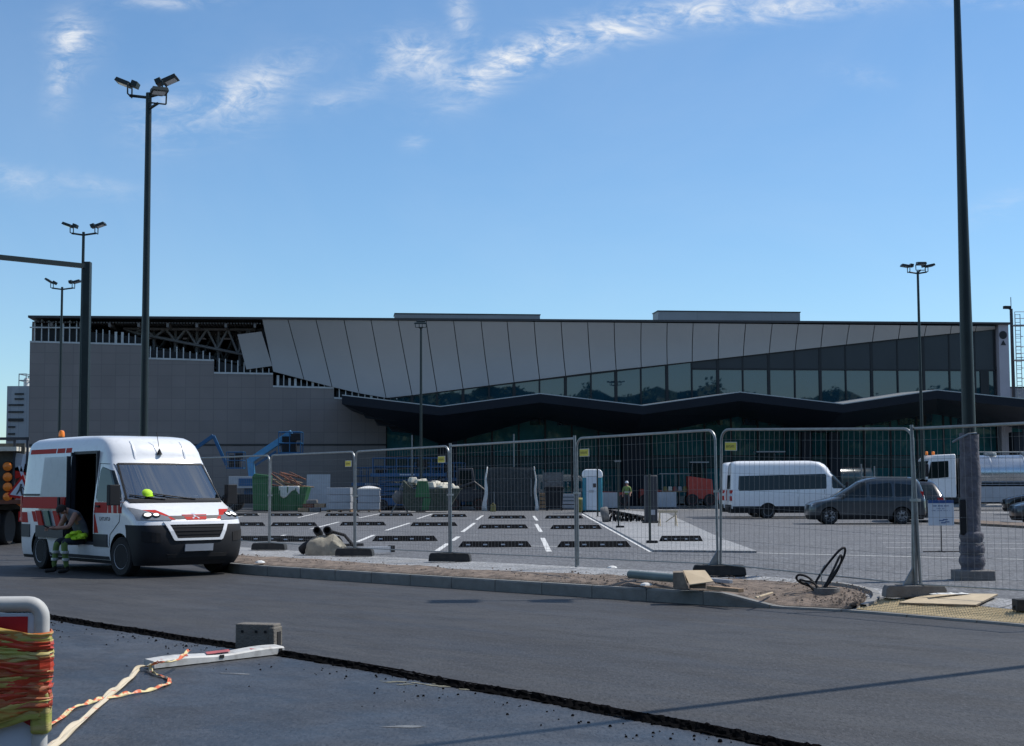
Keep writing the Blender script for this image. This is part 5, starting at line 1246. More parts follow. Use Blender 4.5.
# x forward (to the left in the photograph) from the rear of the cab
mb = MB([MT['white'], MT['plast']]); mb.prism(rpoly([(.0, .75), (1.75, .75), (1.85, 1.3), (1.80, 1.75), (1.55, 3.0), (1.25, 3.25), (.0, 3.3)], .1, 3), -1.22, 1.22, 'y'); mb.build('cab', tk, bevel=.05)
for s_ in (-1, 1):
    mb = MB(MT['glass']); y = s_ * 1.225; mb.prism(rpoly([(.45, 1.95), (1.66, 1.85), (1.46, 2.85), (.45, 2.9)], .06, 3), *sorted((y, y + s_ * .02)), 'y'); mb.build('side_window', tk)
    mb = MB(MT['plast']); mb.box((1.75, s_ * 1.42, 2.35), (.14, .22, .75)); mb.build('mirror', tk, bevel=.03)
mb = MB(MT['glass']); mb.prism([(1.80, 1.85), (1.83, 1.85), (1.60, 2.9), (1.56, 2.9)], -1.05, 1.05, 'y'); mb.build('windscreen', tk)
mb = MB([MT['plast'], MT['redlamp']]); mb.box((.85, 0, .7), (2.0, 2.4, .5)); mb.build('bumper', tk, bevel=.03)
mb = MB(MT['plast']); mb.box((-4.6, 0, .95), (10.8, .9, .28)); mb.box((-.35, 0, 1.9), (.25, 2.0, 2.3)); mb.build('chassis', tk)
for x in (.6, 1.0):
    mb = MB(MT['orange']); mb.lathe([(.09, 3.3), (.09, 3.45), (.05, 3.5)], 10, 0, Matrix.Translation((x + .2, -.6, 0))); mb.build('beacon', tk)
T = Matrix.Translation((-.75, 0, 2.15)) @ Matrix.Rotation(R(-90), 4, 'Y'); mb = MB(MT['silver']); mb.lathe([(.001, -.12), (.6, -.09), (1.02, 0), (1.1, .15), (1.1, 9.0), (1.02, 9.12), (.001, 9.2)], 36, 0, T)
for x in (1.4, 3.4, 5.4, 7.4): mb.lathe([(1.125, x - .05), (1.13, x), (1.125, x + .05)], 36, 0, T)
mb.build('tank', tk, smooth=True)
for x in (-2.4, -4.6, -6.8): 
    mb = MB(MT['galv']); mb.lathe([(.38, 3.2), (.38, 3.36), (.3, 3.40)], 14, 0, Matrix.Translation((x, 0, 0))); mb.build('manhole', tk)
mb = MB(MT['galv']); mb.tube([(-1.0, .5, 3.42), (-9.5, .5, 3.42)], .03, 6); mb.tube([(-1.0, -.5, 3.42), (-9.5, -.5, 3.42)], .03, 6)
for i in range(9): mb.tube([(-1.2 - i, -.5, 3.2), (-1.2 - i, -.5, 3.42)], .02, 5)
mb.build('roof_walkway', tk)
for s_ in (-1, 1):
    mb = MB(MT['lgrey']); mb.box((-3.1, s_ * 1.12, 1.0), (3.6, .16, 1.05)); mb.box((-5.2, s_ * 1.14, 1.45), (8.0, .12, .14)); mb.build('side_skirt', tk, bevel=.02)
for x in (.75, -6.3, -7.65):
    for s_ in (-1, 1): wheel(tk, x, s_ * 1.05, .5, .32, 0, 'steelrim')
# ================================================================ PLANT AND SITE THINGS
def Zpos(px, Y, z=PZ): p = AT(px, 500, Y); return Vector((p.x, Y, z))
BZ = PZ + .0
# knuckle boom lift
def boom(loc, rz, label, segs, basket, sc=1.0, body=True):
    o = thing('boom_lift', label, 'boom lift', loc, rz, 'blue boom lifts at the building'); o.scale = (sc,) * 3
    if body:
        mb = MB([MT['plast']]); mb.box((0, 0, .62), (2.6, 1.5, .45)); mb.build('chassis', o, bevel=.05)
        for x in (-1, 1):
            for y in (-.85, .85): wheel(o, x, y, .45, .32, 0, 'lgrey')
        mb = MB([MT['lgrey'], MT['blue']]); mb.box((-.1, 0, 1.45), (1.9, 1.5, .6), 0); mb.box((.1, -.76, 1.45), (1.3, .02, .38), 1); mb.box((.1, .76, 1.45), (1.3, .02, .38), 1); mb.box((0, 0, 1.0), (.7, .7, .5), 1); mb.build('turntable', o, bevel=.1)
    for a, b, w in segs:
        mb = MB(MT['bluel'] if w > .2 else MT['blue']); mb.tube([a, b], w, 4); mb.build('boom_arm', o, bevel=.01)
    mb = MB([MT['blue'], MT['plast']]); bx, by, bz = basket
    mb.box((bx, by, bz + .05), (1.1, .8, .1))
    for z in (.55, 1.1): mb.tube([(bx - .55, by - .4, bz + z), (bx + .55, by - .4, bz + z), (bx + .55, by + .4, bz + z), (bx - .55, by + .4, bz + z), (bx - .55, by - .4, bz + z)], .03, 6)
    for x in (-.55, 0, .55):
        for y in (-.4, .4): mb.tube([(bx + x, by + y, bz), (bx + x, by + y, bz + 1.1)], .025, 6)
    mb.box((bx + .3, by - .35, bz + .85), (.5, .2, .35), 1); mb.box((bx - .1, by + .2, bz + .5), (.7, .3, .8), 1); mb.build('basket', o)
    return o
c = Zpos(252, 96); boom((c.x, c.y, BZ), 0, 'blue boom lift, light blue arm raised to the upper right, beside the green container', [((0, 0, 1.6), (-.1, 0, 2.65), .22), ((-.1, 0, 2.55), (2.0, 0, 3.95), .21), ((.15, 0, 2.3), (1.2, 0, 3.0), .08), ((1.9, 0, 3.95), (2.15, -.1, 3.6), .14)], (2.0, -.4, 2.85), 1.28)
c = Zpos(196, 98); boom((c.x, c.y, BZ), 0, 'dark blue folded boom lift showing above the roof of the striped van', [((0, 0, 1.5), (-.8, 0, 3.6), .2), ((-.8, 0, 3.6), (1.1, 0, 4.95), .17), ((1.1, 0, 4.95), (2.0, 0, 3.0), .14)], (2.6, 0, 2.75))
# scissor lifts
def scissor(loc, rz, label, L_=3.6, H=2.1):
    o = thing('scissor_lift', label, 'scissor lift', loc, rz, 'blue scissor lifts by the entrance')
    mb = MB([MT['blue'], MT['plast']]); mb.box((0, 0, .55), (L_, 1.5, .5)); mb.box((0, 0, .85), (L_ * .9, 1.2, .12), 1); mb.build('chassis', o, bevel=.04)
    for x in (-L_ * .36, L_ * .36):
        for y in (-.7, .7): wheel(o, x, y, .36, .24, 0, 'lgrey')
    mb = MB(MT['blue'])
    for k in range(4):
        z = 1.0 + k * (H - 1.1) / 4
        for s_ in (-.45, .45): mb.tube([(-L_ * .42, s_, z), (L_ * .42, s_, z + .18)], .07, 4); mb.tube([(L_ * .42, s_ * .8, z), (-L_ * .42, s_ * .8, z + .18)], .07, 4)
    mb.build('scissor_arms', o)
    mb = MB([MT['blue'], MT['signw']]); mb.box((0, 0, H), (L_ + .3, 1.7, .22), 0)
    for z in (.55, 1.1): mb.tube([(-L_ / 2, -.8, H + z), (L_ / 2, -.8, H + z), (L_ / 2, .8, H + z), (-L_ / 2, .8, H + z), (-L_ / 2, -.8, H + z)], .035, 6)
    n = 7
    for i in range(n):
        for y in (-.8, .8): mb.tube([(lerp(-L_ / 2, L_ / 2, i / (n - 1)), y, H), (lerp(-L_ / 2, L_ / 2, i / (n - 1)), y, H + 1.1)], .03, 6)
    for i in range(9): mb.box((-.5 + i * .11, -.862, H + .01), (.07, .008, .09), 1)
    mb.build('platform', o)
    mb = MB(MT['dark']); mb.box((L_ * .2, -.83, H + .75), (.7, .12, .45)); mb.build('control_box', o)
c = Zpos(408, 97.5); scissor((c.x, c.y, BZ), R(4), 'large blue scissor lift behind the white wrapped pallet', 4.6, 2.3)
c = Zpos(440, 99.6); scissor((c.x, c.y, BZ), R(-5), 'blue scissor lift parked right of the larger one, behind the green skip', 3.2, 2.0)
c = Zpos(374, 99); scissor((c.x, c.y, BZ), R(2), 'blue scissor lift at the left end of the glazing, with bare scissor arms', 2.6, 1.7)
# green wheelie bin and green container full of scrap
c = Zpos(262, 90); o = thing('waste_container', 'tall bright green waste container with lid left of the scrap skip', 'container', (c.x, c.y, BZ))
mb = MB(MT['gbin']); mb.prism([(-.45, .15), (.45, .15), (.52, 2.1), (-.52, 2.1)], -.5, .5, 'y')
for x in (-.3, 0, .3): mb.box((x, -.51, 1.0), (.05, .04, 1.6))
mb.build('bin_body', o, bevel=.03); mb = MB(MT['gbin']); mb.prism([(-.55, 2.1), (.55, 2.1), (.5, 2.25), (-.4, 2.35)], -.55, .55, 'y'); mb.build('lid', o, bevel=.03)
c = Zpos(288, 92); o = thing('scrap_skip', 'low green skip heaped with rusty bars and white sheeting', 'skip', (c.x, c.y, BZ))
mb = MB(MT['gbin']); mb.prism([(-1.1, .1), (.95, .1), (1.35, 1.55), (-1.4, 1.55)], -.8, .8, 'y')
for x in (-.9, -.4, .1, .6, 1.0): mb.box((x, -.82, .85), (.07, .06, 1.4))
mb.build('skip_body', o, bevel=.02)
sc_ = thing('scrap_heap', 'tangle of rusty bars piled on the green skip', 'scrap', (c.x, c.y, BZ + 1.5))
for i in range(26):
    mb = MB(MT['rust'] if i % 4 else MT['timber']); a = Vector((rnd.uniform(-1.3, .2), rnd.uniform(-.6, .6), rnd.uniform(.0, 1.0))); b = a + Vector((rnd.uniform(.6, 1.5), rnd.uniform(-.2, .2), -rnd.uniform(.2, .9)))
    b.z = max(b.z, .02); mb.tube([a, b], rnd.uniform(.02, .05), 5); mb.build('bar', sc_)
mb = MB(MT['wsheet']); rows = [[(x * .16 - .6, -.84 - .02 * math.sin(x + y), 1.6 - y * .1 * (1 + .5 * math.sin(x * .8))) for x in range(9)] for y in range(6)]; mb.grid(rows); oo = mb.build('plastic_sheet', None, smooth=True); oo.location = (c.x + .15, c.y, BZ); tag(oo, 'white plastic sheet hanging over the edge of the green skip', 'sheet'); md = oo.modifiers.new('s', 'SOLIDIFY'); md.thickness = .01
# leaning boards, pallets, stacks
c = Zpos(318, 95); o = MB(MT['lgrey']); o.box((0, 0, 1.2), (1.5, .05, 2.3), T=Matrix.Rotation(R(-6), 4, 'X')); o = o.build('grey_board'); o.location = (c.x, c.y, BZ); tag(o, 'tall pale grey board standing upright behind the stacked slabs', 'board')
def stack(px, Y, w, h, d, label, mk, n=3, lid=False):
    c = Zpos(px, Y); o = thing('wrapped_pallet', label, 'pallet', (c.x, c.y, BZ), R(rnd.uniform(-4, 4)), 'pallets of building material')
    mb = MB(MT['timber'])
    for x in (-w / 2 + .06, 0, w / 2 - .06): mb.box((x, 0, .06), (.1, d, .1))
    for y in (-d / 2 + .08, 0, d / 2 - .08): mb.box((0, y, .125), (w, .12, .025))
    mb.build('pallet', o)
    for k in range(n):
        hh = h / n; mb = MB(MT[mk]); mb.box((rnd.uniform(-.02, .02), 0, .145 + hh * (k + .5)), (w * .96, d * .95, hh - .02)); mb.build('layer', o, bevel=.02)
    if lid: mb = MB(MT['wsheet']); mb.grid([[(lerp(-w / 2, w / 2, i / 6), lerp(-d / 2, d / 2, j / 3), h + .15 + .18 * math.sin(math.pi * i / 6) * math.sin(math.pi * j / 3) + .03) for i in range(7)] for j in range(4)]); mb.box((0, 0, h + .12), (w, d, .06)); mb.build('cover_sheet', o, smooth=True)
stack(340, 91, 1.5, 1.35, 1.0, 'pallet of pale grey slabs left of the fence joint', 'lgrey')
stack(369, 90, 1.4, 1.25, 1.0, 'white wrapped pallet with a ragged white cover right of the fence joint', 'lgrey', 3, True)
c = Zpos(312, 91)
for k, (dx, dz) in enumerate(((-.5, 0), (.2, 0), (-.2, .26), (.5, .27), (0, .5))):
    mb = MB([MT['timber'], MT['concd'], MT['rust']][k % 3]); mb.box((0, 0, .13), (.65, .6, .24)); o = mb.build('material_bale', bevel=.03); o.location = (c.x + dx, c.y, BZ + dz); tag(o, 'small dirty bale in the heap between the green skip and the grey slabs', 'bale', 'heap of small bales')
# skip with foam waste, cement mixer, compact loader
c = Zpos(431, 88); o = thing('dumper_skip', 'muddy green skip filled with cream coloured foam waste behind the fence', 'skip', (c.x, c.y, BZ))
mb = MB([MT['gbin2'], MT['gbin']]); mb.prism([(-1.4, .25), (-1.15, .1), (1.0, .1), (1.75, 1.3), (1.85, 1.42), (-1.1, 1.42), (-1.6, 1.9), (-1.6, .6)], -.8, .8, 'y', 0)
mb.prism([(-.9, .9), (.0, .9), (-.15, 1.85), (-.75, 1.85)], -.84, -.81, 'y', 1); mb.prism([(-.5, .15), (-.1, .15), (.05, .85), (-.4, .85)], -.84, -.81, 'y', 1)
for x in (-1.1, .3, .8): mb.box((x, -.83, .8), (.08, .05, 1.1))
mb.build('skip_body', o, bevel=.03)
fo = MB(MT['cream'])
for i in range(26):
    t = rnd.random(); fo.box((lerp(-1.2, 1.4, t), rnd.uniform(-.5, .5), lerp(1.85, 1.42, t) + rnd.uniform(-.1, .18)), (rnd.uniform(.3, .7), rnd.uniform(.3, .6), rnd.uniform(.15, .35)), rz=rnd.uniform(0, 3), taper=.7)
fo = fo.build('foam_waste', bevel=.03); fo.location = (c.x, c.y, BZ); fo['kind'] = 'stuff'
c = Zpos(400, 88.5); o = thing('cement_mixer', 'small dusty cement mixer with a raised handle left of the muddy green skip', 'mixer', (c.x, c.y, BZ))
mb = MB(MT['concd']); mb.lathe([(.15, -.4), (.38, -.1), (.4, .15), (.22, .45), (.2, .45)], 14, 0, Matrix.Translation((0, 0, .85)) @ Matrix.Rotation(R(-55), 4, 'Y')); mb.build('drum', o, smooth=True)
mb = MB(MT['galv']); mb.tube([(-.5, 0, 0), (0, 0, .9), (.45, 0, 0)], .04, 6); mb.tube([(0, 0, .9), (.1, 0, 1.5), (.75, 0, 1.95)], .035, 6); mb.tube([(-.05, 0, 1.3), (.15, 0, 1.75)], .03, 6); mb.build('stand', o)
c = Zpos(467, 96); o = thing('compact_loader', 'dark compact loader with a boxy cab half hidden behind the muddy green skip', 'loader', (c.x, c.y, BZ))
mb = MB([MT['dgrey'], MT['rust']]); mb.box((0, 0, .95), (2.6, 1.5, .8)); mb.prism([(-.7, 1.35), (.6, 1.35), (.4, 2.7), (-.6, 2.7)], -.7, .7, 'y'); mb.build('cab', o, bevel=.04)
mb = MB(MT['glass']); mb.prism([(-.55, 1.5), (.42, 1.5), (.28, 2.55), (-.48, 2.55)], -.72, -.705, 'y'); mb.build('cab_window', o)
mb = MB(MT['orng']); mb.prism([(1.2, .4), (2.1, .2), (1.9, 1.1), (1.3, 1.3)], -.8, .8, 'y'); mb.build('bucket', o, bevel=.02)
mb = MB(MT['dgrey']); mb.tube([(-1.0, -.78, 1.3), (.5, -.78, 1.8), (1.5, -.78, 1.0)], .09, 6); mb.tube([(-1.0, .78, 1.3), (.5, .78, 1.8), (1.5, .78, 1.0)], .09, 6); mb.build('lift_arm', o)
for x in (-.8, .8):
    for y in (-.8, .8): wheel(o, x, y, .42, .3, 0, 'orng')
# netted box
c = Zpos(511, 93.5); o = thing('netted_shelter', 'large box shrouded in dark netting with strips of white sheeting at both sides', 'shelter', (c.x, c.y, BZ))
mb = MB(MT['tarp']); W = 2.9; rows = []
for i in range(13):
    z = i / 12 * 2.72; 
    ring = []
    for k in range(41):
        t = k / 40 * 4; 
        if t < 1: x, y = lerp(-W / 2, W / 2, t), -1
        elif t < 2: x, y = W / 2, lerp(-1, 1, t - 1)
        elif t < 3: x, y = lerp(W / 2, -W / 2, t - 2), 1
        else: x, y = -W / 2, lerp(1, -1, t - 3)
        n_ = noise.noise(Vector((x * 2, y * 2, z * 1.2))) * .07; s_ = 1 - (.10 if i == 12 else 0); ring.append((x * s_ + n_, y * s_ + n_, z))
    rows.append(ring)
mb.grid(rows); mb.add([(x * .9, y * .9, 2.74) for x, y in ((-W / 2, -1), (W / 2, -1), (W / 2, 1), (-W / 2, 1))], [(0, 1, 2, 3)]); mb.build('netting', o, smooth=True)
for s_ in (-1, 1):
    mb = MB(MT['wsheet']); rows = []
    for i in range(11):
        z = i / 10 * 2.75; w = lerp(.30, .06, (i / 10) ** .8) * (.8 if s_ > 0 else 1.15); x0 = s_ * (W / 2 + .02) + s_ * .04 * math.sin(i * 1.1); rows.append([(x0, -1.06, z), (x0 + s_ * w, -1.10 + .04 * math.sin(i), z)])
    mb.grid(rows); q = mb.build('white_sheeting', o, smooth=True); md = q.modifiers.new('s', 'SOLIDIFY'); md.thickness = .02
mb = MB(MT['galv'])
for x in (-1.05, 1.25): mb.tube([(x, -1.12, 2.0 if x > 0 else 0), (x, -1.12, .9 if x > 0 else 1.2)], .03, 6)
mb.build('tie_bar', o)
c = Zpos(493, 90); mb = MB(MT['olive']); mb.box((0, 0, .2), (.35, .3, .4), taper=.8); mb.tube([(-.12, 0, .4), (0, 0, .52), (.12, 0, .4)], .02, 6); o = mb.build('fuel_can', bevel=.03); o.location = (c.x, c.y, BZ); tag(o, 'small olive yellow can on the ground before the netted box', 'can')
# dark wheeled bin and clutter behind it
c = Zpos(554, 93); o = thing('wheeled_bin', 'black wheeled bin between the netted box and the toilet', 'bin', (c.x, c.y, BZ))
mb = MB(MT['plast']); mb.prism([(-.5, .15), (.5, .15), (.58, 1.35), (-.58, 1.35)], -.45, .45, 'y'); mb.build('bin_body', o, bevel=.03); mb = MB(MT['plast']); mb.prism([(-.62, 1.35), (.62, 1.35), (.55, 1.5), (-.55, 1.5)], -.5, .5, 'y'); mb.build('lid', o, bevel=.03)
for x in (-.45, .45): wheel(o, x, -.4, .1, .06, 0, 'dgrey')
for px, Y, w, h, mk, lb in ((543, 96, .5, 1.0, 'timber', 'stack of dark timber just left of the black wheeled bin'), (571, 96, 1.2, .95, 'lgrey', 'low grey trolley load right of the black wheeled bin'), (553, 98, 1.3, 2.35, 'concd', 'dull brown crate behind the black wheeled bin')):
    c = Zpos(px, Y); o = thing('site_crate', lb, 'crate', (c.x, c.y, BZ)); mb = MB(MT[mk])
    for k in range(4): mb.box((0, 0, .1 + h * (k + .5) / 4), (w, .8, h / 4 - .05))
    mb.build('boards', o, bevel=.01); mb = MB(MT['galv'])
    for x in (-w / 2, w / 2): mb.tube([(x, -.42, 0), (x, -.42, h + .2)], .03, 6)
    mb.build('posts', o)
# portable toilet
c = Zpos(592.5, 84); o = thing('portable_toilet', 'white and teal portable toilet with rounded white roof', 'portable toilet', (c.x, c.y, BZ), R(-3))
mb = MB([MT['tealp']]); mb.box((0, 0, 1.15), (1.12, 1.1, 2.05)); mb.build('cabin', o, bevel=.06)
mb = MB(MT['white']); mb.prism(rpoly([(-.59, 1.98), (.59, 1.98), (.58, 2.3), (.42, 2.46), (-.42, 2.46), (-.58, 2.3)], .12, 4), -.58, .58, 'y'); mb.build('roof', o, bevel=.05)
mb = MB([MT['signw'], MT['ink']]); mb.box((-.03, -.565, 1.12), (.62, .03, 1.9)); 
for x in (-.2, 0, .2): mb.box((x - .03, -.585, 1.1), (.03, .02, 1.8))
mb.build('door', o, bevel=.01)
mb = MB([MT['lgrey'], MT['ink']]); mb.box((.12, -.60, 1.55), (.17, .012, .22), 1); mb.box((-.06, -.60, 1.22), (.26, .012, .14), 0); mb.build('door_notice', o)
mb = MB(MT['plast']); mb.box((0, 0, .06), (1.2, 1.15, .12)); mb.build('skid', o)
c = Zpos(580.5, 86); mb = MB(MT['olive']); mb.lathe([(.2, 0), (.26, .3), (.25, .75), (.1, .85)], 12); o = mb.build('yellow_drum', smooth=True); o.location = (c.x, c.y, BZ); tag(o, 'dull yellow drum at the left side of the portable toilet', 'drum')
# telehandler and red machines under the canopy
def red_machine(px, Y, w, h, label, cab=True, boomv=False):
    c = Zpos(px, Y, PZ + .13); o = thing('red_machine', label, 'machine', c, 0, 'red machines under the canopy')
    mb = MB(MT['orng']); mb.prism([(-w / 2, .5), (w / 2, .5), (w / 2 - .1, h * .62), (-w / 2, h * .7)], -.7, .7, 'y'); mb.build('machine_body', o, bevel=.05)
    mb = MB(MT['dgrey']); mb.box((0, 0, .5), (w * .95, 1.2, .3)); mb.build('chassis', o)
    if cab: mb = MB(MT['glass']); mb.box((-w * .15, 0, h * .8), (w * .45, 1.2, h * .4)); mb.build('cab', o, bevel=.05); mb = MB(MT['galv']); mb.box((-w * .05, 0, h + .05), (w * .75, 1.3, .08)); mb.build('cab_roof', o)
    for x in (-w * .35, w * .35):
        for y in (-.65, .65): wheel(o, x, y, .42, .3, 0, 'orng')
    return o
red_machine(700, 99.6, 1.7, 2.9, 'red telehandler with a pale cab roof, left of the white vans')
red_machine(613, 100, 1.9, 1.5, 'low dull red machine just right of the portable toilet', False)
red_machine(657, 101.5, 2.4, 1.7, 'red machine half hidden by the charging pillar', False)
c = Zpos(765, 99); o = red_machine(772, 100.5, 2.6, 3.6, 'dark red machine whose flat roof shows above the minibus')
for px, Y, lb in ((608, 97.5, 'grey cabinet in front of the low red machine, right of the toilet'), (666, 98.5, 'grey cabinet behind the charging pillar, right of it')):
    c = Zpos(px, Y, PZ); o = thing('grey_cabinet', lb, 'cabinet', (c.x, c.y, PZ)); mb = MB(MT['lgrey']); mb.box((0, 0, .6), (1.3, .7, 1.0)); mb.box((0, -.36, .6), (.02, .02, .9)); mb.build('housing', o, bevel=.03); mb = MB(MT['plast']); mb.box((0, 0, .06), (1.2, .6, .12)); mb.build('plinth', o)
# scaffold trestles with rubbish in the entrance
c = Zpos(680, 100, PZ + .13); o = thing('low_scaffold', 'low scaffold platform on yellow and white legs left of the red telehandler', 'scaffold', c)
mb = MB(MT['timber']); mb.box((0, 0, 1.0), (2.5, .9, .06)); mb.build('platform_board', o)
mb = MB(MT['galv']); mb.tube([(-1.4, -.4, 2.2), (1.4, -.4, 2.2)], .04, 6)
for x in (-1.2, -.3, .6, 1.2): mb.tube([(x, -.42, 0), (x, -.42, 2.2)], .03, 6)
mb.build('scaffold_tube', o)
for k in range(7):
    mb = MB([MT['olive'], MT['cream'], MT['orng'], MT['lgrey']][k % 4]); mb.box((0, 0, .16), (.28, .25, .3), taper=.8); q = mb.build('material_tub', bevel=.03); q.location = (c.x - 1.0 + k * .33, c.y - .1, c.z + 1.03); tag(q, 'small coloured tub standing on the low scaffold platform', 'tub', 'tubs on the scaffold')
# hoses heap + trestle on the island
c = U(612, 522, PZ + .05); o = thing('hose_heap', 'heap of black hoses and a grey drum on the paved island', 'hoses', (c.x, c.y, PZ + .05))
mb = MB(MT['plast']); rr = random.Random(3)
for i in range(14):
    x0 = -.1 + i * .12; h = lerp(.42, .10, i / 14); P = []
    for k in range(11): t = k / 10 * math.pi; P.append((x0 + .22 * math.cos(t) + rr.uniform(-.03, .03), rr.uniform(-.2, .2), h * math.sin(t) + .05))
    mb.tube(P, .045, 6)
mb.build('hose', o, smooth=True)
mb = MB(MT['concd']); mb.lathe([(.28, -.15), (.31, -.1), (.31, .1), (.28, .15)], 18, 0, Matrix.Translation((-.28, 0, .30)) @ Matrix.Rotation(R(80), 4, 'Y')); mb.build('drum', o, smooth=True)
c = U(668, 526, PZ + .05); o = thing('small_trestle', 'small pale yellow trestle beside the slate pillar', 'trestle', (c.x, c.y, PZ + .05), R(5))
mb = MB(MT['wood']); mb.box((0, 0, .52), (.7, .1, .08))
for x in (-.32, .30):
    for y in (-.18, .18): mb.tube([(x, y, 0), (x * .92, 0, .5)], .022, 5)
mb.tube([(-.1, -.1, .15), (.32, -.02, .42)], .02, 5); mb.build('trestle_frame', o)
# information board on a thin stand
c = U(942, 552, PZ); s_ = c.y / FPX; o = thing('notice_board', 'white notice board with blue top band on a thin stand beside the wrapped pole', 'notice board', (c.x, c.y, PZ), R(0))
zt = AT(941, 500, c.y).z - PZ; zb = AT(941, 525.5, c.y).z - PZ; w = 25.5 * s_
mb = MB([MT['signw']]); mb.box((0, 0, (zt + zb) / 2), (w, .02, zt - zb)); bd = mb.build('board', o)
mb = MB(MT['bluesign']); mb.box((0, -.013, zt - .035), (w, .006, .07)); mb.build('blue_band', bd)
mb = MB(MT['bluesign'])
for (y, w2, h) in ((zt - .13, .38, .035), (zt - .19, .20, .018), (zt - .235, .42, .014)):
    n = int(w2 / .026)
    for i in range(n):
        if i % 5 == 4: continue
        mb.box((-w2 / 2 + i * .026 + .01, -.013, y), (.015, .005, h * (.75 + .25 * ((i * 7) % 3 - 1))))
for k, (dx, dz, a) in enumerate(((-.04, -.02, 40), (.05, 0, -30), (.09, -.05, -10), (0, -.07, 0))): mb.box((.04 + dx, -.013, zb + .13 + dz), (.10, .005, .02), T=None)
mb.build('print', bd)
mb = MB(MT['plast']); mb.tube([(0, .02, 0), (0, .02, zt - .02)], .012, 6); mb.tube([(-.42, .02, .01), (.42, .02, .01)], .012, 6); mb.tube([(0, -.22, .01), (0, .26, .01)], .012, 6); mb.build('stand', o)
# ---- bundled cover with pipes
c = U(325, 556, .16); z = gh(c.x, c.y)
o = thing('covered_bundle', 'lumpy bundle under a worn olive brown cover with black pipe ends on top', 'bundle', (c.x - .05, c.y + .45, z))
mb = MB(MT['cover']); rows = []
for i in range(25):
    t = i / 24; row = []
    for k in range(25):
        a = k / 24 * math.pi; x = lerp(-.42, .48, t); prof = math.sin(math.pi * min(1, max(0, t * .98 + .01))) ** .32
        h = (.50 - .10 * t) * prof * (.9 + .25 * noise.noise(Vector((x * 3, 1, 0)))); w = .34 * prof
        nn = noise.noise(Vector((x * 5, math.cos(a) * 2, math.sin(a) * 2))) * .06 + noise.noise(Vector((x * 13, math.cos(a) * 5, math.sin(a) * 5))) * .02
        row.append((x, -math.cos(a) * (w + nn), max(-.01, math.sin(a) ** .8 * (h + nn))))
    rows.append(row)
mb.grid(rows); mb.build('cover', o, smooth=True)
mb = MB(MT['plast'])
for x, r_ in ((-.18, .085), (.04, .09)): mb.lathe([(r_, -.25), (r_, .16), (r_ * .7, .165), (r_ * .65, .0)], 16, 0, Matrix.Translation((x, .12, .50)) @ Matrix.Rotation(R(78), 4, 'X'))
mb.tube([(.1, .15, .50), (.4, .1, .42), (.58, .05, .22), (.75, -.05, .06)], .035, 8); mb.tube([(-.52, .05, .10), (-.42, .0, .16), (-.2, .1, .30)], [.10, .12, .08], 10); mb.build('pipe', o, smooth=True)
a = U(338, 555, .16); b = U(391, 553, .16); d = (b - a); o = thing('steel_profile', 'grey hollow steel profile lying on the pavement right of the brown bundle', 'profile', (a.x, a.y + .3, gh(a.x, a.y)), math.atan2(d.y, d.x))
mb = MB([MT['lgrey'], MT['dark']]); Lb = d.length; mb.box((Lb / 2, 0, .075), (Lb, .12, .13), 0); mb.box((Lb + .001, 0, .075), (.01, .09, .10), 1); mb.build('bar', o)
mb = MB(MT['plast']); mb.box((Lb - .02, 0, .08), (.1, .14, .15)); mb.build('end_cap', o)
mb = MB(MT['plast']); mb.box((.25, -.1, .2), (.5, .16, .06)); mb.build('bracket', o)
# ---- cardboard box, planks, pipes on the verge
c = U(692, 590, .2); z = gh(c.x, c.y) + .045
o = thing('cardboard_box', 'tilted open cardboard box on the soil verge with faint print on its pale lid', 'box', (c.x, c.y + .12, z), R(-6))
def box_mat(): pass
mb = MB([MT['cardd'], MT['card'], MT['dark']])
# darker card colours in the shade on carton and flap; sloping lid stays pale
mb.v = []; V8 = [(-.24, -.16, 0), (-.03, -.19, 0), (-.03, .14, 0), (-.24, .14, 0), (-.24, -.14, .22), (-.10, -.10, .225), (-.10, .16, .23), (-.24, .16, .225)]
mb.add(V8, [(0, 1, 5, 4), (0, 4, 7, 3), (3, 7, 6, 2), (4, 5, 6, 7), (0, 3, 2, 1), (1, 2, 6, 5)], 0)
mb.build('carton', o, bevel=.004)
mb = MB([MT['card']]); mb.add([(-.10, .16, .235), (.20, .20, .235), (.30, -.14, .105), (-.02, -.20, .065), (-.10, .16, .223), (.20, .20, .223), (.30, -.14, .093), (-.02, -.20, .053)], [(0, 1, 2, 3), (7, 6, 5, 4), (0, 4, 5, 1), (1, 5, 6, 2), (2, 6, 7, 3), (3, 7, 4, 0)], 0); lid_ = mb.build('lid', o)
mb = MB(MT['cardd']); mb.box((.09, 0, .05), (.22, .2, .09)); mb.build('flap', o)
n_ = Vector((.30, .04, 0)).cross(Vector((.08, -.36, -.17))); 
mb = MB(MT['ink'])
A0 = Vector((-.10, .16, .2375)); e1 = Vector((.30, .04, 0)); e2 = Vector((.08, -.36, -.17)) 
for i, (a, b, w, h) in enumerate(((.28, .55, .04, .16), (.33, .70, .07, .05), (.40, .5, .03, .14), (.50, .45, .03, .12), (.56, .42, .06, .06), (.64, .42, .05, .06), (.71, .40, .05, .06), (.78, .38, .03, .10))):
    q = [A0 + e1 * x + e2 * y + Vector((0, 0, .004)) for x, y in ((a, b), (a + w, b), (a + w, b + h), (a, b + h))]; mb.add(q, [(0, 1, 2, 3)])
mb.build('print', lid_)
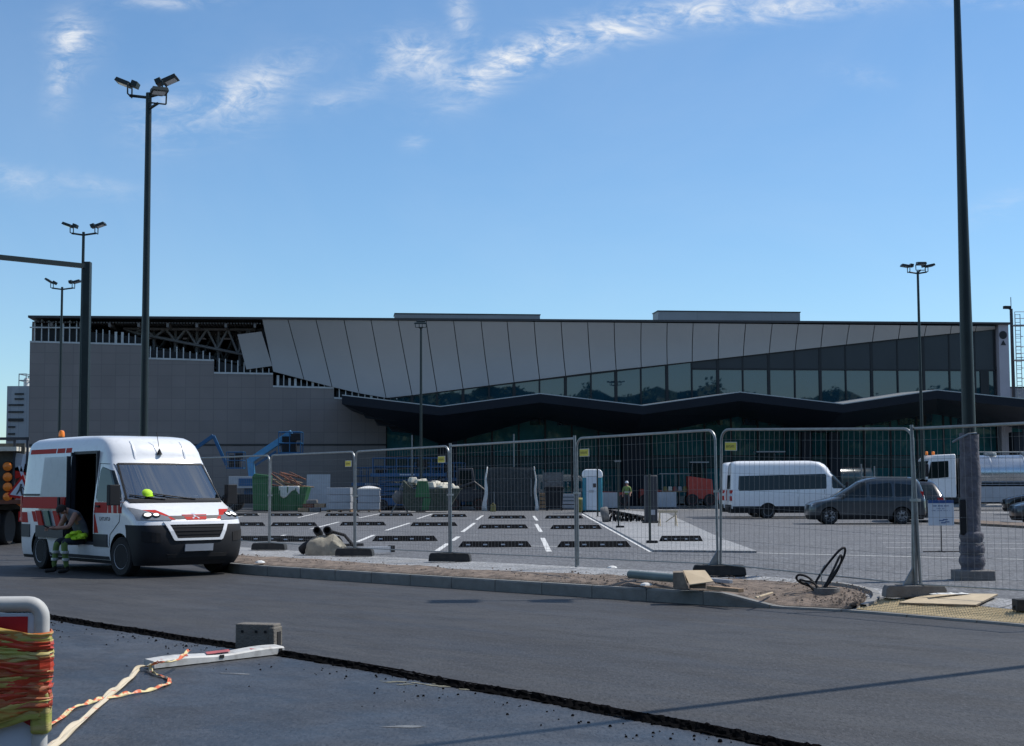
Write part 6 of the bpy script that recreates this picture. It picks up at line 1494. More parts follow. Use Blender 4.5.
def plank(pa, pb, zz, w, h, mk, label, cat='plank', name='loose_plank'):
    a = U(*pa, zz); b = U(*pb, zz); d = b - a; o = MB(MT[mk]); o.box((d.length / 2, 0, h / 2), (d.length, w, h)); o = o.build(name, bevel=.004)
    o.location = (a.x, a.y, max(gh(a.x, a.y), gh(b.x, b.y)) + .045); o.rotation_euler = (0, 0, math.atan2(d.y, d.x)); return tag(o, label, cat)
plank((709, 586), (741, 589), .26, .09, .05, 'timber', 'short brown plank on the soil right of the cardboard box')
plank((705, 580.5), (731, 583), .26, .06, .05, 'green' if False else 'lgrey', 'short pale grey length beside the brown plank behind the cardboard box')
plank((756, 590), (772, 585.5), .26, .03, .02, 'wood', 'thin pale stick lying on the bare soil')
a = U(630, 580, .26); b = U(676, 583.5, .26); o = MB(mat('green_grey_pipe', (.11, .15, .15), .5)); o.tube([(a.x, a.y, .34), (b.x, b.y, .33)], .06, 12); o.tube([(b.x, b.y, .33), (b.x + .25, b.y - .05, .33)], .06, 12); tag(o.build('plastic_pipe', smooth=True), 'greenish grey pipe lying along the verge left of the cardboard box', 'pipe')
for (x, y, mk, lb, sz) in ((646, 583, 'wsheet', 'crumpled white scrap in front of the greenish pipe', .09), (260, 561, 'wsheet', 'small white scrap on the soil beside the van bumper', .10), (612, 567, 'wsheet', 'small flat white scrap on the pavement before the charging pillar', .09)):
    c = U(x, y, .25); mb = MB(MT[mk]); mb.lathe([(sz, 0), (sz * .8, sz * .25), (sz * .3, sz * .4), (.001, sz * .36)], 7); o = mb.build('litter', bevel=.0); o.location = (c.x, c.y, gh(c.x, c.y) + (.05 if x != 612 else .005)); tag(o, lb, 'litter')
# ---- cable loops from the stub duct
c = UG(827, 596); zc_ = gh(c.x, c.y) + .04; o = thing('cable_duct', 'black cable loops sticking up out of a grey concrete stub in the soil', 'cables', (c.x, c.y, zc_))
mb = MB([MT['concd'], MT['dark']]); mb.lathe([(.17, -.1), (.175, .07), (.14, .075), (.14, .0)], 20); mb.build('stub', o, smooth=True)
def loop(P, r_=.016): mb = MB(MT['plast']); mb.tube(smooth_line([Vector(p) for p in P], 7), r_, 8); mb.build('cable', o, smooth=True)
s_ = 1 / 84.0
def lp(pts, y0=0): return [((x - 827) * s_, y0 + .03 * i, (594 - y) * s_) for i, (x, y) in enumerate(pts)]
loop(lp([(824, 594), (815, 585), (822, 572), (835, 556), (845, 546), (851, 544), (851, 552), (845, 565), (836, 578), (829, 588), (827, 595)]))
loop(lp([(820, 594), (828, 580), (836, 566), (842, 555), (845, 552), (846, 558), (840, 572), (832, 584), (824, 594)], -.05))
loop(lp([(826, 595), (818, 588), (808, 577), (798, 574), (795, 578), (800, 583), (810, 587), (820, 592), (826, 596)], .02))
loop(lp([(818, 595), (812, 583), (802, 580), (797, 579), (799, 582), (806, 584), (814, 592)], -.08), .013)
mb = MB(MT['galv']); mb.tube([(-.05, 0, 0), (-.08, 0, .28), (-.02, 0, .38)], .007, 5); mb.build('steel_wire', o)
# ---- cardboard sheet and dark block at the right
P = [UG(x, y) for x, y in ((899, 606), (930, 596.5), (998, 597.5), (976, 608.5))]; c = sum(P, Vector()) / 4; z = max(gh(p.x, p.y) for p in P) + .012
mb = MB([MT['wood'], MT['cardd']]); lo_ = [(p.x - c.x, p.y - c.y, gh(p.x, p.y) - z + .012) for p in P]; up_ = [(x, y, h_ + .022) for x, y, h_ in lo_]
mb.add(lo_ + up_, [(0, 1, 2, 3)] + [(i, (i + 1) % 4, (i + 1) % 4 + 4, i + 4) for i in range(4)], 1); mb.add(up_, [(0, 1, 2, 3)], 0); o = mb.build('plywood_sheet', bevel=.003); o.location = (c.x, c.y, z + .012); tag(o, 'pale plywood sheet lying over the yellow tactile paving', 'board')
mb = MB(MT['wsheet']); 
rr = random.Random(2)
rows = [[(x * .05 - .25, y * .04, .04 + .05 * abs(noise.noise(Vector((x * .7, y * .9, 1)))) * (1 if 0 < x < 10 and 0 < y < 3 else .05)) for x in range(11)] for y in range(4)]; mb.grid(rows); q = mb.build('plastic_scrap', smooth=False); q.location = (c.x + .05, c.y + .12, gh(c.x + .05, c.y + .12) + .035); tag(q, 'crumpled white plastic lying on the plywood sheet', 'litter')
c = UG(1024, 613); mb = MB(MT['rubber']); mb.box((0, 0, .075), (.26, .2, .14)); mb.tube([(-.14, -.02, .05), (-.14, .02, .05)], .02, 6); o = mb.build('rubber_block', bevel=.015); o.location = (c.x + .02, c.y, gh(c.x, c.y) + .02); tag(o, 'black rubber block cut by the right edge beside the tactile paving', 'block')
# ================================================================ FOREGROUND
BL = LOWZ
a = U(149, 669, BL); b = U(279, 654, BL); d = b - a; Lb = d.length
o = thing('fallen_barrier_plank', 'white and red plastic barrier plank lying flat, tape tied to its near end', 'barrier plank', (a.x, a.y, BL), math.atan2(d.y, d.x))
mb = MB([MT['dwhite'], mat('faded_red', (.45, .10, .09), .5, 0, .2, 9), MT['dark']]); 
rows = []
for i in range(31):
    t = i / 30; sag = .01 * math.sin(t * 9); w = .075 + (.006 if i % 6 == 0 else 0); h = .075
    rows.append([(t * Lb, -w, .01), (t * Lb, -w, h * .8 + sag), (t * Lb, -w * .8, h + sag), (t * Lb, w * .8, h + sag + .012), (t * Lb, w, h * .8), (t * Lb, w, .01)])
mb.grid(rows, 0); mb.add([rows[0][k] for k in range(6)], [(0, 1, 2, 3, 4, 5)], 0); mb.add([rows[-1][k] for k in range(6)], [(0, 1, 2, 3, 4, 5)], 0); pb_ = mb.build('plank', o, smooth=True)
mb = MB([mat('faded_red_film', (.42, .09, .08), .5, 0, .25, 9), MT['dark']]);
for t0, t1 in ((.06, .26), (.40, .58), (.74, .90)):
    mb.add([(t0 * Lb, -.05, .082), (t1 * Lb, -.05, .086), ((t1 + .04) * Lb, .055, .094), ((t0 + .04) * Lb, .055, .092)], [(0, 1, 2, 3)], 0)
mb.build('red_stripe', pb_)
mb = MB(MT['dark']); mb.box((.50 * Lb, -.077, .05), (.05, .008, .03)); mb.box((.97 * Lb, -.077, .045), (.04, .008, .04)); mb.build('slot', pb_)
c = U(252, 651, BL); o = thing('barrier_base', 'grey recycled plastic barrier foot standing on its edge at the asphalt seam', 'barrier foot', (c.x + .02, c.y + .05, BL), R(-14))
mb = MB([mat('weathered_foot', (.155, .14, .12), .85, 0, .25, 8, bump=.6, bs=50, dirt=.3), MT['dark']]); mb.box((0, .08, .14), (.42, .19, .25)); mb.box((.19, .08, .12), (.06, .22, .23)); mb.build('block', o, bevel=.012)
mb = MB(MT['dark'])
for x in (-.13, .02, .12): mb = MB(MT['dark']); mb.lathe([(.014, 0), (.014, .008)], 10, 0, Matrix.Translation((x, -.018, .19)) @ Matrix.Rotation(R(90), 4, 'X')); mb.build('bolt_hole', o)
mb = MB(MT['dark']); mb.box((.222, .09, .11), (.008, .09, .15)); mb.build('socket_recess', o)
# warning tape on the ground
def tape_mat(name, c1, c2, sc, thr=.5):
    m = mat(name, c1, .45, 0, .12, 6); t = m.node_tree; b = t.nodes['Principled BSDF']; tc = t.nodes.new('ShaderNodeTexCoord'); w = t.nodes.new('ShaderNodeTexNoise'); w.inputs['Scale'].default_value = sc; w.inputs['Detail'].default_value = 3; t.links.new(tc.outputs['Object'], w.inputs['Vector'])
    cr = t.nodes.new('ShaderNodeValToRGB'); cr.color_ramp.elements[0].position = thr - .03; cr.color_ramp.elements[0].color = (*c1, 1); cr.color_ramp.elements[1].position = thr + .03; cr.color_ramp.elements[1].color = (*c2, 1)
    t.links.new(w.outputs['Fac'], cr.inputs[0]); t.links.new(cr.outputs[0], b.inputs['Base Color']); return m
m_tp = tape_mat('pale_tape', (.62, .52, .36), (.60, .22, .10), 7, .66); m_tp2 = tape_mat('orange_yellow_tape', (.66, .55, .28), (.62, .13, .04), 10, .52)
def ribbon(pts, w, m, label, lift=None, seed=0):
    P = smooth_line([U(x, y, BL + z) for x, y, z in pts], 12); mb = MB(m); rows = []
    for i, p in enumerate(P):
        t = (P[min(i + 1, len(P) - 1)] - P[max(i - 1, 0)]); t.z = 0; t.normalize(); n_ = Vector((-t.y, t.x, 0)); tw = noise.noise(Vector((i * .12, seed, 0))) * 1.3
        u_ = n_ * math.cos(tw) + Vector((0, 0, 1)) * math.sin(tw); u_.z = abs(u_.z); row = []
        for k in range(5): s2 = (k / 4 - .5) * w; q = p + u_ * s2 + Vector((0, 0, .012 + abs(u_.z) * w * .5 + .006 * math.sin(k * 2 + i * .3))); row.append(tuple(q))
        rows.append(row)
    mb.grid(rows); o = mb.build('warning_tape', smooth=True); md = o.modifiers.new('s', 'SOLIDIFY'); md.thickness = .002; return tag(o, label, 'tape')
ribbon([(20, 775, 0), (50, 751, 0), (80, 724, 0), (108, 698, 0), (129, 681, 0), (137, 671, .0), (150, 667, .04)], .055, m_tp, 'broad pale strip of warning tape running from the barrier plank to the bottom edge', seed=2)
ribbon([(44, 731, .0), (60, 720, 0), (73, 710, 0), (88, 705, 0), (103, 701, 0), (122, 697, 0), (141, 694, 0), (157, 689.5, 0), (168, 685, 0), (169, 681, 0), (163, 678, 0), (153, 675, 0), (151, 669, .03), (157, 663, .10)], .036, m_tp2, 'crumpled yellow and orange warning tape looping on the road beside the pale strip', seed=7)
ribbon([(147, 668, .02), (160, 664, .09), (172, 663, .10), (181, 659, .11), (189, 652, .14)], .03, m_tp2, 'short end of orange tape knotted round the fallen barrier plank', seed=4)
# standing barrier board at the left edge
c = AT(20, 700, 5.0); o = thing('standing_barrier_board', 'white framed red barrier board wrapped in yellow and orange tape, cut by the left edge', 'barrier board', (c.x, 5.0, BL), R(4))
zt = AT(40, 598, 5).z - BL; xr = (AT(49, 650, 5).x - c.x)
xl = xr - .62; mb = MB([MT['dwhite']]); rc = .045; xo = xr - .027; zo = zt - .02
P = [(xl, 0, .12), (xl, 0, zo - rc)] + [(xl + rc - rc * math.cos(R(a)), 0, zo - rc + rc * math.sin(R(a))) for a in range(0, 91, 15)] + [(xo - rc + rc * math.sin(R(a)), 0, zo - rc + rc * math.cos(R(a))) for a in range(0, 91, 15)] + [(xo, 0, .12)]
mb.tube(P, .026, 14); mb.tube([(xl, 0, .12), (xo, 0, .12)], .026, 12); mb.build('frame', o, smooth=True)
m_rr = mat('red_reflective', (.42, .012, .02), .35, 0, .12, 4); m_bw = mat('white_reflective', (.52, .58, .66), .4, 0, .05, 4)
x0, x1 = xl + .02, xr - .04
mb = MB(m_bw); mb.box(((x0 + x1) / 2, .0, zt / 2 + .05), (x1 - x0, .02, zt - .20)); fc = mb.build('board_face', o)
mb = MB(m_rr); yb = -.0125; zA = zt - .060
mb.add([(x0, yb, zA), (x1 - .03, yb, zA), (x1 - .03, yb, zA - .30), (x0, yb, zA - .30)], [(0, 1, 2, 3)])
z1 = AT(30, 720, 5).z - BL
mb.add([(x0, yb, z1 + .40), (x1 - .012, yb, z1 + .09), (x1 - .012, yb, z1 - .02), (x0, yb, z1 + .30)], [(0, 1, 2, 3)])
mb.add([(x0, yb, .6), (x1 - .012, yb, .25), (x1 - .012, yb, .15), (x0, yb, .45)], [(0, 1, 2, 3)]); mb.build('red_stripe', fc)
mb = MB(MT['rubber']); mb.box(((x0 + x1) / 2, 0, .06), (.8, .4, .12)); mb.build('foot', o, bevel=.02)
def wrap_mat(name, c1, c2, th, zs_=34):
    m = mat(name, c1, .38, 0, .1, 6); t = m.node_tree; b = t.nodes['Principled BSDF']; tc = t.nodes.new('ShaderNodeTexCoord'); mp = t.nodes.new('ShaderNodeMapping'); mp.inputs['Scale'].default_value = (5, 4, zs_); mp.inputs['Rotation'].default_value = (0, R(9), 0)
    w = t.nodes.new('ShaderNodeTexNoise'); w.inputs['Scale'].default_value = 1; w.inputs['Detail'].default_value = 4; w.inputs['Distortion'].default_value = .6; t.links.new(tc.outputs['Object'], mp.inputs[0]); t.links.new(mp.outputs[0], w.inputs['Vector'])
    cr = t.nodes.new('ShaderNodeValToRGB'); cr.color_ramp.elements[0].position = th - .05; cr.color_ramp.elements[0].color = (*c1, 1); cr.color_ramp.elements[1].position = th + .05; cr.color_ramp.elements[1].color = (*c2, 1)
    t.links.new(w.outputs['Fac'], cr.inputs[0]); t.links.new(cr.outputs[0], b.inputs['Base Color'])
    bp = t.nodes.new('ShaderNodeBump'); bp.inputs['Strength'].default_value = .8; bp.inputs['Distance'].default_value = .01; t.links.new(w.outputs['Fac'], bp.inputs['Height']); t.links.new(bp.outputs[0], b.inputs['Normal'])
    b.inputs['Transmission Weight'].default_value = 0; return m
m_wr = [wrap_mat('wrap_tape_ochre', (.46, .36, .09), (.50, .13, .03), .58), wrap_mat('wrap_tape_red', (.48, .045, .015), (.50, .26, .08), .60), wrap_mat('wrap_tape_olive', (.36, .36, .08), (.46, .38, .14), .5), wrap_mat('wrap_tape_rust', (.42, .15, .06), (.36, .04, .012), .5)]
rr = random.Random(21); zs0 = AT(40, 637, 5).z - BL; zs1 = AT(40, 703, 5).z - BL; NW = 30
order = [2, 0, 3, 1, 3, 3, 0, 2, 2, 0, 1, 1, 3, 0, 3, 1, 1, 3, 0, 1, 1, 3, 1, 3, 3, 1, 3, 0, 2, 0]
for i in range(NW):
    t = i / (NW - 1); zc0 = lerp(zs0, zs1 - .02, t) + rr.uniform(-.008, .008); w = rr.uniform(.016, .036); sl_ = rr.uniform(-.10, .05) - (.02 if t < .2 else 0) + (.16 * max(0, t - .72) / .28); mb = MB(m_wr[order[i]]); rows = []
    bul = rr.uniform(.0, .012); ph_ = rr.uniform(0, 6)
    xx = [lerp(xl - .05, xr - .05, k / 30) for k in range(31)]
    path = [(x, -.030 - bul * .7 - .006 * abs(math.sin(k * .35 + ph_)), (k / 30)) for k, x in enumerate(xx)] + [(xr - .02, -.032 - bul, 1), (xr + .000 + bul * .8, -.020 - bul * .5, 1), (xr + .003 + bul * .8, .0, 1), (xr - .002 + bul * .6, .020 + bul * .5, 1), (xr - .03, .030 + bul, 1)] + [(x, .032 + bul, k2) for x, k2 in ((xr - .2, .7), (xl, 0))]
    for j, (x, y, s2) in enumerate(path):
        zc_ = zc0 - sl_ * (1 - s2); pinch = .5 + .5 * abs(math.sin(j * .16 + ph_)); row = []
        for k in range(7):
            f_ = (k / 6 - .5) * w * pinch * 2.2; wr = .004 * math.sin(k * 2.2 + j * .25 + i) + .007 * noise.noise(Vector((j * .22, k * .9, i))); sg = 1 if y > .01 else -1
            row.append((x + (wr if abs(y) < .025 else 0), y + sg * abs(wr), zc_ + f_ + .006 * noise.noise(Vector((j * .3, i, 3)))))
        rows.append(row)
    mb.grid(rows); q = mb.build('tape_wrap', o, smooth=True); md = q.modifiers.new('s', 'SOLIDIFY'); md.thickness = .0012
mb = MB(m_wr[2]); mb.box((xr - .022, -.004, (AT(40, 712, 5).z - BL)), (.060, .062, .14)); mb.build('tape_band', o, bevel=.01)
# ================================================================ LORRY AT THE LEFT EDGE
c = U(4, 546, 0); Zl = c.y; o = thing('road_works_lorry', 'rear of a dark road works lorry carrying orange lamps and signs at the left edge', 'lorry', (c.x, Zl, 0), R(0))
s_ = Zl / FPX
mb = MB([MT['dark'], MT['plast']]); mb.box((-1.3, 3.0, .95), (1.5, 6.0, .35)); mb.box((-1.3, 0.02, .75), (2.3, .12, .35), 1); mb.build('chassis', o)
for x in (-2.1, -.35):
    for y in (1.0, 2.4): 
        T = Matrix.Translation((x, y, .5)) @ Matrix.Rotation(R(90), 4, 'Y'); mb = MB(MT['tyre']); mb.lathe([(.28, -.17), (.47, -.17), (.5, -.13), (.5, .13), (.47, .17), (.28, .17)], 24, 0, T); mb.build('wheel', o, smooth=True)
xr_ = (26 - 4) * s_
mb = MB(MT['rust']); mb.box((xr_ - 1.3, 3.0, 1.24), (2.6, 6.0, .12)); mb.build('load_bed', o)
mb = MB(MT['white']); mb.box((xr_ - 1.9, 7.2, 1.9), (2.1, 2.0, 2.0)); mb.build('cab', o, bevel=.1)
mb = MB(MT['dgrey'])
for x in (xr_ - 2.5, xr_ - .05, xr_ - .42): mb.box((x, .1, 2.15), (.06, .06, 1.8))
mb.box((xr_ - 1.3, .1, 3.03), (2.6, .08, .08)); mb.build('frame', o)
mb = MB(MT['cream']); mb.box(((15 - 4) * s_ - 1.35, .6, AT(10, 449, Zl).z), (2.8, 1.6, .12)); mb.build('roof_sheet', o)
mb = MB(mat('sign_back', (.09, .09, .075), .7, 0, .4, 4, dirt=.4)); mb.box(((20 - 4) * s_ - 1.3, .25, 2.1), (2.6, .08, 1.6)); mb.build('back_board', o)
for k, y in enumerate((466.5, 477, 487, 497)):
    for dx in (0, -.42):
        p = AT(7, y, Zl); T = Matrix.Translation((p.x - c.x + dx, .06, p.z)) @ Matrix.Rotation(R(90), 4, 'X'); mb = MB([MT['orange'], MT['plast']]); mb.lathe([(.13, 0), (.125, .05), (.06, .10), (.001, .11)], 16, 0, T); mb.lathe([(.15, -.05), (.15, .0)], 16, 1, T); q = mb.build('warning_lamp', o, smooth=True)
p = AT(21, 485, Zl); mb = MB([MT['redlamp'], MT['signw'], MT['ink']]); T = Matrix.Translation((p.x - c.x, -.02, p.z - .1)) @ Matrix.Rotation(R(8), 4, 'Y')
mb.prism([(-.38, -.28), (.38, -.28), (0, .40)], -.01, .01, 'y', 0, T); mb.prism([(-.27, -.21), (.27, -.21), (0, .27)], -.016, -.011, 'y', 1, T)
mb.lathe([(.035, -.004), (.035, .004)], 10, 2, T @ Matrix.Translation((.0, -.02, .10)) @ Matrix.Rotation(R(90), 4, 'X'))
mb.prism([(-.03, .07), (.03, .06), (.06, -.04), (.10, -.18), (.06, -.18), (.0, -.06), (-.06, -.18), (-.10, -.18), (-.04, -.02)], -.024, -.017, 'y', 2, T); mb.prism([(.02, .05), (.13, -.05), (.16, -.16), (.2, -.17), (.13, -.02), (.04, .07)], -.024, -.017, 'y', 2, T)
q = mb.build('roadworks_sign'); q.location = (c.x, Zl, 0); tag(q, 'white triangular roadworks sign with red rim on the back of the lorry', 'sign')
for (x, y, w, h, mk, a, nm) in ((24, 463, .5, .5, 'lgrey', 10, 'grey_sign'), (22, 471, .45, .3, 'red', -20, 'red_sign'), (19, 497, .35, .4, 'orange', 30, 'striped_sign'), (25, 494, .3, .5, 'red', 40, 'striped_sign')):
    p = AT(x, y, Zl + .15); mb = MB([MT[mk], MT['signw']]); T = Matrix.Translation((p.x - c.x, .10, p.z)) @ Matrix.Rotation(R(a), 4, 'Y'); mb.box((0, 0, 0), (w, .03, h), 0, T); mb.box((0, -.018, 0), (w * .2, .004, h), 1, T); q = mb.build(nm); q.location = (c.x, Zl, 0); tag(q, {24: 'round cornered pale grey sign topmost on the back of the lorry', 22: 'tilted red sign plate above the triangular roadworks sign', 19: 'orange sign plate below the triangular roadworks sign', 25: 'red sign plate at the lower right of the triangular roadworks sign'}[x], 'sign')
p = AT(22, 516.5, Zl); mb = MB([MT['redlamp'], MT['signw']]); mb.box((p.x - c.x, -.02, p.z), (.16, .08, .28), 0); mb.box((p.x - c.x, -.065, p.z - .06), (.08, .01, .08), 1); mb.build('tail_light', o)
# ================================================================ PEOPLE
def figure(root, J, edges, regions, mats, name='body', sub=2):
    """J: joint -> (xyz, radius); one skinned surface; faces take the cloth or skin of the nearest bone"""
    names = list(J); me = bpy.data.meshes.new(name); me.from_pydata([J[n][0] for n in names], [(names.index(a), names.index(b)) for a, b, _ in edges], []); me.update()
    o = bpy.data.objects.new(name, me); COL.objects.link(o)
    sk = o.modifiers.new('skin', 'SKIN'); sk.use_smooth_shade = True
    if not me.skin_vertices: 
        bm = bmesh.new(); bm.from_mesh(me); bm.verts.layers.skin.verify(); bm.to_mesh(me); bm.free()
    for i, n in enumerate(names):
        r_ = J[n][1]; r_ = r_ if isinstance(r_, tuple) else (r_, r_); me.skin_vertices[0].data[i].radius = r_; me.skin_vertices[0].data[i].use_root = (n == 'pelvis')
    ss = o.modifiers.new('sub', 'SUBSURF'); ss.levels = sub; ss.render_levels = sub
    me2 = evalcopy(o); bpy.data.objects.remove(o)
    me2.materials.clear()
    for m in mats: me2.materials.append(m)
    segs = [(Vector(J[a][0]), Vector(J[b][0]), r_) for a, b, r_ in edges]
    for p in me2.polygons:
        c = p.center; best = (1e9, 0)
        for a, b, mi in segs:
            d = b - a; t = max(0, min(1, (c - a).dot(d) / max(d.length_squared, 1e-9))); dist = (a + d * t - c).length
            if dist < best[0]: best = (dist, mi)
        p.material_index = best[1]; p.use_smooth = True
    q = bpy.data.objects.new(name, me2); COL.objects.link(q); q.parent = root; return q
def hand(root, base, dirv, up, side, curl, name='hand'):
    dirv = Vector(dirv).normalized(); up = Vector(up); lat = dirv.cross(up).normalized(); up = lat.cross(dirv).normalized(); mb = MB(MT['skin'])
    b = Vector(base); mb.tube([b - dirv * .02, b + dirv * .03, b + dirv * .085], [.024, .034, .036], 10, sy=.5)
    for k, (o_, L_) in enumerate(((-.029, .068), (-.010, .078), (.010, .074), (.028, .058))):
        p = b + dirv * .08 + lat * o_; d1 = (dirv * math.cos(curl) - up * math.sin(curl)); d2 = (dirv * math.cos(curl * 2) - up * math.sin(curl * 2)); mb.tube([p, p + d1 * L_ * .5, p + d1 * L_ * .5 + d2 * L_ * .5], [.009, .0085, .006], 7)
    p = b + dirv * .02 + lat * side * -.03; d1 = (dirv * .7 + lat * side * -.6).normalized(); mb.tube([p, p + d1 * .035, p + d1 * .045 + dirv * .028], [.011, .010, .007], 7)
    return mb.build(name, root, smooth=True)
# worker seated on the sill of the open side door; local +x = out of the van, +z up, +y = towards the van's front
sill = Vector((-1.58, -.98, 0)); wpos = M_ @ sill; rot = heading - math.pi / 2
per = thing('person', 'person in grey shirt and hi-vis trousers sitting bent forward in the open van doorway', 'person', (wpos.x, wpos.y, 0), rot)
J = {'pelvis': ((-.02, 0, .66), (.17, .15)), 'waist': ((.02, 0, .80), (.16, .14)), 'chest': ((.14, 0, 1.02), (.185, .14)), 'shoulders': ((.26, 0, 1.16), (.16, .10)), 'neck': ((.34, 0, 1.20), .055), 'skull': ((.42, 0, 1.20), .085), 'crown': ((.475, 0, 1.17), .08),
     'shL': ((.24, .19, 1.13), .068), 'elL': ((.40, .25, .88), .047), 'wrL': ((.62, .12, .86), .030), 'shR': ((.24, -.19, 1.13), .068), 'elR': ((.38, -.24, .85), .047), 'wrR': ((.62, -.08, .86), .030),
     'hipL': ((.05, .10, .63), .10), 'knL': ((.46, .17, .60), .075), 'anL': ((.40, .17, .14), .048), 'toL': ((.58, .19, .05), .042), 'hipR': ((.05, -.10, .63), .10), 'knR': ((.46, -.15, .60), .075), 'anR': ((.50, -.16, .14), .048), 'toR': ((.68, -.19, .05), .042),
     'heL': ((.37, .17, .06), .042), 'heR': ((.47, -.16, .06), .042)}
E = [('pelvis', 'waist', 1), ('waist', 'chest', 1), ('chest', 'shoulders', 1), ('shoulders', 'neck', 0), ('neck', 'skull', 0), ('skull', 'crown', 0), ('shoulders', 'shL', 1), ('shL', 'elL', 0), ('elL', 'wrL', 0), ('shoulders', 'shR', 1), ('shR', 'elR', 0), ('elR', 'wrR', 0),
     ('pelvis', 'hipL', 2), ('hipL', 'knL', 3), ('knL', 'anL', 2), ('anL', 'heL', 4), ('heL', 'toL', 4), ('pelvis', 'hipR', 2), ('hipR', 'knR', 3), ('knR', 'anR', 2), ('anR', 'heR', 4), ('heR', 'toR', 4)]
m_tr = mat('dark_blue_work_trousers', (.022, .028, .04), .85, 0, .2, 12)
m_hv2 = mat('hi_vis_trouser_cloth', (.13, .20, .05), .8, 0, .2, 10)
figure(per, J, E, None, [MT['skin'], MT['teegrey'], m_hv2, m_tr, MT['boot']])
mb = MB(MT['hair']); rr = random.Random(5)
mb.lathe([(.098, -.03), (.10, .02), (.085, .065), (.045, .095), (.001, .102)], 18, 0, Matrix.Translation((.445, 0, 1.205)) @ Matrix.Rotation(R(18), 4, 'Y')); mb.build('hair', per, smooth=True)
mb = MB(MT['skin'])
mb.tube([(.505, 0, 1.135), (.535, 0, 1.115)], [.012, .016], 8); 
for s_ in (-1, 1): mb.tube([(.44, s_ * .087, 1.16), (.42, s_ * .10, 1.17), (.425, s_ * .09, 1.20)], [.012, .016, .01], 7)
mb.build('face', per, smooth=True)
mb = MB([MT['signw'], MT['ink']])
for s_ in (-1, 1): mb.lathe([(.001, 0), (.012, .003), (.001, .007)], 8, 1, Matrix.Translation((.50, s_ * .033, 1.128)) @ Matrix.Rotation(R(120), 4, 'Y'))
mb.build('eyes', per)
hand(per, (.63, .115, .86), (.9, -.45, .05), (0, 0, 1), 1, .6); hand(per, (.63, -.075, .86), (.9, .45, .05), (0, 0, 1), -1, .6)
for kn, an in (('knL', 'anL'), ('knR', 'anR')):
    for t in (.42, .72):
        p = Vector(J[kn][0]).lerp(Vector(J[an][0]), t); r_ = lerp(.079, .053, t) + .006; mb = MB(MT['reflec']); mb.lathe([(r_, -.025), (r_ + .003, 0), (r_, .025)], 16, 0, Matrix.Translation(p)); mb.build('reflective_band', per, smooth=True)
mb = MB(MT['hivis']); rr = random.Random(8)
for i in range(9):
    mb.box((rr.uniform(.12, .36), rr.uniform(.05, .32), .70 + rr.uniform(-.03, .08)), (rr.uniform(.12, .2), rr.uniform(.1, .2), rr.uniform(.05, .10)), rz=rr.uniform(0, 3), taper=.6)
jk = mb.build('hi_vis_vest', None, bevel=.03); jk.matrix_world = Matrix.Translation((wpos.x, wpos.y, 0)) @ Matrix.Rotation(rot, 4, 'Z'); tag(jk, 'bright hi-vis yellow vest bundled on the seated person\'s lap', 'vest')
mb = MB([MT['plast'], MT['glass']]); mb.box((0, 0, 0), (.15, .075, .009), 0); mb.box((0, 0, .006), (.14, .067, .003), 1); ph = mb.build('phone', bevel=.003); ph.matrix_world = Matrix.Translation((wpos.x, wpos.y, 0)) @ Matrix.Rotation(rot, 4, 'Z') @ Matrix.Translation((.74, .02, .885)) @ Matrix.Rotation(R(-25), 4, 'Y'); tag(ph, 'black phone held by the person seated in the van doorway', 'phone')
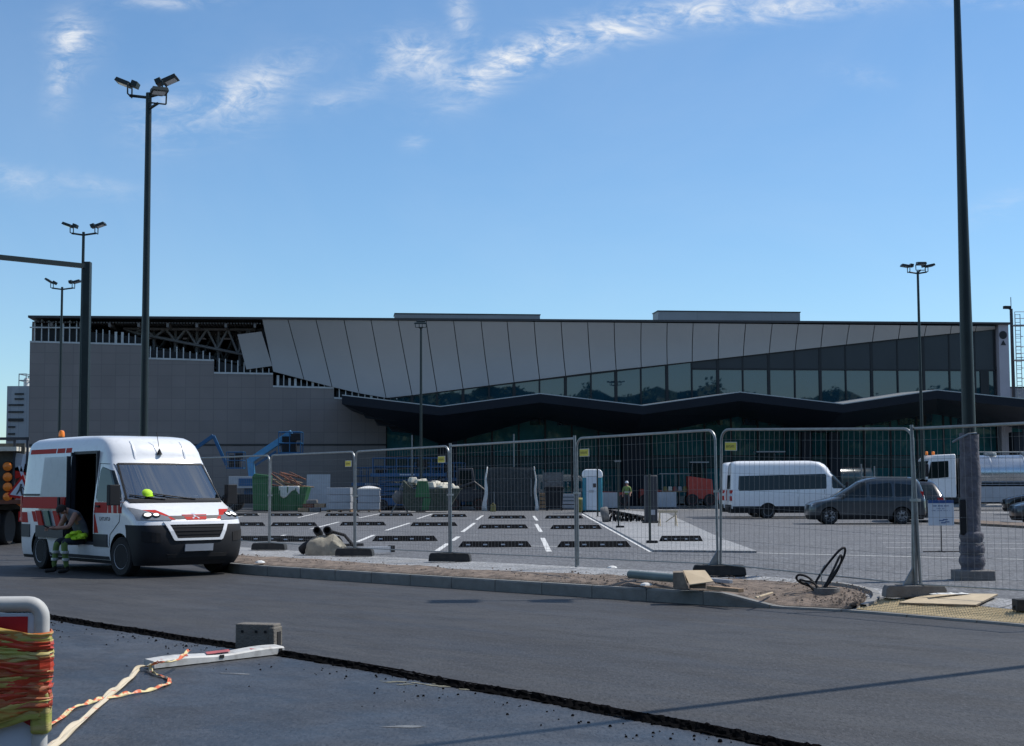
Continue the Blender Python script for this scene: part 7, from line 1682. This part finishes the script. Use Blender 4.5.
# van sill is at .52; put a cushion of body on it. distant hi-vis worker by the column
def standing(px, Y, label, vest, rz=0, bend=0, z0=PZ):
    c = Zpos(px, Y, z0); q = thing('person', label, 'person', c, rz)
    J = {'pelvis': ((0, 0, .95), (.16, .12)), 'waist': ((.02 + bend * .1, 0, 1.10), (.15, .12)), 'chest': ((.03 + bend * .25, 0, 1.32), (.18, .13)), 'shoulders': ((.02 + bend * .35, 0, 1.45), (.15, .10)), 'neck': ((.03 + bend * .4, 0, 1.55), .055), 'skull': ((.05 + bend * .45, 0, 1.66), .09), 'crown': ((.05 + bend * .48, 0, 1.72), .085),
         'shL': ((.02 + bend * .35, .20, 1.42), .07), 'elL': ((.04 + bend * .4, .27, 1.14), .05), 'wrL': ((.22 + bend * .4, .22, .98), .032), 'shR': ((.02 + bend * .35, -.20, 1.42), .07), 'elR': ((.0 + bend * .4, -.26, 1.14), .05), 'wrR': ((.18 + bend * .4, -.24, .95), .032),
         'hipL': ((0, .10, .90), .10), 'knL': ((.06, .12, .50), .07), 'anL': ((-.02, .12, .10), .05), 'toL': ((.14, .14, .04), .04), 'hipR': ((0, -.10, .90), .10), 'knR': ((-.02, -.12, .50), .07), 'anR': ((-.10, -.12, .10), .05), 'toR': ((.06, -.14, .04), .04)}
    E = [('pelvis', 'waist', 1), ('waist', 'chest', 1), ('chest', 'shoulders', 1), ('shoulders', 'neck', 0), ('neck', 'skull', 0), ('skull', 'crown', 0), ('shoulders', 'shL', 1), ('shL', 'elL', 1), ('elL', 'wrL', 0), ('shoulders', 'shR', 1), ('shR', 'elR', 1), ('elR', 'wrR', 0), ('pelvis', 'hipL', 2), ('hipL', 'knL', 2), ('knL', 'anL', 2), ('anL', 'toL', 3), ('pelvis', 'hipR', 2), ('hipR', 'knR', 2), ('knR', 'anR', 2), ('anR', 'toR', 3)]
    figure(q, J, E, None, [MT['skin'], vest, MT['dgrey'], MT['boot']], sub=1)
    hx = .05 + bend * .47; mb = MB(MT['signw']); mb.lathe([(.125, 0), (.115, .02), (.11, .07), (.07, .12), (.001, .135)], 14, 0, Matrix.Translation((hx, 0, 1.70))); mb.build('hard_hat', q, smooth=True)
    for s_, k in ((1, 'wrL'), (-1, 'wrR')): hand(q, J[k][0], (.6, 0, -.8), (1, 0, 0), s_, .4)
    mb = MB(MT['reflec']); mb.lathe([(.185, 1.10), (.19, 1.13), (.185, 1.16)], 16, 0, Matrix.Translation((.02, 0, 0)) @ Matrix.Diagonal((.8, 1, 1, 1))); mb.build('reflective_band', q, smooth=True)
    return q
standing(627, 93.5, 'person in hi-vis vest and white hard hat standing just left of the wide entrance column', mat('hi_vis_cloth', (.18, .26, .07), .8, 0, .3, 9), R(-100))
